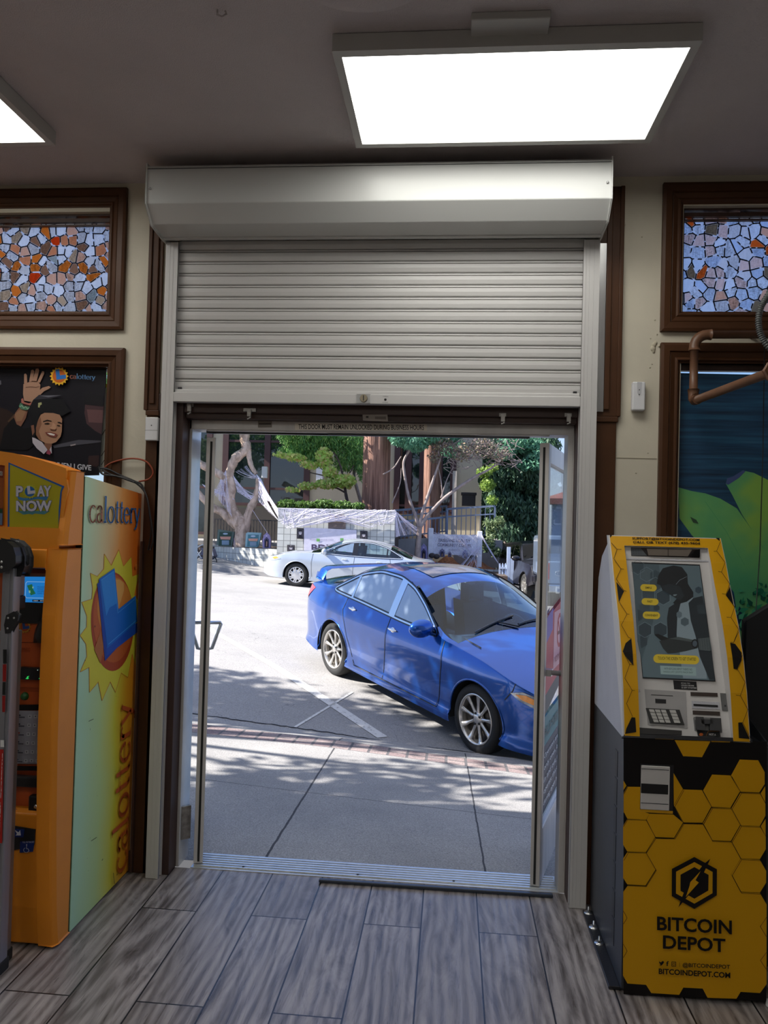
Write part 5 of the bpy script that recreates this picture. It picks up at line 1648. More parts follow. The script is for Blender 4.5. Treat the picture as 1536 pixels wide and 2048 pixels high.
A = Art(Pd(-DP + 0.0045), tn)
A.disc(K((975, 1800))[0], 4, 3, F('#c8642a'))
A.text('NOT A', *K((1040, 1808), (1098, 1812), (1040, 1790)), F('#e0e0e0'), bold=0.03)
A.line(K((1015, 1812), (1035, 1772), (1120, 1776)), 0.6, F('#b87a3a'))
A.build('notice_lettering', nt_)
hq(K, ((438, 1745), (808, 1772), (808, 1800), (438, 1790)), -DP, -DP + 0.008, 'receipt_tray', pbr('tray_dark', (0.03, 0.028, 0.028), 0.4), pno, 0.002)
for (a, b) in ((440, 1430), (455, 1428), (448, 1442), (460, 1440), (442, 1450)):
    hq(K, ((a - 2, b - 2), (a + 3, b - 2), (a + 3, b + 3), (a - 2, b + 3)), -DP, -DP + 0.0008, 'speaker_hole', M_black, pno)
hq(K, ((335, 1797), (1395, 1838), (1400, 1862), (325, 1820)), -0.02, 0.004, 'ledge', M_kb, ks, 0.002)
tag(MB().lathe([(0.014, 0.0), (0.014, 0.02), (0.0, 0.03)], (1.158, -0.665, 0.0), 'z', 14).build('levelling_foot', M_white, ks), 'white foot')

# ================================================================== OUTSIDE
# ground: the pavement falls away from the door, the street crowns and also falls to the right
GY = [0.2, 2.9, 3.2, 3.6, 4.2, 5.7, 9.0, 13.0, 17.9, 21.0, 30.0, 60.0]
GZ = [-0.02, -0.252, -0.285, -0.385, -0.350, -0.256, -0.20, -0.24, -0.36, -0.37, -0.2, 0.4]
BY = [0.3, 2.8, 3.6, 25.0, 60.0]
BZ = [0.0, -0.035, -0.07, -0.07, -0.03]
def gz(x, y):
    return float(np.interp(y, GY, GZ) + np.interp(y, BY, BZ) * x)
def ky(x):
    """near edge of the street (kerb line) as a function of x"""
    return float(np.interp(x, [-14, -5, -2.35, -0.86, 0.71, 2.0, 5, 14], [3.30, 3.45, 3.42, 3.33, 2.98, 2.62, 1.8, -0.5]))
def sheet(name, xs, yf, mat, n=24, dz=0.0):
    """ground between two lines y = yf(x, 0..1)"""
    vs, fs = [], []
    for i, x in enumerate(xs):
        for j in range(n + 1):
            y = yf(x, j / n)
            vs.append((x, y, gz(x, y) + dz))
    for i in range(len(xs) - 1):
        for j in range(n):
            a = i * (n + 1) + j
            fs.append((a, a + n + 1, a + n + 2, a + 1))
    mb = MB().add(vs, fs, None, True)
    return mb.build(name, mat)

def concrete():
    k = NT('pavement_concrete')
    p = k.pos()
    x, y, z = k.sep(p)
    n1 = k.noise(p, 1.3, 5, 0.6)
    n2 = k.noise(p, 110.0, 3, 0.7)
    n3 = k.noise(p, 320.0, 2, 0.7)
    c = k.ramp(n1, (0.3, (0.24, 0.235, 0.235)), (0.7, (0.34, 0.33, 0.32)))
    c = k.mix(0.75, c, k.mix(1.0, c, k.ramp(k.math('ADD', k.math('MULTIPLY', n2, 0.5), k.math('MULTIPLY', n3, 0.5)), (0.40, 0.45), (0.60, 1.45)), 'MULTIPLY'))
    def joint(a, wdt):
        return k.math('LESS_THAN', k.math('ABSOLUTE', a), wdt)
    wob = k.math('MULTIPLY', k.math('SUBTRACT', k.noise(p, 9.0, 3), 0.5), 0.012)
    j1 = joint(k.math('ADD', k.math('ADD', x, wob), k.math('ADD', 0.889, k.math('MULTIPLY', k.math('SUBTRACT', y, 0.25), 0.017))), 0.0065)
    j2 = joint(k.math('ADD', k.math('ADD', x, wob), k.math('ADD', -0.207, k.math('MULTIPLY', k.math('SUBTRACT', y, 0.25), 0.015))), 0.005)
    j4 = joint(k.math('SUBTRACT', k.math('MODULO', k.math('ADD', x, 20.87), 1.1), 0.55), 0.0)
    j3 = joint(k.math('ADD', k.math('SUBTRACT', y, 1.375), k.math('ADD', k.math('MULTIPLY', x, 0.157), wob)), 0.0035)
    j = k.math('MAXIMUM', k.math('MAXIMUM', j1, j2), j3)
    c = k.mix(k.math('MULTIPLY', j, 0.9), c, (0.02, 0.02, 0.025))
    k.l(c, k.b.inputs['Base Color'])
    k.b.inputs['Roughness'].default_value = 0.85
    k.bump(k.math('SUBTRACT', n2, k.math('MULTIPLY', j, 2.0)), 0.35, 0.004)
    return k.m
def asphalt():
    k = NT('worn_asphalt')
    p = k.pos()
    x, y, z = k.sep(p)
    n1 = k.noise(p, 0.7, 5, 0.6)
    n2 = k.noise(p, 60.0, 3, 0.75)
    n4 = k.noise(p, 240.0, 2, 0.7)
    c = k.ramp(n1, (0.3, (0.27, 0.265, 0.265)), (0.7, (0.35, 0.34, 0.335)))
    c = k.mix(0.8, c, k.mix(1.0, c, k.ramp(k.math('ADD', k.math('MULTIPLY', n2, 0.5), k.math('MULTIPLY', n4, 0.5)), (0.38, 0.55), (0.62, 1.35)), 'MULTIPLY'))
    # hairline cracks
    ve = k.n('ShaderNodeTexVoronoi', feature='DISTANCE_TO_EDGE')
    ve.inputs['Scale'].default_value = 0.55
    wv = k.n('ShaderNodeVectorMath', operation='ADD')
    k.l(p, wv.inputs[0])
    nn = k.n('ShaderNodeTexNoise'); nn.inputs['Scale'].default_value = 2.5
    k.l(p, nn.inputs['Vector'])
    k.l(nn.outputs['Color'], wv.inputs[1])
    k.l(wv.outputs[0], ve.inputs[0])
    cr = k.math('LESS_THAN', ve.outputs[0], 0.003)
    c = k.mix(k.math('MULTIPLY', cr, 0.35), c, (0.08, 0.08, 0.09))
    k.l(c, k.b.inputs['Base Color'])
    k.b.inputs['Roughness'].default_value = 0.85
    k.bump(n2, 0.5, 0.006)
    return k.m
M_con, M_asp = concrete(), asphalt()
xs = [x * 0.5 for x in range(-28, 29)]
BW = 0.46
pv = sheet('sidewalk', xs, lambda x, t: 0.20 + t * (ky(x) - BW - 0.20), M_con); struct(pv)
# brick band: two courses of paving bricks with mortar
def bricks():
    k = NT('brick_paving')
    p = k.obj()
    uv = k.n('ShaderNodeUVMap').outputs[0]
    bt = k.n('ShaderNodeTexBrick')
    bt.offset = 0.0
    k.l(uv, bt.inputs[0])
    bt.inputs['Color1'].default_value = (0.20, 0.145, 0.145, 1)
    bt.inputs['Color2'].default_value = (0.28, 0.225, 0.215, 1)
    bt.inputs['Mortar'].default_value = (0.10, 0.095, 0.10, 1)
    bt.inputs['Scale'].default_value = 1.0
    bt.inputs['Mortar Size'].default_value = 0.012
    bt.inputs['Brick Width'].default_value = 0.165
    bt.inputs['Row Height'].default_value = 0.155
    n2 = k.noise(p, 70.0, 3)
    c = k.mix(0.6, bt.outputs[0], k.mix(1.0, bt.outputs[0], k.ramp(n2, (0.35, 0.6), (0.65, 1.5)), 'MULTIPLY'))
    k.l(c, k.b.inputs['Base Color'])
    k.b.inputs['Roughness'].default_value = 0.85
    k.bump(k.math('SUBTRACT', 1.0, bt.outputs['Fac']), 0.5, 0.006)
    return k.m
bm_ = MB()
vs, fs, uvs = [], [], []
dist = 0.0
lastp = None
for i, x in enumerate(xs):
    y0, y1 = ky(x) - BW, ky(x) - BW + 0.31
    if lastp: dist += math.hypot(x - lastp[0], y0 - lastp[1])
    lastp = (x, y0)
    vs += [(x, y0, gz(x, y0)), (x + 0.0, y1, gz(x, y1))]
    uvs += [(dist, 0.0), (dist, 0.31)]
    if i: fs.append((2 * i - 2, 2 * i, 2 * i + 1, 2 * i - 1))
bm_.add(vs, fs, None, True)
bo = bm_.build('brick_band', bricks())
ul = bo.data.uv_layers.new(name='UVMap')
for l_ in bo.data.loops:
    ul.data[l_.index].uv = uvs[l_.vertex_index]
struct(bo)
struct(sheet('kerb', xs, lambda x, t: ky(x) - 0.15 + t * 0.27, M_con, 3))
rs = sheet('street', xs + [16, 20, 26], lambda x, t: ky(min(x, 14)) + 0.10 + (t ** 1.6) * 22.5, M_asp, 60)
struct(rs)
# crack along the gutter and the painted parking stripe
ck_ = MB()
rr = random.Random(5)
pr_ = None
pts = []
for i in range(60):
    t = i / 59
    x = -2.6 + t * 2.9
    y = 3.72 - 0.18 * max(0, (t - 0.45)) - (0.10 * t) + rr.uniform(-0.012, 0.012)
    pts.append((x, y))
for i in range(59):
    (xa, ya), (xb, yb_) = pts[i], pts[i + 1]
    wv = 0.007 + 0.006 * rr.random()
    ck_.add([(xa, ya - wv, gz(xa, ya) + 0.004), (xb, yb_ - wv, gz(xb, yb_) + 0.004), (xb, yb_ + wv, gz(xb, yb_) + 0.004), (xa, ya + wv, gz(xa, ya) + 0.004)], [(0, 1, 2, 3)])
struct(ck_.build('gutter_crack', pbr('crack_dirt', (0.03, 0.03, 0.035), 0.9)))
k = NT('worn_white_paint')
n1 = k.noise(k.pos(), 24.0, 5, 0.7)
k.l(k.ramp(n1, (0.36, (0.33, 0.32, 0.31)), (0.46, (0.66, 0.65, 0.63))), k.b.inputs['Base Color']); k.b.inputs['Roughness'].default_value = 0.8
M_line = k.m
def stripe(name, a, b, wd):
    mb = MB()
    a, b = np.array(a), np.array(b)
    d = (b - a); L = np.linalg.norm(d); d /= L
    n = np.array((-d[1], d[0])) * wd / 2
    N = 24
    vs = []
    for i in range(N + 1):
        p = a + d * L * i / N
        for s in (-1, 1):
            q = p + n * s
            vs.append((q[0], q[1], gz(q[0], q[1]) + 0.005))
    mb.add(vs, [(2 * i, 2 * i + 2, 2 * i + 3, 2 * i + 1) for i in range(N)])
    return mb.build(name, M_line)
def street_px(u, v):
    """street point on a sight line, by stepping down to the ground"""
    d = ray(u, v)
    t = 3.0
    while t < 60:
        p = CAM + t * d
        if p[2] < gz(p[0], p[1]):
            return p
        t += 0.01
    return p
sa, sb_ = street_px(765, 1476), street_px(425, 1262)
dd = (sb_ - sa)[:2]
struct(stripe('parking_stripe', sa[:2], (sb_[:2] + dd * 0.25), 0.115))
struct(stripe('faint_stripe', street_px(590, 1455)[:2], street_px(705, 1385)[:2], 0.03))

# ------------------------------------------------------------------ cars
def smooth_tab(tab, sigma=0.05):
    xs_ = np.arange(min(p[0] for p in tab) - 0.3, max(p[0] for p in tab) + 0.3, 0.01)
    t = sorted(tab)
    ys_ = np.interp(xs_, [p[0] for p in t], [p[1] for p in t])
    kx = np.arange(-30, 31) * 0.01
    g = np.exp(-kx * kx / 2 / sigma ** 2); g /= g.sum()
    yp = np.pad(ys_, 30, mode='edge')
    ys2 = np.convolve(yp, g, mode='valid')
    return lambda x: float(np.interp(x, xs_, ys2))

def in_poly(p, poly):
    x, y = p
    c = False
    n = len(poly)
    for i in range(n):
        x1, y1 = poly[i]; x2, y2 = poly[(i + 1) % n]
        if (y1 > y) != (y2 > y) and x < (x2 - x1) * (y - y1) / (y2 - y1) + x1:
            c = not c
    return c
def clip_x(poly, x0, x1):
    for (lim, keep) in ((x0, 1), (x1, -1)):
        o = []
        n = len(poly)
        for i in range(n):
            a, b = poly[i], poly[(i + 1) % n]
            ia, ib = keep * (a[0] - lim) >= 0, keep * (b[0] - lim) >= 0
            if ia: o.append(a)
            if ia != ib:
                t = (lim - a[0]) / (b[0] - a[0])
                o.append((lim, a[1] + t * (b[1] - a[1])))
        poly = o
        if not poly: return []
    return poly
def refine(poly, d=0.05):
    o = []
    n = len(poly)
    for i in range(n):
        a, b = np.array(poly[i]), np.array(poly[(i + 1) % n])
        k_ = max(1, int(np.linalg.norm(b - a) / d))
        for j in range(k_):
            o.append(tuple(a + (b - a) * j / k_))
    return o
def round_poly(poly, r=0.3, it=2):
    for _ in range(it):
        o = []
        n = len(poly)
        for i in range(n):
            a, b = np.array(poly[i]), np.array(poly[(i + 1) % n])
            q = min(0.25, 0.05 / max(1e-6, np.linalg.norm(b - a)))
            o += [tuple(a + (b - a) * q), tuple(a + (b - a) * (1 - q))]
        poly = o
    return poly

class Car:
    def __init__(s, C, name, label, cat, pose, paint):
        s.C, s.paint = C, paint
        s.x, s.y, s.z, s.h, s.g, s.rl = pose
        ch, sh = math.cos(s.h), math.sin(s.h)
        F_ = np.array([ch * math.cos(s.g), sh * math.cos(s.g), math.sin(s.g)])
        L0 = np.array([-sh, ch, 0.0])
        U0 = np.cross(F_, L0)
        L_2 = L0 * math.cos(s.rl) + U0 * math.sin(s.rl)
        U_2 = np.cross(F_, L_2)
        s.root = thing(name, label, cat)
        s.root.matrix_basis = Matrix(((F_[0], L_2[0], U_2[0], s.x), (F_[1], L_2[1], U_2[1], s.y), (F_[2], L_2[2], U_2[2], s.z), (0, 0, 0, 1)))
        s.T = smooth_tab(C['T'], C.get('sig', 0.045))
        s.Wp = smooth_tab(C['Wp'], 0.06)
        s.ZB = smooth_tab(C['belt'], 0.08)
        s.ZL = smooth_tab(C['low'], 0.06)
        s.sec = sorted(C.get('sec', [(0.15, 0.95), (0.22, 0.985), (0.30, 0.965), (0.55, 1.0), (0.72, 0.995), (0.80, 0.975), (0.95, 0.925), (1.1, 0.90)]))
        s.tum = C.get('tumble', 0.44)
        s.lf, s.lr = C.get('lag_f', 0.26), C.get('lag_r', 0.22)
    def local(s, o):
        """a mesh already in car coordinates"""
        o.matrix_parent_inverse = Matrix.Identity(4)
        return o
    def put(s, mb, name, mat=None, parent=None, bevel=0.0, label=None):
        o = mb.build(name, mat, parent or s.root, bevel)
        o.matrix_parent_inverse = Matrix.Identity(4)
        if label: o['label'] = label
        return o
    def P(s, x):
        """height of the roof or deck edge at the side"""
        zb_ = s.ZB(x)
        t = min(s.T(x + s.lf) if x > s.C['mid'] else 9, s.T(x - s.lr) if x <= s.C['mid'] else 9, s.T(x))
        return max(zb_ + 0.012, t - s.C.get('drop', 0.045))
    def ys(s, x, z):
        zb_ = s.ZB(x)
        k_ = float(np.interp(z, [p[0] for p in s.sec], [p[1] for p in s.sec]))
        kb = float(np.interp(zb_, [p[0] for p in s.sec], [p[1] for p in s.sec]))
        if z > zb_:
            return s.Wp(x) * kb - s.tum * (z - zb_) - 0.10 * (z - zb_) ** 2
        return s.Wp(x) * k_
    def ring(s, x, n1=20, n2=14, n3=18):
        zl, zb_, P = s.ZL(x), min(s.ZB(x), s.T(x) - 0.02), s.P(x)
        P = min(P, s.T(x) - 0.004)
        P = max(P, zb_ + 0.004)
        o = []
        for i in range(n1):
            z = zl + (zb_ - zl) * i / n1
            o.append((s.ys(x, z), z))
        for i in range(n2):
            z = zb_ + (P - zb_) * i / n2
            o.append((s.ys(x, z), z))
        ye, T_ = s.ys(x, P), s.T(x)
        for i in range(n3 + 1):
            t = 1 - i / n3
            t2 = math.sin(t * PI / 2) if 0 else t
            z = P + (T_ - P) * (1 - t2 ** 2.4)
            o.append((ye * t2, z))
        a = np.array(o)
        for _ in range(2):
            b = a.copy()
            b[1:-1] = a[1:-1] * 0.5 + (a[:-2] + a[2:]) * 0.25
            b[-1] = a[-1]
            a = b
        return a
    def body(s):
        C = s.C
        x0, x1 = C['ends']
        n = int((x1 - x0) / 0.035)
        xs_ = [x0 + (x1 - x0) * i / n for i in range(n + 1)]
        xs_ = [x0, x0 + 0.008, x0 + 0.02] + xs_[1:-1] + [x1 - 0.02, x1 - 0.008, x1]
        R_ = [s.ring(x) for x in xs_]
        m = len(R_[0])
        n1, n2 = 20, 14
        tr = C['tyre_r']
        ar_ = C['arch_r']
        V = np.zeros((len(xs_), m, 3))
        for i, x in enumerate(xs_):
            V[i, :, 0] = x; V[i, :, 1] = R_[i][:, 0]; V[i, :, 2] = R_[i][:, 1]
        # snap vertices near a wheel arch on to its circle
        wh = [(C['wb'] / 2, tr), (-C['wb'] / 2, tr)]
        for i in range(len(xs_)):
            for j in range(n1):
                for (wx, wz) in wh:
                    dx_, dz_ = V[i, j, 0] - wx, V[i, j, 2] - wz
                    r_ = math.hypot(dx_, dz_)
                    if abs(r_ - ar_) < 0.026 and r_ > 0:
                        V[i, j, 0] = wx + dx_ / r_ * ar_; V[i, j, 2] = wz + dz_ / r_ * ar_
        bodyf, glassf = [], {'windshield': [], 'rear_window': []}
        dlo = C['dlo']
        for i in range(len(xs_) - 1):
            for j in range(m - 1):
                q = [(i, j), (i + 1, j), (i + 1, j + 1), (i, j + 1)]
                c = sum(V[a] for a in q) / 4
                cut = False
                if j < n1 + 1:
                    for (wx, wz) in wh:
                        if math.hypot(c[0] - wx, c[2] - wz) < ar_:
                            cut = True
                    if cut: continue
                if n1 - 2 <= j < n1 + n2 + 2 and in_poly((c[0], c[2]), dlo):
                    continue
                if j >= n1 + n2 + 1:
                    t = c[1] / max(0.01, s.ys(c[0], s.P(c[0])))
                    ws, rw = C['ws'], C['rw']
                    if t < 0.93 and ws[0] < c[0] < ws[1]:
                        glassf['windshield'].append(q); continue
                    if t < 0.90 and rw[0] < c[0] < rw[1]:
                        glassf['rear_window'].append(q); continue
                bodyf.append(q)
        def mesh(faces, side_both=True, off=0.0):
            mb = MB()
            idx = {}
            vs, fs = [], []
            for sgn in (1, -1):
                for q in faces:
                    f = []
                    for (a, b) in q:
                        key = (a, b, sgn if b < m - 1 else 0)
                        if key not in idx:
                            idx[key] = len(vs)
                            p = V[a, b]
                            vs.append((p[0], -sgn * p[1], p[2] + off))
                        f.append(idx[key])
                    fs.append(tuple(f) if sgn < 0 else tuple(f[::-1]))
            mb.add(vs, fs, None, True)
            return mb
        bm2 = mesh(bodyf)
        # close nose and tail
        for i, flip in ((0, 1), (len(xs_) - 1, 0)):
            loop = [tuple(V[i, j]) for j in range(m)] + [(V[i, j, 0], -V[i, j, 1], V[i, j, 2]) for j in range(m - 2, -1, -1)]
            bm2.add(loop, [tuple(range(len(loop)))], None, False)
        s.bodyo = s.put(bm2, 'body', s.paint)
        md = s.bodyo.modifiers.new('edge', 'EDGE_SPLIT'); md.split_angle = math.radians(50)
        gm = C['glass']
        for nm in ('windshield', 'rear_window'):
            if glassf[nm]:
                s.put(mesh(glassf[nm], off=0.002), nm, gm if nm == 'windshield' else C.get('rglass', gm))
        # underbody and wheel housings
        ub = MB()
        ub.box(x0 + 0.25, x1 - 0.25, -s.Wp(0) * 0.78, s.Wp(0) * 0.78, s.ZL(0) + 0.0, s.ZL(0) + 0.03)
        for (wx, wz) in wh:
            for sg2 in (-1, 1):
                y0, y1 = sg2 * (s.Wp(0) - 0.02) , sg2 * (s.Wp(0) - 0.36)
                vs, fs = [], []
                N = 24
                for kk in range(N + 1):
                    t = -0.25 + (PI + 0.5) * kk / N
                    for y in (y0, y1):
                        vs.append((wx + (ar_ + 0.004) * math.cos(t), y, wz + (ar_ + 0.004) * math.sin(t)))
                fs = [(2 * kk, 2 * kk + 2, 2 * kk + 3, 2 * kk + 1) for kk in range(N)]
                ub.add(vs, fs, None, True)
                o_ = len(ub.v)
                ub.add([(wx + (ar_ + .004) * math.cos(-0.25 + (PI + .5) * kk / N), y1, wz + (ar_ + .004) * math.sin(-0.25 + (PI + .5) * kk / N)) for kk in range(N + 1)], [tuple(range(N + 1))])
        s.put(ub, 'underbody', M_rub)
        # wheel-arch lips
        for (wx, wz) in wh:
            for sg2 in (-1, 1):
                pts = []
                for kk in range(25):
                    t = -0.18 + (PI + 0.36) * kk / 24
                    xx, zz = wx + (ar_ + 0.002) * math.cos(t), wz + (ar_ + 0.002) * math.sin(t)
                    if zz < s.ZL(xx) + 0.01: continue
                    pts.append((xx, sg2 * (s.ys(xx, zz) - 0.004), zz))
                s.put(MB().tube(pts, 0.011, 6), 'arch_lip', C.get('lip', s.paint), s.bodyo)
    def side(s, poly, sg2, off=0.004, mb=None, m=None, grid=0.05):
        """sheet following the car side inside an (x, z) outline"""
        mb = mb or MB()
        poly = refine(poly, grid)
        pts = [(x, sg2 * (s.ys(x, z) + off), z) for x, z in poly]
        cx = sum(p[0] for p in poly) / len(poly); cz = sum(p[1] for p in poly) / len(poly)
        rings = []
        for k_ in (1.0, 0.66, 0.33):
            rings.append([(cx + (x - cx) * k_, cz + (z - cz) * k_) for x, z in poly])
        vs, fs = [], []
        n = len(poly)
        for r_ in rings:
            vs += [(x, sg2 * (s.ys(x, z) + off), z) for x, z in r_]
        vs.append((cx, sg2 * (s.ys(cx, cz) + off), cz))
        for k_ in range(2):
            for i in range(n):
                j = (i + 1) % n
                fs.append((k_ * n + i, k_ * n + j, (k_ + 1) * n + j, (k_ + 1) * n + i))
        for i in range(n):
            fs.append((2 * n + i, 2 * n + (i + 1) % n, 3 * n))
        return mb.add(vs, fs, m, True)
    def rib(s, pts, sg2, wd, off=0.006, closed=False, mb=None):
        mb = mb or MB()
        P = [np.array(p, float) for p in (refine(pts, 0.04) if closed else pts)]
        if closed: P.append(P[0])
        else:
            Q = []
            for a, b in zip(P[:-1], P[1:]):
                k_ = max(1, int(np.linalg.norm(b - a) / 0.05))
                Q += [a + (b - a) * j / k_ for j in range(k_)]
            P = Q + [P[-1]]
        vs = []
        for i, p in enumerate(P):
            a = P[max(0, i - 1)] if not (closed and i == 0) else P[-2]
            b = P[min(len(P) - 1, i + 1)] if not (closed and i == len(P) - 1) else P[1]
            d = b - a; d /= (np.linalg.norm(d) + 1e-9)
            n_ = np.array((-d[1], d[0]))
            for q in (p - n_ * wd / 2, p + n_ * wd / 2):
                vs.append((q[0], sg2 * (s.ys(q[0], q[1]) + off), q[1]))
        mb.add(vs, [(2 * i, 2 * i + 2, 2 * i + 3, 2 * i + 1) for i in range(len(P) - 1)], None, True)
        return mb
    def wheel(s, x, sg2, style, steer=0.0):
        C = s.C
        r, yo = C['tyre_r'], C['track'] / 2
        rr_ = C['rim_r']
        w_ = 0.215
        W0 = thing_part = None
        c = (x, sg2 * yo, r)
        def tr(p):
            return (p[0] + c[0], sg2 * p[1] + c[1], p[2] + c[2])
        ty = MB()
        ty.lathe([(rr_ - 0.005, -w_), (r - 0.035, -w_ + 0.004), (r - 0.008, -w_ + 0.03), (r, -w_ + 0.06), (r, -0.045), (r - 0.006, -0.022), (r - 0.022, -0.006), (r - 0.05, 0.002), (rr_ + 0.02, 0.0), (rr_ - 0.002, -0.012)], (0, 0, 0), 'y', 56, caps=False)
        for q in (0.055, 0.11, 0.16):
            pass
        to = s.put(ty.xf(tr), 'tyre', s.C.get('tyrem', M_rub))
        rm = MB()
        rm.lathe([(rr_ + 0.002, -0.006), (rr_ - 0.006, 0.0), (rr_ - 0.014, -0.008), (rr_ - 0.022, -0.03), (rr_ - 0.03, -0.12), (rr_ - 0.03, -0.19)], (0, 0, 0), 'y', 56, caps=False)
        rim_m = C['rim']
        if style == 'spokes':
            N = 9
            for i in range(N):
                t = PI / 2 + 2 * PI * i / N
                ct, st2 = math.cos(t), math.sin(t)
                nx_, nz_ = -st2, ct
                prof_ = [(0.045, 0.026, -0.030), (0.08, 0.017, -0.030), (0.13, 0.016, -0.028), (rr_ - 0.03, 0.028, -0.020), (rr_ - 0.012, 0.040, -0.012)]
                vs = []
                for (rad, hw, yy) in prof_:
                    for (k_, yv) in ((-1, yy - 0.014), (-0.55, yy), (0.55, yy), (1, yy - 0.014)):
                        vs.append((rad * ct + nx_ * hw * k_, yv, rad * st2 + nz_ * hw * k_))
                    vs.append((rad * ct, yy - 0.045, rad * st2))
                fs = []
                for a in range(len(prof_) - 1):
                    for b in range(5):
                        fs.append((a * 5 + b, a * 5 + (b + 1) % 5, (a + 1) * 5 + (b + 1) % 5, (a + 1) * 5 + b))
                rm.add(vs, fs, None, True)
            rm.lathe([(0.0, -0.016), (0.03, -0.018), (0.060, -0.028), (0.068, -0.06)], (0, 0, 0), 'y', 32, caps=False)
        else:
            rm.lathe([(0.0, -0.004), (0.06, -0.006), (0.10, -0.014), (rr_ * 0.62, -0.016), (rr_ * 0.66, -0.03)], (0, 0, 0), 'y', 40, caps=False)
            N = C.get('nsp', 7)
            for i in range(N):
                t = 2 * PI * i / N
                for dt, ln in ((0.0, 1), (0.30, 1)):
                    a = t + dt
                    rm.bar((0.09 * math.cos(a), -0.018, 0.09 * math.sin(a)), ((rr_ - 0.01) * math.cos(a + 0.22), -0.016, (rr_ - 0.01) * math.sin(a + 0.22)), 0.034, 0.02, up=(0, 1, 0))
        ro2 = s.put(rm.xf(tr), 'rim', rim_m, to)
        dk = MB()
        dk.lathe([(0.0, -0.075), (rr_ - 0.03, -0.075), (rr_ - 0.03, -0.09)], (0, 0, 0), 'y', 32, caps=False)
        s.put(dk.xf(tr), 'brake_disc', pbr('brake_steel', (0.10, 0.09, 0.08), 0.5, metal=0.8), ro2)
        for i in range(5):
            t = PI / 2 + 2 * PI * i / 5 + 0.3
            ln_ = MB().lathe([(0.011, -0.030), (0.011, -0.018), (0.007, -0.014), (0.0, -0.016)], (0.052 * math.cos(t), 0, 0.052 * math.sin(t)), 'y', 10)
            s.put(ln_.xf(tr), 'lug_nut', M_black, ro2)

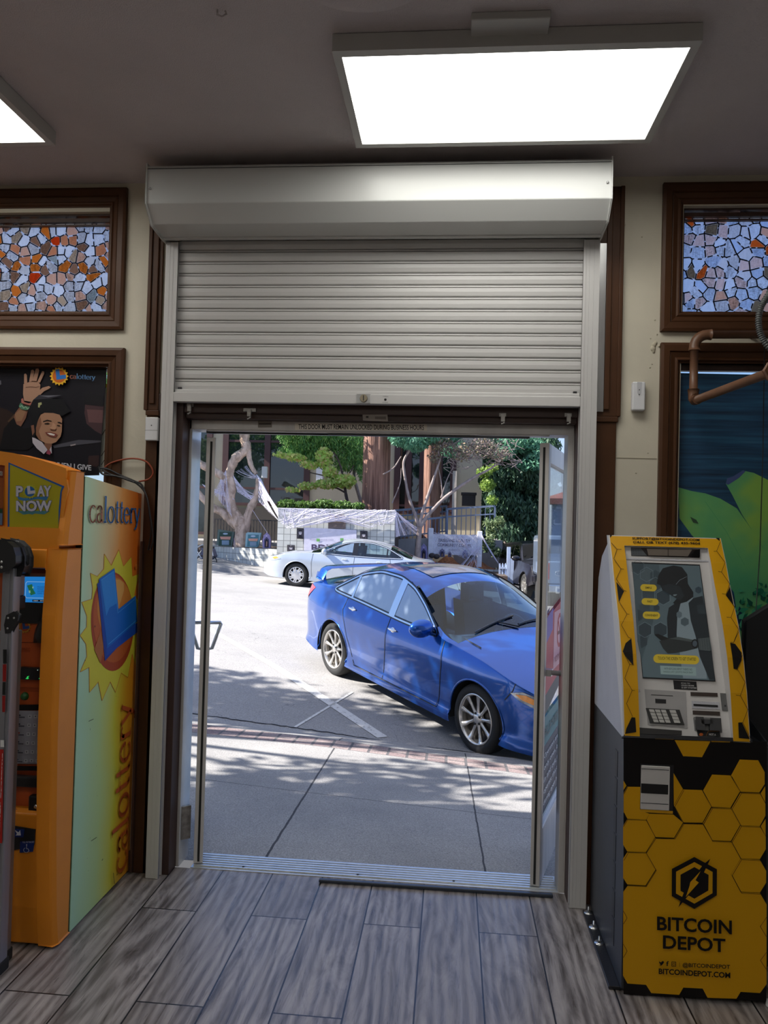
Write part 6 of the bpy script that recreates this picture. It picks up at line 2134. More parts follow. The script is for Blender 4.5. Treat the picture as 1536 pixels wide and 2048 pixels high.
M_chrome = pbr('chrome_trim', (0.75, 0.75, 0.75), 0.12, metal=1.0, var=0.02)
M_frit = pbr('black_window_band', (0.01, 0.01, 0.012), 0.15, spec=0.6)
M_seat = pbr('dark_seat', (0.035, 0.04, 0.05), 0.7)
def sedan(C, name, label, pose, paint, style):
    s = Car(C, name, label, 'car', pose, paint)
    s.body()
    dlo = C['dlo']
    for sg2 in (-1, 1):
        for (a, b, nm) in C['panes']:
            poly = clip_x(dlo, a, b)
            if poly:
                o = s.put(s.side(poly, sg2, 0.003), nm, C['sglass'])
        fo = s.put(s.rib(dlo, sg2, 0.045, 0.006, True), 'window_surround', C['surround'])
        for (a, b) in C['pillars']:
            poly = [p for p in clip_x(dlo, a, b)]
            if poly:
                s.put(s.side(poly, sg2, 0.007), 'pillar_cover', C['pillar_mat'], fo)
        s.put(s.rib(dlo, sg2, 0.016, 0.010, True), 'window_trim', C['trim'], fo)
        for pl_ in C['seams']:
            s.put(s.rib(pl_, sg2, 0.009, 0.0035, False), 'door_seam', M_black)
        if C.get('crease'):
            s.put(s.rib(C['crease'], sg2, 0.018, 0.005, False), 'side_molding', s.paint)
        for (hx, hz_) in C['handles']:
            hm = MB()
            y = s.ys(hx, hz_)
            hm.ball((hx, sg2 * (y + 0.012), hz_), (0.085, 0.018, 0.016), k=16)
            hm.ball((hx, sg2 * (y + 0.002), hz_ - 0.006), (0.045, 0.010, 0.030), k=14)
            s.put(hm, 'door_handle', C['handle_mat'])
        mx_, mz_ = C['mirror']
        y = s.ys(mx_, mz_)
        mm_ = MB()
        mm_.ball((mx_, sg2 * (y + 0.15), mz_ + 0.03), (0.075, 0.145, 0.092), k=24)
        mm_.bar((mx_, sg2 * (y - 0.01), mz_ - 0.035), (mx_, sg2 * (y + 0.10), mz_ - 0.015), 0.07, 0.03)
        mo = s.put(mm_, 'mirror', C.get('mirror_mat', s.paint))
        s.put(MB().ball((mx_ - 0.035, sg2 * (y + 0.15), mz_ + 0.03), (0.034, 0.108, 0.064), k=20), 'mirror_glass', M_chrome, mo)
        if C.get('head'):
            s.put(s.side(C['head'], sg2, 0.006, grid=0.02), 'headlight', C['head_mat'])
            s.put(s.side(C['turn'], sg2, 0.010, grid=0.02), 'turn_signal', pbr('amber_lens', (0.85, 0.32, 0.05), 0.15, coat=1.0, var=0.15, vs=30), None, )
        if C.get('tail'):
            s.put(s.side(C['tail'], sg2, 0.006, grid=0.02), 'tail_light', pbr('red_lens', (0.55, 0.02, 0.03), 0.12, coat=1.0, var=0.1))
        for wx in (C['wb'] / 2, -C['wb'] / 2):
            s.wheel(wx, sg2, style)
    # cabin
    for sg2 in (-1, 1):
        for (sx, sc_) in ((0.12, 1.0), (-0.80, 0.95)):
            st2 = MB()
            st2.box(sx - 0.28, sx + 0.22, sg2 * 0.36 - 0.24, sg2 * 0.36 + 0.24, 0.42, 0.56)
            vv = [(sx - 0.30, 0.50), (sx - 0.16, 0.50), (sx - 0.28, 1.06), (sx - 0.40, 1.06)]
            st2.prism(vv, sg2 * 0.36 - 0.22, sg2 * 0.36 + 0.22, 'y')
            st2.prism([(sx - 0.41, 1.08), (sx - 0.31, 1.08), (sx - 0.33, 1.24), (sx - 0.42, 1.24)], sg2 * 0.36 - 0.11, sg2 * 0.36 + 0.11, 'y')
            s.put(st2, 'seat', C.get('seatm', M_seat), None, 0.03)
    sw = MB()
    cc = np.array((0.52, 0.36, 0.86))
    N = 28
    ax = np.array((-math.sin(1.1), 0, math.cos(1.1)))
    vu = np.array((math.cos(1.1), 0, math.sin(1.1)))
    sw.tube([cc + 0.19 * (math.cos(2 * PI * i / N) * np.array((0, 1, 0)) + math.sin(2 * PI * i / N) * np.array((-0.45, 0, 0.89))) for i in range(N + 1)], 0.014, 8)
    for t in (0.0, PI, -PI / 2):
        sw.bar(cc, cc + 0.18 * (math.cos(t) * np.array((0, 1, 0)) + math.sin(t) * np.array((-0.45, 0, 0.89))), 0.03)
    s.put(sw, 'steering_wheel', M_black)
    ds = MB().prism([(0.62, 0.60), (1.15, 0.60), (1.15, 0.92), (0.85, 0.955), (0.66, 0.93), (0.60, 0.80)], -0.68, 0.68, 'y')
    s.put(ds, 'dashboard', M_seat, None, 0.02)
    fl_ = MB().box(-1.2, 1.1, -0.7, 0.7, 0.33, 0.36)
    s.put(fl_, 'cabin_floor', M_black)
    # wipers
    for (y0, y1) in ((-0.55, 0.05), (0.02, 0.60)):
        wp = MB()
        xx = C['ws'][1]
        def on_glass(x, y):
            P_ = s.P(x); ye = s.ys(x, P_); t = min(1, abs(y) / ye)
            return (x, y, P_ + (s.T(x) - P_) * (1 - t ** 2.4) + 0.018)
        wp.tube([on_glass(xx - 0.03 - 0.02 * i, y0 + (y1 - y0) * i / 6) for i in range(7)], 0.009, 6)
        wp.tube([on_glass(xx + 0.01, y1 - 0.05), on_glass(xx - 0.09, (y0 + y1) / 2 + 0.05)], 0.008, 6)
        s.put(wp, 'wiper', M_black)
    # number plate and grille
    fx = C['ends'][1]
    gb = MB().box(fx - 0.03, fx + 0.006, -0.36, 0.36, 0.40, 0.56)
    s.put(gb, 'grille', M_black, None, 0.01)
    return s

def metallic(name, c, rough=0.32, metal=0.55, coat=1.0):
    if name in MATS: return MATS[name]
    k = NT(name)
    n = k.noise(k.obj(), 900.0, 1)
    lo = tuple(x * 0.85 for x in c); hi = tuple(min(1, x * 1.25) for x in c)
    k.l(k.ramp(n, (0.35, lo), (0.65, hi)), k.b.inputs['Base Color'])
    k.b.inputs['Metallic'].default_value = metal
    k.b.inputs['Roughness'].default_value = rough
    k.b.inputs['Coat Weight'].default_value = coat
    k.b.inputs['Coat Roughness'].default_value = 0.03
    MATS[name] = k.m
    return k.m
M_blue = metallic('blue_metallic_paint', (0.006, 0.078, 0.37), 0.22, 0.7)
M_silver = metallic('silver_blue_paint', (0.50, 0.55, 0.62), 0.32, 0.5)
M_rimA = pbr('alloy_rim', (0.62, 0.60, 0.57), 0.25, metal=0.85, var=0.06)
M_rimB = pbr('silver_hubcap', (0.66, 0.67, 0.70), 0.28, metal=0.7, var=0.04)
tsx = dict(
    T=[(-2.37, 0.62), (-2.345, 0.86), (-2.30, 1.02), (-2.2, 1.065), (-1.85, 1.09), (-1.72, 1.115), (-1.25, 1.345), (-1.0, 1.415), (-0.6, 1.450), (-0.3, 1.455), (0.0, 1.430), (0.20, 1.385), (0.95, 1.015), (1.05, 0.985), (1.4, 0.93), (1.8, 0.85), (2.1, 0.76), (2.22, 0.68), (2.28, 0.56), (2.30, 0.45)],
    Wp=[(-2.37, 0.60), (-2.30, 0.72), (-2.15, 0.79), (-1.8, 0.855), (-1.2, 0.88), (0.8, 0.88), (1.4, 0.88), (1.8, 0.85), (2.05, 0.76), (2.20, 0.64), (2.30, 0.46)],
    belt=[(-2.37, 0.60), (-2.30, 0.94), (-2.1, 1.0), (-1.6, 1.02), (-1.2, 1.0), (-0.4, 0.965), (0.6, 0.925), (0.9, 0.91), (1.4, 0.865), (1.8, 0.785), (2.1, 0.70), (2.25, 0.56), (2.30, 0.42)],
    low=[(-2.37, 0.36), (-2.2, 0.25), (-1.8, 0.22), (-0.9, 0.20), (0.9, 0.19), (1.8, 0.20), (2.2, 0.22), (2.30, 0.26)],
    sec=[(0.15, 0.965), (0.21, 1.0), (0.26, 1.0), (0.31, 0.965), (0.42, 0.975), (0.60, 0.995), (0.76, 1.0), (0.82, 0.985), (0.95, 0.925), (1.1, 0.89)],
    ends=(-2.35, 2.28), mid=-0.35, tumble=0.40, drop=0.05, lag_f=0.30, lag_r=0.26,
    tyre_r=0.32, arch_r=0.362, rim_r=0.232, wb=2.67, track=1.70,
    dlo=round_poly([(0.70, 0.945), (0.32, 1.175), (0.05, 1.300), (-0.25, 1.368), (-0.65, 1.370), (-0.98, 1.290), (-1.24, 1.155), (-1.46, 1.045), (-1.40, 1.02), (-0.8, 1.000), (0.0, 0.960)]),
    panes=[(-0.12, 0.8, 'front_door_window'), (-1.00, -0.22, 'rear_door_window'), (-1.5, -1.03, 'quarter_window')],
    pillars=[(-0.225, -0.115), (-1.035, -0.995)],
    ws=(0.20, 0.94), rw=(-1.68, -1.18),
    seams=[[(0.80, 0.92), (0.83, 0.7), (0.80, 0.36), (0.78, 0.27)], [(-0.17, 0.96), (-0.165, 0.6), (-0.20, 0.27)], [(-1.10, 1.0), (-1.13, 0.85), (-1.05, 0.72), (-0.98, 0.55), (-0.85, 0.33), (-0.78, 0.27)], [(0.78, 0.272), (-0.78, 0.272)], [(1.72, 0.62), (1.80, 0.72), (1.82, 0.79)]],
    handles=[(0.02 - 0.08, 0.845), (-0.93, 0.895)], mirror=(0.58, 0.975),
    crease=None,
    head=[(1.78, 0.70), (1.90, 0.735), (2.08, 0.71), (2.2, 0.66), (2.18, 0.60), (2.02, 0.615), (1.88, 0.65)], turn=[(1.83, 0.70), (1.93, 0.715), (2.05, 0.685), (2.02, 0.645), (1.90, 0.665)],
    head_mat=pbr('headlamp_lens', (0.30, 0.33, 0.38), 0.08, metal=0.6, coat=1.0, var=0.3, vs=30),
    tail=[(-2.05, 0.92), (-2.0, 0.955), (-2.2, 0.975), (-2.31, 0.93), (-2.30, 0.80), (-2.22, 0.77)],
    glass=glass('windshield_glass', (0.52, 0.74, 0.92), 1.5), rglass=glass('rear_glass', (0.45, 0.55, 0.6), 1.6),
    sglass=glass('side_window_glass', (0.42, 0.52, 0.58), 8.0, haze=0.30, sky_sheen_col=(0.55, 0.68, 0.85)), surround=M_frit, trim=M_chrome, pillar_mat=M_chrome, handle_mat=M_chrome, rim=M_rimA)  # sky reflection on the side windows put into a pale blue diffuse layer
bc_ = sedan(tsx, 'blue_sedan', 'dark blue four-door sedan with rear spoiler and sunroof parked nose-in outside the door', (0.079, 5.178, -0.268, -0.901, -0.093, 0.024), M_blue, 'spokes')
# spoiler, sunroof
sp = MB()
N = 18
vs = []
for i in range(N + 1):
    t = -1 + 2 * i / N
    y = 0.66 * t
    lift = 0.135 * (1 - max(0, (abs(t) - 0.80) / 0.20) ** 2) 
    x = -2.20 + 0.10 * t * t + (0.0)
    z = 1.045 + lift
    for (dx_, dz_) in ((0.10, 0.0), (0.05, 0.016), (-0.06, 0.020), (-0.085, 0.006), (0.0, -0.012)):
        vs.append((x + dx_, y, z + dz_))
sp.add(vs, [(i * 5 + j, i * 5 + (j + 1) % 5, (i + 1) * 5 + (j + 1) % 5, (i + 1) * 5 + j) for i in range(N) for j in range(5)], None, True)
for sg2 in (-1, 1):
    sp.prism([(-2.06, 1.03), (-2.27, 1.03), (-2.23, 1.12), (-2.08, 1.12)], sg2 * 0.60 - 0.02, sg2 * 0.60 + 0.02, 'y')
bc_.put(sp, 'rear_spoiler', M_blue, None, 0.004)
sr = MB()
vs, fs = [], []
nx, ny = 10, 12
for i in range(nx + 1):
    x = -0.02 - 0.50 * i / nx
    for j in range(ny + 1):
        y = -0.40 + 0.80 * j / ny
        P_ = bc_.P(x); ye = bc_.ys(x, P_)
        vs.append((x, y, P_ + (bc_.T(x) - P_) * (1 - (abs(y) / ye) ** 2.4) + 0.006))
fs = [(i * (ny + 1) + j, (i + 1) * (ny + 1) + j, (i + 1) * (ny + 1) + j + 1, i * (ny + 1) + j + 1) for i in range(nx) for j in range(ny)]
sr.add(vs, fs, None, True)
bc_.put(sr, 'sunroof', pbr('dusty_dark_glass', (0.13, 0.11, 0.10), 0.35, var=0.25, vs=40, coat=0.5))

camry = dict(
    T=[(-2.42, 0.70), (-2.40, 0.90), (-2.34, 1.03), (-2.2, 1.075), (-1.85, 1.10), (-1.75, 1.125), (-1.15, 1.37), (-0.8, 1.44), (-0.3, 1.47), (0.0, 1.455), (0.25, 1.40), (1.05, 1.04), (1.15, 1.01), (1.6, 0.96), (2.0, 0.86), (2.2, 0.76), (2.34, 0.62), (2.38, 0.48)],
    Wp=[(-2.42, 0.70), (-2.30, 0.80), (-2.1, 0.87), (-1.4, 0.91), (1.4, 0.91), (1.9, 0.87), (2.15, 0.78), (2.30, 0.64), (2.38, 0.50)],
    belt=[(-2.42, 0.66), (-2.34, 0.95), (-2.1, 1.01), (-1.6, 1.03), (-0.4, 0.985), (0.7, 0.955), (1.0, 0.95), (1.5, 0.90), (1.9, 0.81), (2.2, 0.70), (2.34, 0.56), (2.38, 0.44)],
    low=[(-2.42, 0.36), (-2.2, 0.25), (-1.8, 0.22), (1.8, 0.20), (2.2, 0.22), (2.38, 0.28)],
    ends=(-2.41, 2.37), mid=-0.3, tumble=0.38, drop=0.05, lag_f=0.30, lag_r=0.26,
    tyre_r=0.325, arch_r=0.372, rim_r=0.212, wb=2.776, track=1.76,
    dlo=round_poly([(0.80, 0.985), (0.40, 1.20), (0.10, 1.325), (-0.25, 1.385), (-0.65, 1.385), (-1.0, 1.31), (-1.28, 1.18), (-1.50, 1.06), (-0.9, 1.02), (0.0, 0.99)]),
    panes=[(-0.10, 0.9, 'front_door_window'), (-1.02, -0.22, 'rear_door_window'), (-1.6, -1.05, 'quarter_window')],
    pillars=[(-0.23, -0.09), (-1.055, -1.015)],
    ws=(0.25, 1.04), rw=(-1.70, -1.10),
    seams=[[(0.98, 0.95), (1.0, 0.7), (0.95, 0.30)], [(-0.16, 0.98), (-0.15, 0.6), (-0.18, 0.30)], [(-1.12, 1.02), (-1.16, 0.85), (-1.05, 0.60), (-0.88, 0.35)], [(0.95, 0.31), (-0.88, 0.31)]],
    handles=[(0.10, 0.88), (-0.85, 0.90)], mirror=(0.66, 1.01), crease=None,
    head=[(1.86, 0.72), (1.98, 0.80), (2.15, 0.76), (2.28, 0.69), (2.25, 0.62), (2.05, 0.66)], turn=[(1.92, 0.735), (2.0, 0.77), (2.12, 0.73), (2.05, 0.69)],
    head_mat=pbr('clear_headlamp', (0.55, 0.58, 0.62), 0.1, metal=0.4, coat=1.0),
    tail=[(-2.08, 0.96), (-2.0, 0.99), (-2.3, 1.0), (-2.36, 0.92), (-2.30, 0.88)],
    glass=glass('windshield_glass'), rglass=glass('rear_glass'), sglass=glass('silver_car_window', (0.72, 0.85, 0.9), 1.8), surround=M_frit, trim=M_silver, pillar_mat=M_frit, handle_mat=M_silver, rim=M_rimB, mirror_mat=M_silver)
sc_ = sedan(camry, 'silver_sedan', 'silver four-door sedan parked across the street before the tiled wall', (-2.834, 17.92, -0.155, 3.135, 0.074, 0.0), M_silver, 'cap')

# ------------------------------------------------------------------ plants
def leaf_mat(name, cols, trans=0.35, rough=0.6):
    k = NT(name)
    g = k.n('ShaderNodeNewGeometry')
    r = g.outputs['Random Per Island']
    n = len(cols)
    c = k.ramp(r, *[(i / max(1, n - 1), c_) for i, c_ in enumerate(cols)])
    k.l(c, k.b.inputs['Base Color'])
    k.b.inputs['Roughness'].default_value = rough
    tl = k.n('ShaderNodeBsdfTranslucent')
    k.l(c, tl.inputs[0])
    mx = k.n('ShaderNodeMixShader')
    mx.inputs[0].default_value = trans
    k.l(k.b.outputs[0], mx.inputs[1]); k.l(tl.outputs[0], mx.inputs[2])
    k.l(mx.outputs[0], k.o.inputs[0])
    return k.m
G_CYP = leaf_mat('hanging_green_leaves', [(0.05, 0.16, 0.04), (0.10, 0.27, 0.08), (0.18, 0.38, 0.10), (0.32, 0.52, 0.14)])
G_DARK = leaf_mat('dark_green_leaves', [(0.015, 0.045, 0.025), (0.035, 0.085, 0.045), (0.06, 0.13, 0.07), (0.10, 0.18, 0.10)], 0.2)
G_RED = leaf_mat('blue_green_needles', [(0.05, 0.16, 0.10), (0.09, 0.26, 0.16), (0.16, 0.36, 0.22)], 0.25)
G_MAP = leaf_mat('maple_leaves', [(0.40, 0.62, 0.14), (0.56, 0.76, 0.22), (0.72, 0.74, 0.30), (0.74, 0.54, 0.30), (0.50, 0.70, 0.18), (0.44, 0.66, 0.16)], 0.5)
G_HED = leaf_mat('hedge_leaves', [(0.05, 0.11, 0.02), (0.09, 0.18, 0.04), (0.14, 0.24, 0.05)], 0.3)
G_LIT = leaf_mat('sunlit_green_leaves', [(0.20, 0.33, 0.07), (0.32, 0.45, 0.10), (0.14, 0.24, 0.05)], 0.5)  # leaf colours lightened for a patch in full sun
G_TWIG = leaf_mat('grey_brown_twig_leaves', [(0.16, 0.12, 0.12), (0.24, 0.18, 0.17), (0.14, 0.16, 0.10), (0.30, 0.20, 0.12)], 0.3)
def bark(name, a, b, vs, st, bump=0.8):
    if name in MATS: return MATS[name]
    k = NT(name)
    v = k.scale(k.obj(), st)
    n = k.noise(v, vs, 6, 0.65, 0.4)
    k.l(k.ramp(n, (0.35, a), (0.62, b)), k.b.inputs['Base Color'])
    k.b.inputs['Roughness'].default_value = 0.9
    k.bump(n, bump, 0.06)
    MATS[name] = k.m
    return k.m
M_red = bark('redwood_bark', (0.10, 0.045, 0.032), (0.30, 0.165, 0.12), 3.4, (3.2, 3.2, 0.16), 1.0)
M_tan = bark('tan_twisted_bark', (0.26, 0.18, 0.13), (0.66, 0.50, 0.40), 3.0, (1.6, 1.6, 0.7))
M_grey = bark('grey_brown_bark', (0.20, 0.155, 0.145), (0.34, 0.28, 0.26), 6.0, (1, 1, 0.4), 0.3)
def leaves(name, blobs, size, mat, parent=None, aspect=1.8, droop=0.0, seed=1, kind=True):
    """blobs: (centre, (rx, ry, rz), count)"""
    r = np.random.default_rng(seed)
    V = []
    for c, rad, n in blobs:
        d = r.normal(size=(n, 3)); d /= np.linalg.norm(d, axis=1)[:, None]
        q = r.random(n) ** 0.45
        p = np.array(c) + d * q[:, None] * np.array(rad)
        a = r.normal(size=(n, 3))
        a[:, 2] = a[:, 2] * (1 - droop) - droop * 2.2
        a /= np.linalg.norm(a, axis=1)[:, None]
        b = np.cross(a, r.normal(size=(n, 3))); b /= (np.linalg.norm(b, axis=1)[:, None] + 1e-9)
        s_ = size * (0.6 + 0.8 * r.random(n))[:, None]
        w_ = s_ / aspect
        V.append(np.stack([p - a * s_ * 0.5, p + b * w_ * 0.5, p + a * s_ * 0.5, p - b * w_ * 0.5], axis=1).reshape(-1, 3))
    V = np.concatenate(V)
    n = len(V) // 4
    me = bpy.data.meshes.new(name)
    me.from_pydata(V.tolist(), [], [(4 * i, 4 * i + 1, 4 * i + 2, 4 * i + 3) for i in range(n)])
    me.materials.append(mat)
    o = bpy.data.objects.new(name, me)
    COL.objects.link(o)
    if parent is not None:
        o.parent = parent
        o.matrix_parent_inverse = parent.matrix_basis.inverted()
    return o
def W(u, v, y):
    return PX(u, v, y=y)
def cloud(spec, y, thick=1.0, dens=1.0):
    """(u, v, half width px, half height px, count) -> blobs at depth y"""
    o = []
    for s_ in spec:
        u, v, a, b, n = s_[:5]
        yy = s_[5] if len(s_) > 5 else y
        c = W(u, v, yy)
        m = (yy - CAM[1]) / FPX
        o.append((c, (a * m, thick, b * m), int(n * dens)))
    return o

# ------------------------------------------------------------------ far pavement, walls and planters
def fk(x):
    return float(np.interp(x, [-30, -14, -7.3, -4.5, 2.0, 3.0], [21.6, 20.4, 19.6, 19.25, 19.1, 19.1]))
xs2 = [-30, -26, -22, -18] + [x * 0.75 for x in range(-20, 3)] + [1.95]
vs, fs = [], []
for i, x in enumerate(xs2):
    y0 = fk(x)
    col_ = [(x, y0, gz(x, y0) - 0.02), (x, y0 + 0.01, gz(x, y0) + 0.13), (x, y0 + 0.15, gz(x, y0) + 0.14)]
    for j in range(1, 9):
        y = y0 + 0.15 + j * 1.4
        col_.append((x, y, gz(x, y) + 0.14))
    vs += col_
m_ = len(col_)
for i in range(len(xs2) - 1):
    for j in range(m_ - 1):
        fs.append((i * m_ + j, (i + 1) * m_ + j, (i + 1) * m_ + j + 1, i * m_ + j + 1))
fsw = MB().add(vs, fs, None, True).build('far_sidewalk', M_con)
struct(fsw)
md = fsw.modifiers.new('edge', 'EDGE_SPLIT'); md.split_angle = 0.6
def block_wall(name, c, sx=0.216, sz=0.205):
    k = NT(name)
    p = k.pos()
    x, y, z = k.sep(p)
    uvn = k.n('ShaderNodeUVMap').outputs[0]
    u, v, _ = k.sep(uvn)
    fu, fv = k.math('FRACT', k.math('DIVIDE', u, sx)), k.math('FRACT', k.math('DIVIDE', v, sz))
    g = k.math('MINIMUM', k.math('MINIMUM', fu, k.math('SUBTRACT', 1.0, fu)), k.math('MINIMUM', fv, k.math('SUBTRACT', 1.0, fv)))
    gm = k.math('LESS_THAN', g, 0.045)
    n = k.noise(p, 2.2, 5)
    n2 = k.noise(p, 60, 3)
    wn = k.n('ShaderNodeTexWhiteNoise', noise_dimensions='2D')
    k.l(k.comb(k.math('FLOOR', k.math('DIVIDE', u, sx)), k.math('FLOOR', k.math('DIVIDE', v, sz)), 0.0), wn.inputs[0])
    f = k.math('ADD', k.math('ADD', k.math('MULTIPLY', n, 0.5), k.math('MULTIPLY', n2, 0.25)), k.math('MULTIPLY', wn.outputs[0], 0.25))
    cc = k.ramp(f, (0.3, tuple(q * 0.78 for q in c)), (0.7, tuple(min(1, q * 1.12) for q in c)))
    cc = k.mix(k.math('MULTIPLY', gm, 0.8), cc, tuple(q * 0.26 for q in c))
    k.l(cc, k.b.inputs['Base Color']); k.b.inputs['Roughness'].default_value = 0.85
    return k.m
M_blk = block_wall('grey_block_tiles', (0.56, 0.57, 0.54))
def wall_path(name, path, tops, z0, th, mat, parent=None):
    """block wall standing along a plan path, with UVs in metres"""
    vs, fs, uv = [], [], []
    L = 0.0
    n = len(path)
    for i, (x, y) in enumerate(path):
        if i: L += math.hypot(x - path[i - 1][0], y - path[i - 1][1])
        a = path[max(0, i - 1)]; b = path[min(n - 1, i + 1)]
        dx_, dy_ = b[0] - a[0], b[1] - a[1]
        l_ = math.hypot(dx_, dy_)
        nx_, ny_ = -dy_ / l_ * th, dx_ / l_ * th
        t = tops[i] if isinstance(tops, (list, tuple)) else tops
        z_ = z0 if not callable(z0) else z0(x, y)
        for (px_, py_, zz) in ((x, y, z_), (x, y, t), (x + nx_, y + ny_, t), (x + nx_, y + ny_, z_)):
            vs.append((px_, py_, zz)); uv.append((L, t - zz if zz != t else 0.0))
    for i in range(n - 1):
        for j in range(3):
            fs.append((i * 4 + j, (i + 1) * 4 + j, (i + 1) * 4 + j + 1, i * 4 + j + 1))
    fs += [(3, 2, 1, 0), ((n - 1) * 4, (n - 1) * 4 + 1, (n - 1) * 4 + 2, (n - 1) * 4 + 3)]
    o = MB().add(vs, fs).build(name, mat, parent)
    ul = o.data.uv_layers.new(name='UVMap')
    for l_ in o.data.loops:
        ul.data[l_.index].uv = uv[l_.vertex_index]
    return o
mw = wall_path('block_wall', [(-5.62, 20.8), (-4.0, 20.8), (-1.82, 20.8)], 2.14, -0.3, 0.22, M_blk)
tag(mw, 'tall pale tiled block wall behind the silver car, hung with cobweb and signs', 'wall')
cap = MB().box(-5.64, -1.80, 20.78, 21.04, 2.14, 2.17).build('wall_cap', pbr('wall_coping', (0.55, 0.55, 0.52), 0.8), mw)
lw = wall_path('planter_wall', [(-12.5, 24.4), (-10.5, 24.3), (-9.2, 23.9), (-8.5, 23.4), (-7.9, 22.75), (-7.3, 22.15), (-6.6, 21.6), (-5.9, 21.15), (-5.66, 21.02)], [0.80, 0.79, 0.78, 0.78, 0.79, 0.80, 0.81, 0.82, 0.82], -0.1, 0.2, M_blk)
tag(lw, 'low curved block planter wall under the twisted cobwebbed tree', 'planter wall')
rw_ = wall_path('planter_wall', [(-1.82, 21.3), (-1.6, 22.6), (-0.56, 23.5), (1.79, 23.5), (1.82, 26.0)], [0.27, 0.27, 0.26, 0.25, 0.25], -0.8, -0.2 if False else 0.2, M_blk)
tag(rw_, 'low block planter wall holding the mulch bed below the library sign', 'planter wall')
M_soil = pbr('dark_soil', (0.07, 0.05, 0.04), 0.95, var=0.4, vs=12)
M_mulch = pbr('red_brown_mulch', (0.30, 0.12, 0.055), 0.95, var=0.6, vs=16, bump=1.0, bs=26)
MB().prism([(-12.5, 24.4), (-10.5, 24.3), (-8.5, 23.4), (-7.3, 22.15), (-5.9, 21.15), (-5.6, 21.0), (-5.6, 26.2), (-12.5, 26.2)], 0.3, 0.76, 'z').build('planting_soil', M_soil, lw)
mu = MB()
vs, fs = [], []
nx, ny = 26, 10
for i in range(nx + 1):
    for j in range(ny + 1):
        x = -1.55 + 3.3 * i / nx; y = 23.6 + 2.2 * j / ny
        z = 0.20 + 0.42 * math.sin(min(1, j / 4) * PI / 2) * (0.6 + 0.4 * math.sin(i * 0.7)) * math.sin(PI * min(1, max(0.03, (i + 1) / nx))) ** 0.5
        vs.append((x, y, z))
fs = [(i * (ny + 1) + j, (i + 1) * (ny + 1) + j, (i + 1) * (ny + 1) + j + 1, i * (ny + 1) + j + 1) for i in range(nx) for j in range(ny)]
mu.add(vs, fs, None, True)
struct(mu.build('mulch_mound', M_mulch, None))
MB().box(-5.6, 1.8, 21.02, 30.0, -0.5, 0.18).build('bed_ground', M_soil, None)['kind'] = 'structure'
struct(MB().box(-5.6, -1.9, 21.02, 30.0, 0.18, 2.0).build('raised_bed', M_soil))
struct(MB().box(-14.0, -5.6, 26.2, 30.0, 0.0, 0.9).build('patio_slab', M_con))

# ------------------------------------------------------------------ library building
M_bei = pbr('beige_stucco', (0.50, 0.43, 0.31), 0.9, var=0.05, vs=1.5, bump=0.2, bs=60)
M_mul = pbr('dark_red_brown_frame', (0.055, 0.022, 0.022), 0.5)
k = NT('dark_reflecting_glass')
k.b.inputs['Base Color'].default_value = (0.012, 0.018, 0.018, 1)
k.b.inputs['Roughness'].default_value = 0.03
k.b.inputs['Specular IOR Level'].default_value = 0.9
k.bump(k.noise(k.pos(), 1.2, 2), 0.08, 0.05)
M_dgl = k.m
lb = thing('library_building', 'beige library building with dark framed windows behind the trees', 'building', (-5, 30, 0))
MB().box(-14, 1.25, 29.9, 30.3, -1.0, 9.0).build('outer_wall', M_bei, lb)
MB().box(-14, 1.9, 28.6, 30.6, 9.0, 9.4).build('roof_edge', M_mul, lb)
def win(xa, xb, za, zb_, cols, rails):
    f = MB()
    f.box(xa - 0.10, xb + 0.10, 29.78, 29.9, za - 0.12, za); f.box(xa - 0.10, xb + 0.10, 29.78, 29.9, zb_, zb_ + 0.12)
    for c in cols:
        f.box(c - 0.13, c + 0.13, 29.76, 29.9, za, zb_)
    for r_ in rails:
        f.box(xa, xb, 29.80, 29.9, r_ - 0.05, r_ + 0.05)
    fo = f.build('window_frame', M_mul, lb)
    MB().box(xa, xb, 29.86, 29.89, za, zb_).build('window_glass', M_dgl, fo)
win(-10.15, -6.35, 2.55, 7.2, (-10.15, -8.25, -6.45), (3.2, 5.3))
win(-2.45, -0.05, 2.35, 7.2, (-2.45, -1.95, -1.35, -0.6, 0.0), (2.6,))
win(-13.8, -10.9, 1.2, 7.2, (-13.8, -10.9), (3.2,))
MB().box(-6.0, -5.72, 29.6, 29.88, 3.6, 4.3).build('wall_speaker', M_white, lb)
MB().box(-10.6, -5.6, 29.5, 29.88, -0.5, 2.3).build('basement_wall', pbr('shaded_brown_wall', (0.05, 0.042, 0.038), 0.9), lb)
cl_ = MB().box(-0.02, 0.14, 26.4, 26.56, 0.1, 3.9).build('porch_post', pbr('beige_post', (0.50, 0.44, 0.40), 0.7))
tag(cl_, 'beige porch post rising behind the ramp railing', 'post')
sp_ = MB().box(*(W(523, 950, 24)[0], W(534, 950, 24)[0]), 24.0, 24.15, W(528, 956, 24)[2], W(528, 933, 24)[2])
tag(sp_.build('white_box', M_white, bevel=0.02), 'small white box hanging beside the dark library window', 'box')
bx = MB().box(*(W(924, 1000, 27)[0], W(951, 1000, 27)[0]), 27.0, 27.7, W(940, 1012, 27)[2], W(940, 988, 27)[2] + 0.0)
bx.box(W(922, 1000, 27)[0], W(953, 1000, 27)[0], 26.96, 27.74, W(940, 990, 27)[2], W(940, 985, 27)[2])
tag(bx.build('return_box', pbr('black_box', (0.02, 0.012, 0.015), 0.5), bevel=0.01), 'black book return box on the landing behind the ramp railing', 'box')

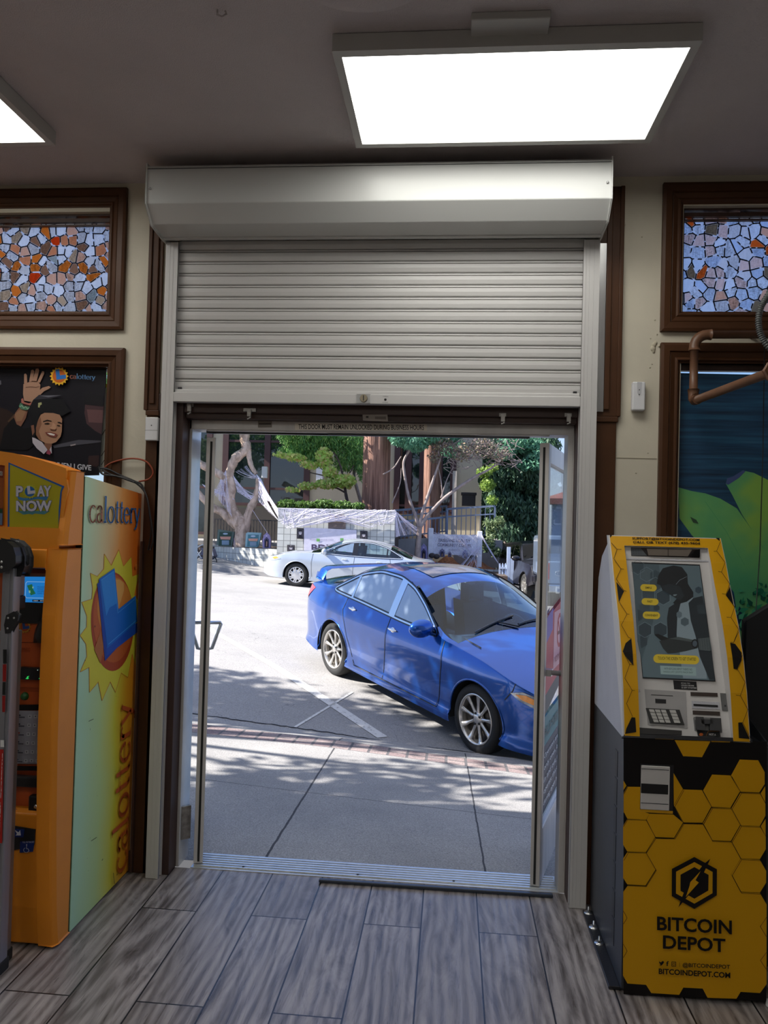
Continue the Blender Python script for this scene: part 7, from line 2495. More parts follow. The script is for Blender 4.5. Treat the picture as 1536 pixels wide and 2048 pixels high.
# iron fence on the patio behind the left tree
fe = thing('iron_fence', 'thin dark iron fence behind the twisted tree and tombstones', 'fence', (-8, 26.3, 0.9))
M_iron = pbr('dark_iron', (0.03, 0.03, 0.035), 0.5)
a, b = W(430, 1040, 26.3), W(556, 1040, 26.3)
zt, zb2 = W(500, 1040, 26.3)[2], W(500, 1095, 26.3)[2]
MB().bar((a[0], 26.3, zt), (b[0], 26.3, zt), 0.04).build('rail', M_iron, fe)
MB().bar((a[0], 26.3, zb2), (b[0], 26.3, zb2), 0.04).build('rail', M_iron, fe)
pk = MB().bar((a[0], 26.3, zb2), (a[0], 26.3, zt), 0.022).build('picket', M_iron, fe)
for i in range(1, 22):
    c = pk.copy(); COL.objects.link(c); c.location = ((b[0] - a[0]) * i / 21, 0, 0)

# ramp railings
M_rail = pbr('blue_grey_rail', (0.16, 0.20, 0.30), 0.4, metal=0.2)
def railing(u0, v0, u1, v1, y0, y1, hgt, n, label, mids=(0.25,)):
    A_, B_ = W(u0, v0, y0), W(u1, v1, y1)
    t = thing('ramp_railing', label, 'railing', A_, 'ramp railings')
    MB().bar(A_, B_, 0.07).build('top_rail', M_rail, t)
    for m in mids:
        MB().bar(A_ - (0, 0, hgt * m), B_ - (0, 0, hgt * m), 0.05).build('mid_rail', M_rail, t)
    MB().bar(A_ - (0, 0, hgt), B_ - (0, 0, hgt), 0.05).build('bottom_rail', M_rail, t)
    for i in range(n + 1):
        p = A_ + (B_ - A_) * i / n
        MB().bar(p, p - (0, 0, hgt), 0.028 if i not in (0, n) else 0.07).build('picket', M_rail, t)
railing(895, 1018, 990, 1012, 25.2, 25.0, 1.05, 10, 'blue grey ramp railing right of the porch post', (0.28,))
railing(788, 1021, 893, 1012, 24.6, 27.0, 1.0, 12, 'blue grey ramp railing between redwood and porch post', (0.22,))
railing(795, 1044, 893, 1034, 24.0, 25.4, 0.85, 13, 'nearer lower ramp railing behind the small bare tree', ())
MB().prism([(W(788, 1078, 23.9)[0], W(788, 1078, 23.9)[2] - 0.6), (W(862, 1078, 23.9)[0], W(788, 1078, 23.9)[2] - 0.6), (W(862, 1078, 23.9)[0], W(862, 1077, 23.9)[2]), (W(788, 1078, 23.9)[0], W(788, 1079, 23.9)[2])], 23.9, 25.6, 'y').build('ramp_slab', M_con)['kind'] = 'structure'
struct(MB().box(0.1, 1.9, 25.3, 29.8, 0.2, 1.25).build('landing_slab', pbr('shaded_concrete', (0.30, 0.29, 0.29), 0.9)))

# ------------------------------------------------------------------ signs and Halloween decorations
def board(name, px4, y, label, cat, mat, th=0.03, group=None):
    P = [W(u, v, y) for u, v in px4]
    o = MB().solid(P, (0, th, 0)).build(name, mat)
    return tag(o, label, cat, group)
def face_art(y):
    return Art(lambda u, v: W(u, v, y - 0.004), (0, -1, 0), 0.0015)
bd = board('event_sign', [(608, 1055), (713, 1060), (713, 1110), (608, 1107)], 20.74, 'white sign with large BD lettering on the tiled wall behind the silver car', 'sign', pbr('sign_lilac_white', (0.62, 0.60, 0.72), 0.6))
A = face_art(20.74)
K = crop(540, 1000, 340 / 1536)
A.text('BDY', *K((375, 462), (580, 466), (375, 400)), F('#4a3f5c'), bold=0.02)
A.text('BRISBANE DANCE & YOGA', *K((360, 362), (575, 366), (360, 350)), F('#8a86a8'))
for c_ in ((435, 362), (650, 358), (670, 478)):
    for i in range(4):
        A.disc(K((c_[0] + 10 * math.cos(i * PI / 2 + .8), c_[1] + 9 * math.sin(i * PI / 2 + .8)))[0], 1.9, 1.6, F('#6fae5c'))
A.build('sign_lettering', bd)
pq = MB()
K6 = crop(540, 1000, 340 / 1536)
pts = K6((527, 258), (527, 150), (540, 132), (600, 128), (665, 134), (680, 152), (680, 258))
pq.solid([W(u, v, 20.76) for u, v in pts], (0, 0.04, 0))
pqo = tag(pq.build('plaque', pbr('brown_bronze', (0.17, 0.13, 0.12), 0.5, metal=0.3), bevel=0.006), 'brown bronze plaque with a rounded top on the tiled wall', 'plaque')
A = face_art(20.755)
A.disc(K6((650, 160))[0], 4.6, 4.6, F('#5a4c48')); A.disc(K6((650, 160))[0], 3.6, 3.6, F('#80716c'))
for i in range(4):
    A.line(K6((545, 190 + i * 15), (665, 192 + i * 15)), 0.5, F('#5a4e4a'))
A.build('relief', pqo)
for i, (q, lb_) in enumerate((((242, 254, 306, 350), 'framed dark portrait left of the white event sign, upper of the two'), ((155, 405, 223, 470), 'framed dark portrait just above the silver car hood'),
                              ((814, 277, 880, 368), 'framed dark portrait right of the white event sign'))):
    x0, y0, x1, y1 = q
    y = 20.74
    t = thing('framed_portrait', lb_, 'picture', W(*K6((x0, y1))[0], y), 'framed portraits on the tiled wall')
    P = [W(u, v, y) for u, v in K6((x0, y0), (x1, y0 + 3), (x1, y1 + 3), (x0, y1))]
    MB().solid(P, (0, 0.03, 0)).build('frame', pbr('dark_frame', (0.03, 0.025, 0.03), 0.5), t)
    A = face_art(y)
    m = lambda a, b: K6((x0 + (x1 - x0) * a, y0 + (y1 - y0) * b))[0]
    A.poly([m(.14, .1), m(.86, .1), m(.86, .9), m(.14, .9)], F('#4a464e'))
    A.disc(m(.5, .42), 3.0, 4.4, F('#b8b2b8'))
    A.poly([m(.2, .9), m(.35, .66), (m(.65, .66)), m(.8, .9)], F('#24222a'))
    A.disc(m(.4, .38), 0.6, 0.6, F('#2a262c')); A.disc(m(.6, .38), 0.6, 0.6, F('#2a262c'))
    A.poly([m(.3, .18), m(.7, .18), m(.75, .32), m(.25, .32)], F('#1c1a20'))
    A.build('portrait_picture', t)
# gravestones
def grave(px, y, label, tone='#8f86b4'):
    u0, v0, u1, v1 = px
    t = thing('gravestone', label, 'gravestone', W((u0 + u1) / 2, v1, y), 'Halloween gravestones in the planting beds')
    def m(a, b): return (u0 + (u1 - u0) * a, v0 + (v1 - v0) * b)
    out_ = [m(0.02, 1), m(0.0, .42), m(.12, .30), m(.10, .20), m(.28, .12), m(.5, 0), m(.72, .12), m(.90, .20), m(.88, .30), m(1.0, .42), m(.98, 1)]
    MB().solid([W(u, v, y) for u, v in out_], (0, 0.08, 0)).build('slab', pbr('lilac_foam_' + tone, lin(tone), 0.7), t)
    A = face_art(y)
    A.poly([m(.22, .96), m(.20, .45), m(.5, .28), m(.80, .45), m(.78, .96)], F('#4a4668'))
    A.poly([m(.32, .96), m(.30, .52), m(.5, .40), m(.70, .52), m(.68, .96)], F('#1e1c2a'))
    A.disc(m(.5, .22), (u1 - u0) * .12, (v1 - v0) * .05, F('#b9b2d6'))
    A.poly([m(.42, .9), m(.48, .55), m(.58, .6), m(.56, .9)], F('#b08a78'))
    A.build('relief', t)
K3b = crop(380, 1000, 180 / 1536)
grave((467.5, 1065, 484.5, 1094.5), 22.55, 'lilac gravestone between the two green boards on the planter wall')
grave((525, 1065, 541.5, 1096), 21.6, 'lilac gravestone on the planter wall nearest the tall tiled wall')
grave((840, 1087, 855, 1122), 23.62, 'lilac gravestone left of the library sign')
grave((879, 1097, 889.5, 1114), 23.72, 'small gravestone before the middle of the library sign', '#6e6a84')
grave((924.5, 1100, 935.5, 1116), 23.72, 'small gravestone at the right part of the library sign', '#6a6a90')
grave((896, 1103, 903, 1114), 23.74, 'smallest gravestone before the library sign', '#7c7488')
for (K_, out_, y, lab, c1, c2) in ((K3b, ((450, 780), (480, 500), (760, 545), (712, 795)), 22.75, 'dark green yard board left of the first lilac gravestone', (0.10, 0.15, 0.13), '#2e4a40'),
                               (K3b, ((940, 800), (955, 570), (985, 550), (1215, 560), (1165, 790), (1140, 808)), 22.0, 'pale teal yard board between the lilac gravestones', (0.25, 0.42, 0.48), '#4a7a86')):
    P = [W(u, v, y) for u, v in K_(*out_)]
    t = tag(MB().solid(P, (0.02, 0.05, 0)).build('yard_board', pbr('board_' + c2, c1, 0.6)), lab, 'board', 'yard boards on the planter wall')
    A = face_art(y)
    xs_ = [p[0] for p in out_]; ys_ = [p[1] for p in out_]
    x0, x1, y0, y1 = min(xs_), max(xs_), min(ys_), max(ys_)
    A.poly(K_((x0 + .18 * (x1 - x0), y0 + .15 * (y1 - y0)), (x1 - .14 * (x1 - x0), y0 + .17 * (y1 - y0)), (x1 - .2 * (x1 - x0), y1 - .06 * (y1 - y0)), (x0 + .12 * (x1 - x0), y1 - .06 * (y1 - y0))), F(c2))
    A.poly(K_((x0 + .2 * (x1 - x0), y0 + .42 * (y1 - y0)), (x1 - .2 * (x1 - x0), y0 + .42 * (y1 - y0)), (x1 - .24 * (x1 - x0), y0 + .60 * (y1 - y0)), (x0 + .24 * (x1 - x0), y0 + .58 * (y1 - y0))), F('#d49a86'))
    A.poly(K_((x0 + .3 * (x1 - x0), y0 + .64 * (y1 - y0)), (x1 - .3 * (x1 - x0), y0 + .64 * (y1 - y0)), (x1 - .3 * (x1 - x0), y1 - .1 * (y1 - y0)), (x0 + .3 * (x1 - x0), y1 - .1 * (y1 - y0))), F('#7f96aa'))
    A.disc(K_(((x0 + x1) / 2, y0 + .26 * (y1 - y0)))[0], 5, 1.8, F('#a9bcd0'))
    A.build('board_picture', t)
rk = MB()
r_ = random.Random(2)
for (u, v, r) in ((864, 1111, .12), (873, 1113, .12), (945, 1114, .09)):
    p = W(u, v, 23.66)
    tag(MB().ball(p, (r, r * .8, r * .8), k=10).build('garden_rock', pbr('dark_rock', (0.06, 0.05, 0.05), 0.9, bump=1.0, bs=12)), {864: 'dark rock at the left foot of the library sign', 873: 'dark rock a little right of the left post of the library sign', 945: 'dark lump at the right foot of the library sign'}[u], 'rock')
# library sign
ls = thing('library_sign', 'white library sign between two posts on the mulch bed, veiled in cobweb', 'sign', W(910, 1118, 23.85))
M_sw = pbr('sign_white_paint', (0.82, 0.81, 0.86), 0.6)
P = [W(u, v, 23.85) for u, v in ((866, 1068), (962, 1071), (962, 1112), (866, 1108))]
sgb = MB().solid(P, (0, 0.08, 0)).build('sign_board', M_sw, ls)
for (u0, u1, vt) in ((857, 867, 1056), (955, 965, 1062)):
    a, b = W(u0, vt, 23.82), W(u1, vt, 23.82)
    MB().box(a[0], b[0], 23.80, 23.98, 0.3, a[2]).build('sign_post', M_sw, ls, bevel=0.02)
A = face_art(23.845)
A.text('BRISBANE LIBRARY', (877, 1083.5), (941, 1085.5), (877, 1077), F('#6b6070'), bold=0.02)
A.text('COMMUNITY CENTER', (875, 1092.5), (943, 1095), (875, 1086), F('#6b6070'), bold=0.02)
A.text('250 VISITACION AVE', (898, 1101), (920, 1101.6), (898, 1098), F('#8d8494'))
A.build('sign_lettering', sgb)

# cobwebs: draped strands between two lines
M_web = pbr('white_web_fibre', (0.78, 0.74, 0.88), 0.9)
k = NT('web_veil')
k.t.nodes.remove(k.b)
u_, v_, _ = k.sep(k.n('ShaderNodeUVMap').outputs[0])
n = k.noise(k.comb(k.math('MULTIPLY', u_, 26.0), k.math('MULTIPLY', v_, 4.0), 0.0), 1.6, 5, 0.7, 1.2)
dfn = k.n('ShaderNodeBsdfDiffuse'); dfn.inputs[0].default_value = (0.78, 0.74, 0.88, 1)
tpn = k.n('ShaderNodeBsdfTransparent')
mxn = k.n('ShaderNodeMixShader')
k.l(k.ramp(n, (0.42, 0.02), (0.72, 0.55)), mxn.inputs[0])
k.l(tpn.outputs[0], mxn.inputs[1]); k.l(dfn.outputs[0], mxn.inputs[2])
k.l(mxn.outputs[0], k.o.inputs[0])
M_veil = k.m
def web(label, panels, seed=1, r=0.006):
    """panels: (top line, bottom line, strands, sag, veil)"""
    rr = random.Random(seed)
    t = thing('cobweb', label, 'cobweb', panels[0][0][0], 'white decoration cobwebs')
    st_ = MB()
    for top, bot, n, sag, veil in panels:
        top = [np.array(p, float) for p in top]; bot = [np.array(p, float) for p in bot]
        def along(L, f):
            f = min(0.9999, max(0, f)) * (len(L) - 1)
            i = int(f)
            return L[i] + (L[i + 1] - L[i]) * (f - i) if len(L) > 1 else L[0]
        for i in range(n):
            a, b = along(top, rr.random()), along(bot, rr.random() if rr.random() < 0.5 else (i + .5) / n)
            mid = (a + b) / 2 - np.array((0, rr.uniform(0, .05), sag * rr.uniform(.3, 1.2)))
            pts = [a * (1 - q) ** 2 + 2 * mid * q * (1 - q) + b * q * q for q in [j / 7 for j in range(8)]]
            st_.tube(pts, r * rr.uniform(.5, 1.5), 3, caps=False)
        if veil:
            N, Mv = 14, 7
            vs, uv = [], []
            for i in range(N + 1):
                a, b = along(top, i / N), along(bot, i / N)
                for j in range(Mv + 1):
                    q = j / Mv
                    m = (a + b) / 2 - np.array((0, 0.03, sag * .5))
                    p = a * (1 - q) ** 2 + 2 * m * q * (1 - q) + b * q * q
                    vs.append(p); uv.append((i / N, q))
            fs = [(i * (Mv + 1) + j, (i + 1) * (Mv + 1) + j, (i + 1) * (Mv + 1) + j + 1, i * (Mv + 1) + j + 1) for i in range(N) for j in range(Mv)]
            o = MB().add(vs, fs, None, True).build('veil', M_veil, t)
            ul = o.data.uv_layers.new(name='UVMap')
            for l_ in o.data.loops:
                ul.data[l_.index].uv = uv[l_.vertex_index]
    o = st_.build('strands', M_web, t)
    o['kind'] = 'stuff'
y1 = 20.68
Wp_ = lambda *q: [W(u, v, y1) for u, v in q]
web('white cobweb draped over the top of the tall tiled wall', [
    (Wp_((556, 1016), (620, 1017), (680, 1018), (740, 1019), (792, 1020)), Wp_((556, 1040), (575, 1058), (620, 1048), (660, 1044), (700, 1042), (740, 1056), (790, 1046)), 46, 0.05, True),
    (Wp_((556, 1018), (640, 1019)), Wp_((562, 1044), (600, 1050)), 22, 0.06, False),
    (Wp_((792, 1022), (793, 1035)), Wp_((700, 1045), (790, 1046)), 8, 0.1, False)], 3)
web('white cobweb stretched from the twisted tree to the corner of the tiled wall', [
    ([W(512, 948, 22.2), W(522, 958, 22.2), W(530, 985, 22.0)], [W(530, 1000, 21.6), W(545, 1005, 21.2), W(556, 1018, 20.75), W(557, 1035, 20.75)], 44, 0.10, True),
    ([W(518, 955, 22.3), W(516, 1000, 22.3)], [W(530, 1010, 21.6), W(556, 1040, 20.8)], 14, 0.15, True),
    ([W(470, 944, 22.5), W(495, 930, 22.5)], [W(512, 950, 22.3), W(516, 958, 22.3)], 12, 0.15, False),
    ([W(466, 950, 22.4), W(475, 985, 22.4)], [W(500, 1000, 22.4), W(515, 990, 22.4)], 16, 0.15, True),
    ([W(404, 968, 22.4), W(410, 975, 22.4)], [W(455, 985, 22.4), W(470, 1000, 22.4)], 12, 0.12, False),
    ([W(440, 960, 22.4), W(452, 940, 22.4)], [W(426, 985, 22.4), W(465, 1035, 22.2)], 16, 0.1, True),
    ([W(505, 1020, 22.3)] * 2, [W(541, 1075, 21.6)] * 2, 2, 0.02, False)], 5)
web('white cobweb falling from the right end of the tiled wall', [
    ([W(790, 1021, 20.8), W(793, 1024, 20.9)], [W(790, 1075, 20.9), W(800, 1072, 21.2), W(836, 1068, 22.0), (W(836, 1055, 22.0))], 34, 0.10, True)], 7)
web('white cobweb stretched over the library sign and mulch bed', [
    (Wp_ and [W(866, 1064, 23.75), W(900, 1069, 23.75), W(960, 1068, 23.75)], [W(866, 1108, 23.75), W(900, 1104, 23.75), W(930, 1118, 23.7), W(962, 1108, 23.75)], 16, 0.06, True),
    ([W(912, 1070, 23.7), W(930, 1072, 23.7)], [W(938, 1100, 23.7), W(942, 1104, 23.7)], 10, 0.05, False),
    ([W(962, 1066, 23.7), W(964, 1075, 23.7)], [W(1000, 1132, 23.45), W(1003, 1135, 23.45)], 14, 0.12, True),
    ([W(942, 1102, 23.7), W(962, 1092, 23.7)], [W(916, 1134, 23.45), W(934, 1137, 23.45), W(968, 1136, 23.45)], 16, 0.08, False)], 9)

# ------------------------------------------------------------------ trees and shrubs
def limb_px(K, pts, y, rs):
    P = [W(*K(p[:2])[0], y + (p[2] if len(p) > 2 else 0)) for p in pts]
    Q = catmull(P, 6)
    n = len(Q)
    R_ = [float(np.interp(i / (n - 1), [j / (len(rs) - 1) for j in range(len(rs))], rs)) for i in range(n)]
    rr = random.Random(int(abs(P[0][0] * 1000)))
    R_ = [r * rr.uniform(0.92, 1.12) * 1.1 for r in R_]
    return Q, R_
K5 = crop(380, 850, 380 / 1536)
tt = thing('twisted_tree', 'pale twisted tree trunk with forked limbs draped in cobweb, left across the street', 'tree', W(482, 1092, 22.6))
tk = MB()
for pts, rs in ((((425, 1010), (425, 880), (415, 800), (355, 720), (325, 600), (335, 480), (320, 420)), (.26, .24, .22, .19, .15, .15, .13)),
                (((425, 900), (450, 800), (480, 700), (520, 610), (548, 520), (548, 432)), (.20, .15, .13, .12, .10, .06)),
                (((320, 430), (325, 370), (370, 270), (455, 195), (440, 120), (450, 40), (470, -150)), (.12, .13, .15, .14, .15, .15, .13)),
                (((400, 820), (320, 760), (250, 700), (190, 670), (110, 600), (40, 520)), (.17, .14, .12, .11, .10, .09)),
                (((330, 470), (270, 420), (200, 375), (110, 330), (20, 270)), (.12, .13, .12, .12, .11)),
                (((470, 200), (480, 270), (500, 340), (535, 395)), (.10, .08, .07, .06)),
                (((330, 640), (290, 600), (285, 560)), (.06, .05, .03))):
    q, r_ = limb_px(K5, pts, 22.5, rs)
    tk.tube(q, r_, 14)
tk.build('trunk', M_tan, tt)
leaves('foliage', cloud([(450, 760, 90, 50, 1500), (380, 780, 80, 60, 1200), (560, 800, 80, 40, 1200), (250, 800, 110, 70, 2200), (180, 880, 90, 60, 1800)], 22.5, 1.6), 0.22, G_CYP, tt, seed=4)  # leftmost clumps lie out of view, spread there to shade the planter wall
def redwood(u0, u1, y, zb_, zt_, label, cloud_spec, seed):
    a, b = W(u0, 950, y), W(u1, 950, y)
    cx, r = (a[0] + b[0]) / 2, (b[0] - a[0]) / 2
    t = thing('redwood_tree', label, 'tree', (cx, y, zb_), 'redwoods before the library')
    vs, n, k_ = [], 26, 40
    for i in range(n + 1):
        z = zb_ + (zt_ - zb_) * i / n
        for j in range(k_):
            th = 2 * PI * j / k_
            rr_ = r * (1 + 0.05 * math.sin(7 * th + 0.6 * z) + 0.03 * math.sin(15 * th - z) + 0.12 * math.exp(-(z - zb_) * 1.2))
            vs.append((cx + rr_ * math.cos(th), y + rr_ * math.sin(th), z))
    fs = [(i * k_ + j, i * k_ + (j + 1) % k_, (i + 1) * k_ + (j + 1) % k_, (i + 1) * k_ + j) for i in range(n) for j in range(k_)]
    MB().add(vs, fs, None, True).build('trunk', M_red, t)
    if cloud_spec:
        leaves('foliage', cloud(cloud_spec, y, 1.0), 0.20, G_RED, t, 4.0, 0.5, seed)
redwood(726.5, 778.5, 22.6, 1.9, 10.0, 'thick redwood trunk rising straight behind the tiled wall', [(800, 870, 26, 22, 1500, 21.8), (830, 885, 30, 18, 1300, 21.8), (860, 872, 30, 14, 900, 21.8), (900, 872, 26, 16, 800, 22.5), (850, 820, 90, 30, 1500, 22.5)], 11)
redwood(848, 881, 26.6, 1.2, 10.5, 'thinner redwood trunk behind the ramp railing', [(905, 895, 30, 20, 900, 26), (900, 840, 60, 30, 900, 26)], 12)
# green hanging tree left of the thick redwood
ht = thing('hanging_tree', 'light green tree with hanging foliage left of the thick redwood', 'tree', W(690, 1020, 24.5))
tk = MB()
q, r_ = limb_px(lambda *p: list(p), ((728, 1020), (716, 985), (708, 950), (712, 915), (702, 870), (690, 780)), 24.5, (.07, .06, .05, .05, .05, .04))
tk.tube(q, r_, 8)
tk.build('trunk', M_grey, ht)
leaves('foliage', cloud([(600, 905, 24, 22, 700), (640, 918, 26, 20, 700), (690, 925, 28, 20, 900), (585, 872, 32, 22, 1500), (620, 888, 36, 30, 2200), (655, 880, 36, 30, 2200), (690, 885, 34, 34, 2400), (715, 905, 22, 40, 1700), (725, 940, 10, 24, 400), (600, 850, 60, 30, 2000), (680, 830, 70, 40, 2200), (570, 905, 14, 12, 250)], 24.5, 0.9), 0.17, G_CYP, ht, 5.0, 0.75, 21)
mt = thing('maple_tree', 'small yellow green maple with layered leaves before the beige library wall', 'tree', W(700, 1020, 23.6))
tk = MB()
for pts, rs in ((((698, 1018), (692, 990), (688, 965), (680, 930), (668, 905)), (.05, .05, .04, .03, .02)), (((690, 985), (670, 975), (640, 970), (600, 975)), (.03, .03, .02, .015)), (((686, 960), (700, 945), (708, 930)), (.03, .02, .015)), (((688, 970), (660, 955), (620, 945)), (.03, .02, .015))):
    q, r_ = limb_px(lambda *p: list(p), pts, 23.6, rs)
    tk.tube(q, r_, 8)
tk.build('trunk', pbr('dark_stem', (0.06, 0.04, 0.035), 0.8), mt)
leaves('foliage', cloud([(690, 962, 22, 16, 620), (655, 968, 26, 10, 520), (615, 972, 22, 7, 320), (585, 980, 14, 5, 110), (648, 915, 18, 22, 420), (660, 945, 16, 14, 260), (590, 915, 26, 8, 240), (560, 910, 14, 6, 90), (620, 930, 20, 8, 200)], 23.6, 0.6), 0.13, G_MAP, mt, 1.4, 0.1, 22)
hg = thing('low_hedge', 'low clipped hedge along the top of the tall tiled wall', 'hedge', W(640, 1020, 21.6))
leaves('foliage', cloud([(575, 1010, 22, 12, 900), (610, 1012, 24, 11, 1000), (648, 1010, 24, 12, 1000), (685, 1012, 22, 11, 900), (715, 1014, 14, 10, 500)], 21.6, 0.35), 0.10, G_HED, hg, 1.6, 0.0, 23)
K6b = crop(740, 850, 400 / 1536)
bt = thing('bare_tree', 'slender grey tree forking into three thin limbs before the ramp railing', 'tree', W(836, 1112, 22.0))
tk = MB()
for pts, rs in ((((362, 1080), (368, 960), (375, 860), (378, 780)), (.095, .085, .08, .08)),
                (((376, 790), (350, 700), (300, 560), (275, 440), (258, 290), (300, 200), (355, 125), (400, 98)), (.06, .05, .045, .04, .04, .035, .03, .02)),
                (((380, 790), (400, 680), (450, 530), (500, 380), (532, 285), (545, 230)), (.055, .05, .045, .04, .03, .02)),
                (((382, 790), (440, 700), (540, 590), (630, 515), (740, 440), (830, 385), (900, 350), (980, 300)), (.06, .055, .05, .05, .045, .04, .03, .02)),
                (((300, 200), (260, 120), (265, 70)), (.02, .02, .01)), (((560, 570), (545, 430), (525, 330)), (.02, .015, .01)), (((545, 560), (590, 420), (640, 320)), (.02, .015, .01)),
                (((355, 125), (340, 90), (300, 95)), (.02, .015, .01)), (((100, 380), (180, 330), (240, 240)), (.02, .02, .015)), (((170, 600), (230, 450), (240, 330)), (.018, .015, .01))):
    q, r_ = limb_px(K6b, pts, 22.0, rs)
    tk.tube(q, r_, 8)
rr = random.Random(8)
for i in range(90):
    a = (rr.uniform(560, 1120), rr.uniform(110, 330))
    q, r_ = limb_px(K6b, (a, (a[0] + rr.uniform(-60, 60), a[1] + rr.uniform(-50, 30)), (a[0] + rr.uniform(-110, 110), a[1] + rr.uniform(-80, 60))), 22.0 + rr.uniform(-.4, .4), (.012, .009, .006))
    tk.tube(q, r_, 4)
tk.build('trunk', M_grey, bt)
leaves('foliage', cloud([(885, 890, 24, 18, 550), (925, 905, 26, 20, 520), (965, 895, 30, 22, 650), (1000, 910, 22, 12, 260), (870, 915, 16, 12, 180)], 22.0, 0.8), 0.10, G_TWIG, bt, 2.2, 0.2, 31)
dt = thing('dense_tree', 'dense dark green drooping tree right of the library sign', 'tree', W(1025, 1110, 27))
tk = MB().tube(catmull([W(1012, 1112, 26.5), W(1010, 1060, 26.5), W(1000, 980, 26.5), W(1000, 850, 26.5)], 5), 0.14, 10)
tk.build('trunk', M_grey, dt)
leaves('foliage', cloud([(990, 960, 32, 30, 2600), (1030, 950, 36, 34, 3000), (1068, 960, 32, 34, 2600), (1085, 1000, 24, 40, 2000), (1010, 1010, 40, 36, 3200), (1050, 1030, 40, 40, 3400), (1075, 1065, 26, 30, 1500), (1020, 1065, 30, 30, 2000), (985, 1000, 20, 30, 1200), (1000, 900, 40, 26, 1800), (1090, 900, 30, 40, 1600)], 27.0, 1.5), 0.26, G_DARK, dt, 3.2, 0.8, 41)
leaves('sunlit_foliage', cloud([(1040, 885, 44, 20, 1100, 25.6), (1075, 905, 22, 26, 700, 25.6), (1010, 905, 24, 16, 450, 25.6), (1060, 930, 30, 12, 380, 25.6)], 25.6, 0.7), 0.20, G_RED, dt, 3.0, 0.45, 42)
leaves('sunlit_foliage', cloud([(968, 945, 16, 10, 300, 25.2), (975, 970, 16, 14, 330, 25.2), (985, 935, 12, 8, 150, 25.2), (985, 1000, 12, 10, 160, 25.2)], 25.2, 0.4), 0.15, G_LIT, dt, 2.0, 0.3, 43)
bs_ = thing('leafy_shrub', 'loose green shrub growing between library sign and white gate', 'shrub', W(985, 1115, 23.9))
leaves('foliage', cloud([(985, 1060, 14, 20, 420), (998, 1045, 12, 14, 260), (978, 1090, 14, 16, 330), (992, 1105, 12, 12, 240), (975, 1045, 10, 10, 120)], 24.2, 0.5), 0.13, leaf_mat('shrub_leaves', [(0.06, 0.12, 0.05), (0.14, 0.20, 0.09), (0.24, 0.30, 0.16)], 0.3), bs_, 1.8, 0.2, 51)
for i, (u, y, r_, hh) in enumerate(((1120, 46, 3.2, 7.5), (1050, 31, 1.5, 7.0), (965, 34, 2.4, 8.0))):
    c = W(u, 1000, y)
    lab = ('leafy tree far off seen through the glass of the right door', 'dark tree behind the dense drooping tree', 'dark tree closing the gap behind the ramp landing')[i]
    t = thing('background_tree', lab, 'tree', (c[0], y, 0))
    MB().tube([(c[0], y, -0.5), (c[0], y, hh * .6)], 0.25, 8).build('trunk', M_grey, t)
    if i == 0:
        leaves('foliage', cloud([(1118, 948, 12, 14, 500), (1135, 955, 14, 14, 500)], y, 1.0), 0.35, G_DARK, t, 2.0, 0.2, 60)
    else:
        leaves('foliage', [((c[0], y, hh * .55), (r_, 1.6, hh * .5), 5200)], 0.42, G_DARK, t, 2.5, 0.5, 60 + i)

# street trees standing out of view to the left: they cast the dappled shade
def street_tree(x, y, z0, cz, rad, n, size, label, seed):
    t = thing('street_tree', label, 'tree', (x, y, z0))
    tk = MB().tube([(x, y, z0 - 0.1), (x + .05, y, cz * .5), (x, y + .1, cz)], [0.16, 0.12, 0.07], 10)
    for i in range(7):
        a = i * 0.9
        tk.tube([(x, y, cz * .62), (x + rad[0] * .5 * math.cos(a), y + rad[1] * .5 * math.sin(a), cz), (x + rad[0] * .8 * math.cos(a), y + rad[1] * .8 * math.sin(a), cz + .3)], [0.06, 0.035, 0.012], 6)
    tk.build('trunk', M_grey, t)
    r_ = random.Random(seed)
    bl = []
    for i in range(22):
        a, q = r_.uniform(0, 2 * PI), math.sqrt(r_.random())
        bl.append(((x + rad[0] * q * math.cos(a), y + rad[1] * q * math.sin(a), cz + r_.uniform(-.6, .6) * rad[2]), (rad[0] * .30, rad[1] * .30, rad[2] * .4), n // 22))
    leaves('foliage', bl, size, G_HED, t, 1.8, 0.1, seed)
street_tree(-7.6, 2.15, 0.2, 5.2, (3.5, 2.35, 1.1), 6800, 0.20, 'leafy street tree on the near pavement left of the shop doorway', 71)
street_tree(-13.2, 21.6, 0.8, 5.2, (2.6, 3.6, 1.2), 4200, 0.22, 'unseen leafy tree added left of the twisted tree to shade the planter wall', 72)  # added out of view so that its crown shades the planter wall

# ------------------------------------------------------------------ gate, far car park, house
gt = thing('picket_gate', 'pale blue white picket gate between planter wall and black car', 'gate', W(1012, 1175, 22.0))
M_gate = pbr('pale_blue_paint', (0.42, 0.50, 0.66), 0.6)
for (u0, u1, vt, vb) in ((1014.5, 1019.5, 1094, 1178), (1020.5, 1026.5, 1117, 1180)):
    a, b = W(u0, vt, 22.0), W(u1, vb, 22.0)
    MB().box(a[0], b[0], 22.0, 22.0 + b[0] - a[0], b[2], a[2]).build('post', M_gate, gt)
for i in range(3):
    u = 998 + i * 5.6
    a, b = W(u, 1126, 22.05), W(u + 2.6, 1172, 22.05)
    MB().prism([(a[0], b[2]), (b[0], b[2]), (b[0], a[2] - .06), ((a[0] + b[0]) / 2, a[2]), (a[0], a[2] - .06)], 22.05, 22.08, 'y').build('picket', M_gate, gt)
a, b = W(998, 1136, 22.03), W(1024, 1136, 22.03)
MB().bar(a, b, 0.03, 0.06).build('rail', M_gate, gt)

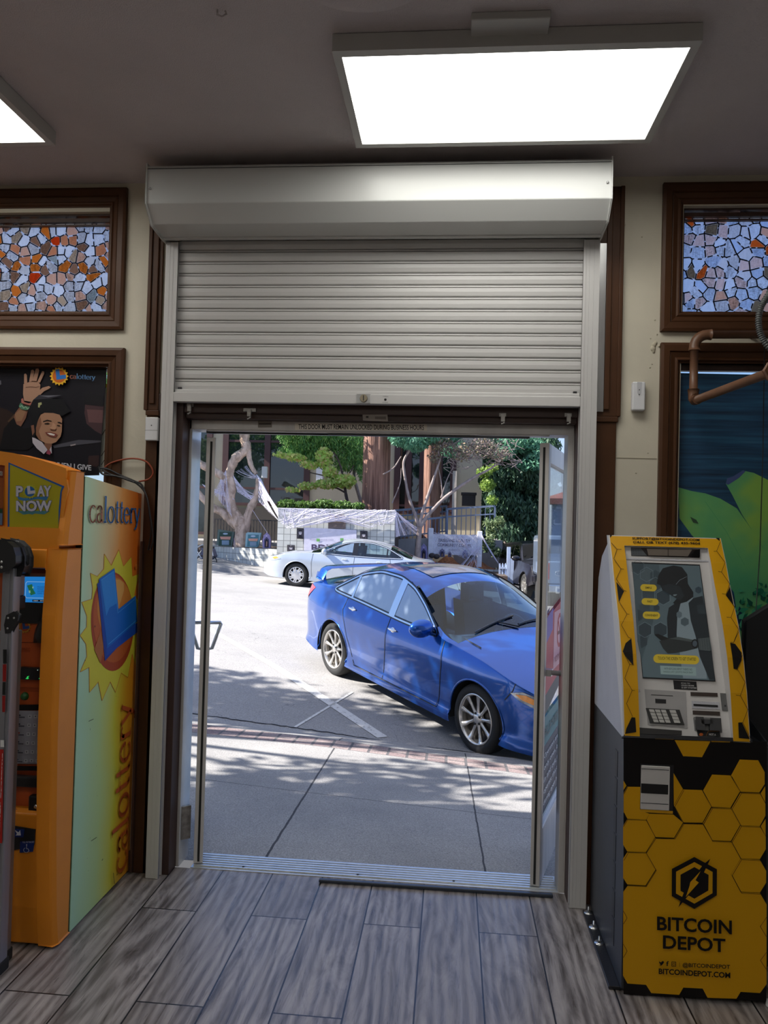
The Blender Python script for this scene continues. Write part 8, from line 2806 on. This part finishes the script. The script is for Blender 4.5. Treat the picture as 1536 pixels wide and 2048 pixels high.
hs = thing('blue_grey_house', 'blue grey house with a red roof edge seen through the glass of the right door', 'building', (8, 34, 0))
xL = W(1093, 1000, 34)[0]
zR = W(1115, 988, 34)[2]
MB().box(xL, 16, 34, 40, -1.5, zR - 0.35).build('outer_wall', pbr('blue_grey_siding', (0.26, 0.33, 0.45), 0.8), hs)
MB().prism([(33.6, zR - 0.40), (33.6, zR - 0.1), (36, zR + 0.35), (40.4, zR - 0.1), (40.4, zR - 0.4)], xL - 0.3, 16.3, 'x').build('roof', pbr('red_tile_roof', (0.20, 0.09, 0.08), 0.8), hs)
a, b = W(1107.5, 1014, 33.95), W(1124, 1050, 33.95)
wo = MB().box(a[0], b[0], 33.9, 34.0, b[2], a[2]).build('window_frame', pbr('white_frame', (0.7, 0.7, 0.72), 0.6), hs)
MB().box(a[0] + .07, b[0] - .07, 33.88, 33.9, b[2] + .08, a[2] - .08).build('window_glass', M_dgl, wo)

# black off-roader, nose towards the street
suvC = dict(
    T=[(-2.35, 0.7), (-2.33, 1.5), (-2.28, 1.72), (-2.1, 1.80), (-1.0, 1.84), (0.0, 1.84), (0.35, 1.78), (0.95, 1.32), (1.05, 1.24), (1.4, 1.20), (1.9, 1.16), (2.12, 1.10), (2.2, 0.9), (2.24, 0.7)],
    Wp=[(-2.35, 0.85), (-2.2, 0.92), (2.0, 0.93), (2.15, 0.88), (2.24, 0.80)],
    belt=[(-2.35, 0.68), (-2.3, 1.15), (0.8, 1.14), (1.2, 1.13), (2.0, 1.05), (2.18, 0.85), (2.24, 0.66)],
    low=[(-2.35, 0.5), (-2.0, 0.42), (2.0, 0.42), (2.24, 0.5)],
    ends=(-2.34, 2.22), mid=-0.5, tumble=0.22, drop=0.06, lag_f=0.12, lag_r=0.05,
    tyre_r=0.39, arch_r=0.46, rim_r=0.24, wb=2.8, track=1.78,
    dlo=round_poly([(0.78, 1.18), (0.40, 1.50), (0.15, 1.68), (-2.0, 1.70), (-2.12, 1.22), (0, 1.18)]),
    panes=[(-0.3, 0.9, 'front_door_window'), (-1.2, -0.4, 'rear_door_window'), (-2.2, -1.3, 'quarter_window')], pillars=[(-0.4, -0.3), (-1.3, -1.2)],
    ws=(0.30, 0.96), rw=(-3, -2.9), seams=[[(0.95, 1.1), (0.95, 0.5)], [(-0.35, 1.15), (-0.35, 0.5)]],
    handles=[(-0.1, 1.02)], mirror=(0.70, 1.22), crease=None, head=None,
    glass=glass('suv_glass', (0.12, 0.2, 0.21), 0.8), sglass=glass('suv_glass2', (0.1, 0.15, 0.16), 0.9), surround=M_frit, trim=M_black, pillar_mat=M_frit, handle_mat=M_black, rim=M_rimA, nsp=6,
    lip=M_black)
M_bk = metallic('black_car_paint', (0.008, 0.008, 0.013), 0.3, 0.1, 0.4)
sv = sedan(suvC, 'black_suv', 'black off-road car parked nose-out right of the white gate', (2.92, 22.35, -0.52, math.radians(-80), 0.02, 0.0), M_bk, 'cap')
fx = 2.22
g = MB()
g.box(fx - 0.02, fx + 0.05, -0.40, 0.40, 0.86, 1.08)
sv.put(g, 'front_grille', pbr('grey_grille', (0.10, 0.10, 0.12), 0.4), None, 0.02)
for sg2 in (-1, 1):
    sv.put(MB().box(fx - 0.06, fx + 0.03, sg2 * 0.62 - 0.17, sg2 * 0.62 + 0.17, 0.88, 1.06), 'headlight', pbr('bright_lamp', (0.75, 0.78, 0.82), 0.15, coat=1.0), None, 0.03)
sv.put(MB().box(fx - 0.05, fx + 0.22, -0.86, 0.86, 0.56, 0.78), 'front_bumper', M_bk, None, 0.04)
sv.put(MB().box(fx + 0.22, fx + 0.226, -0.26, 0.26, 0.62, 0.74), 'number_plate', M_white, None)

# pickup seen through the right door's glass
pu = thing('pickup_truck', 'blue grey pickup tail with a number plate seen through the glass of the right door', 'truck', (4.0, 17, -0.5))
M_pu = metallic('blue_grey_truck_paint', (0.22, 0.28, 0.38), 0.35, 0.4)
yt = 15.6
def PT(u, v): return W(u, v, yt)
a, b = PT(1098, 1122), PT(1128, 1168)
x0 = PT(1096, 1120)[0]; x1 = x0 + 1.85; zt, zb3 = a[2], b[2]
MB().box(x0, x1, yt, yt + 2.2, zb3, zt).build('bed', M_pu, pu, bevel=0.04)
MB().box(x0 + 0.05, x1 - 0.05, yt + 2.3, yt + 4.0, zb3, zt + 0.62).build('cab', M_pu, pu, bevel=0.10)
MB().box(x0 + 0.2, x1 - 0.2, yt + 2.28, yt + 2.31, zt + 0.12, zt + 0.5).build('rear_window', M_dgl, pu)
MB().box(x0 + 0.02, x1 - 0.02, yt - 0.10, yt + 0.1, zb3 - 0.22, zb3 - 0.02).build('rear_bumper', M_chrome, pu, bevel=0.03)
a, b = PT(1111, 1173), PT(1129, 1184)
po_ = MB().box(a[0], a[0] + 0.32, yt - 0.125, yt - 0.10, a[2] - 0.16, a[2]).build('number_plate', M_white, pu)
A = Art(lambda x, z: np.array((x, yt - 0.127, z)), (0, -1, 0))
A.text3('6GKT207', (a[0] + .03, yt - .127, a[2] - .12), (a[0] + .29, yt - .127, a[2] - .12), (a[0] + .03, yt - .127, a[2] - .04), F('#2a3a6a'), bold=0.02)
A.build('plate_lettering', po_)
c = PT(1119, 1147)
em = MB()
for (rx, rz) in ((0.10, 0.065), (0.05, 0.06)):
    em.tube([(c[0] + rx * math.cos(t), yt - 0.01, c[2] + rz * math.sin(t)) for t in [i * PI / 10 for i in range(21)]], 0.010, 6)
em.build('emblem', M_chrome, pu)
for (dx_, dy_) in ((0.22, 0.6), (1.62, 0.6), (0.22, 3.4), (1.62, 3.4)):
    MB().lathe([(0.36, -0.11), (0.38, -0.08), (0.38, 0.08), (0.36, 0.11)], (x0 + dx_, yt + dy_, gz(x0 + dx_, yt + dy_) + 0.38), 'x', 28).build('wheel', M_rub, pu)
tag(MB().box(x0, x0 + 0.04, yt + 0.0, yt + 0.02, zb3 + .1, zt - .05).build('tail_light', pbr('red_lens', (0.5, 0.02, 0.02), 0.2), pu), 'red tail light')

# cart parked on the far pavement at the left
ct_ = thing('folding_cart', 'folding cart with a dark bag and wire wheel on the far pavement at the left', 'cart', W(410, 1135, 21.2))
yc = 21.2
K3c = crop(380, 1000, 180 / 1536)
cw = lambda *p: [W(u, v, yc) for u, v in K3c(*p)]
f_ = MB()
for pr2 in (((105, 850), (200, 1000)), ((110, 820), (210, 760), (480, 775)), ((200, 860), (120, 960)), ((360, 770), (395, 960))):
    f_.tube(cw(*pr2), 0.02, 6)
f_.build('frame', M_alu2, ct_)
MB().solid(cw((200, 830), (360, 850), (400, 960), (330, 1010), (190, 990)), (0, 0.35, 0)).build('bag', pbr('dark_bag', (0.10, 0.10, 0.14), 0.8), ct_, bevel=0.03)
for cx in (365, 195):
    c = cw((cx, 1060))[0]
    MB().tube([c + np.array((0.18 * math.cos(t), 0, 0.21 * math.sin(t))) for t in [i * PI / 12 for i in range(25)]], 0.018, 6).build('wheel', M_rub, ct_)
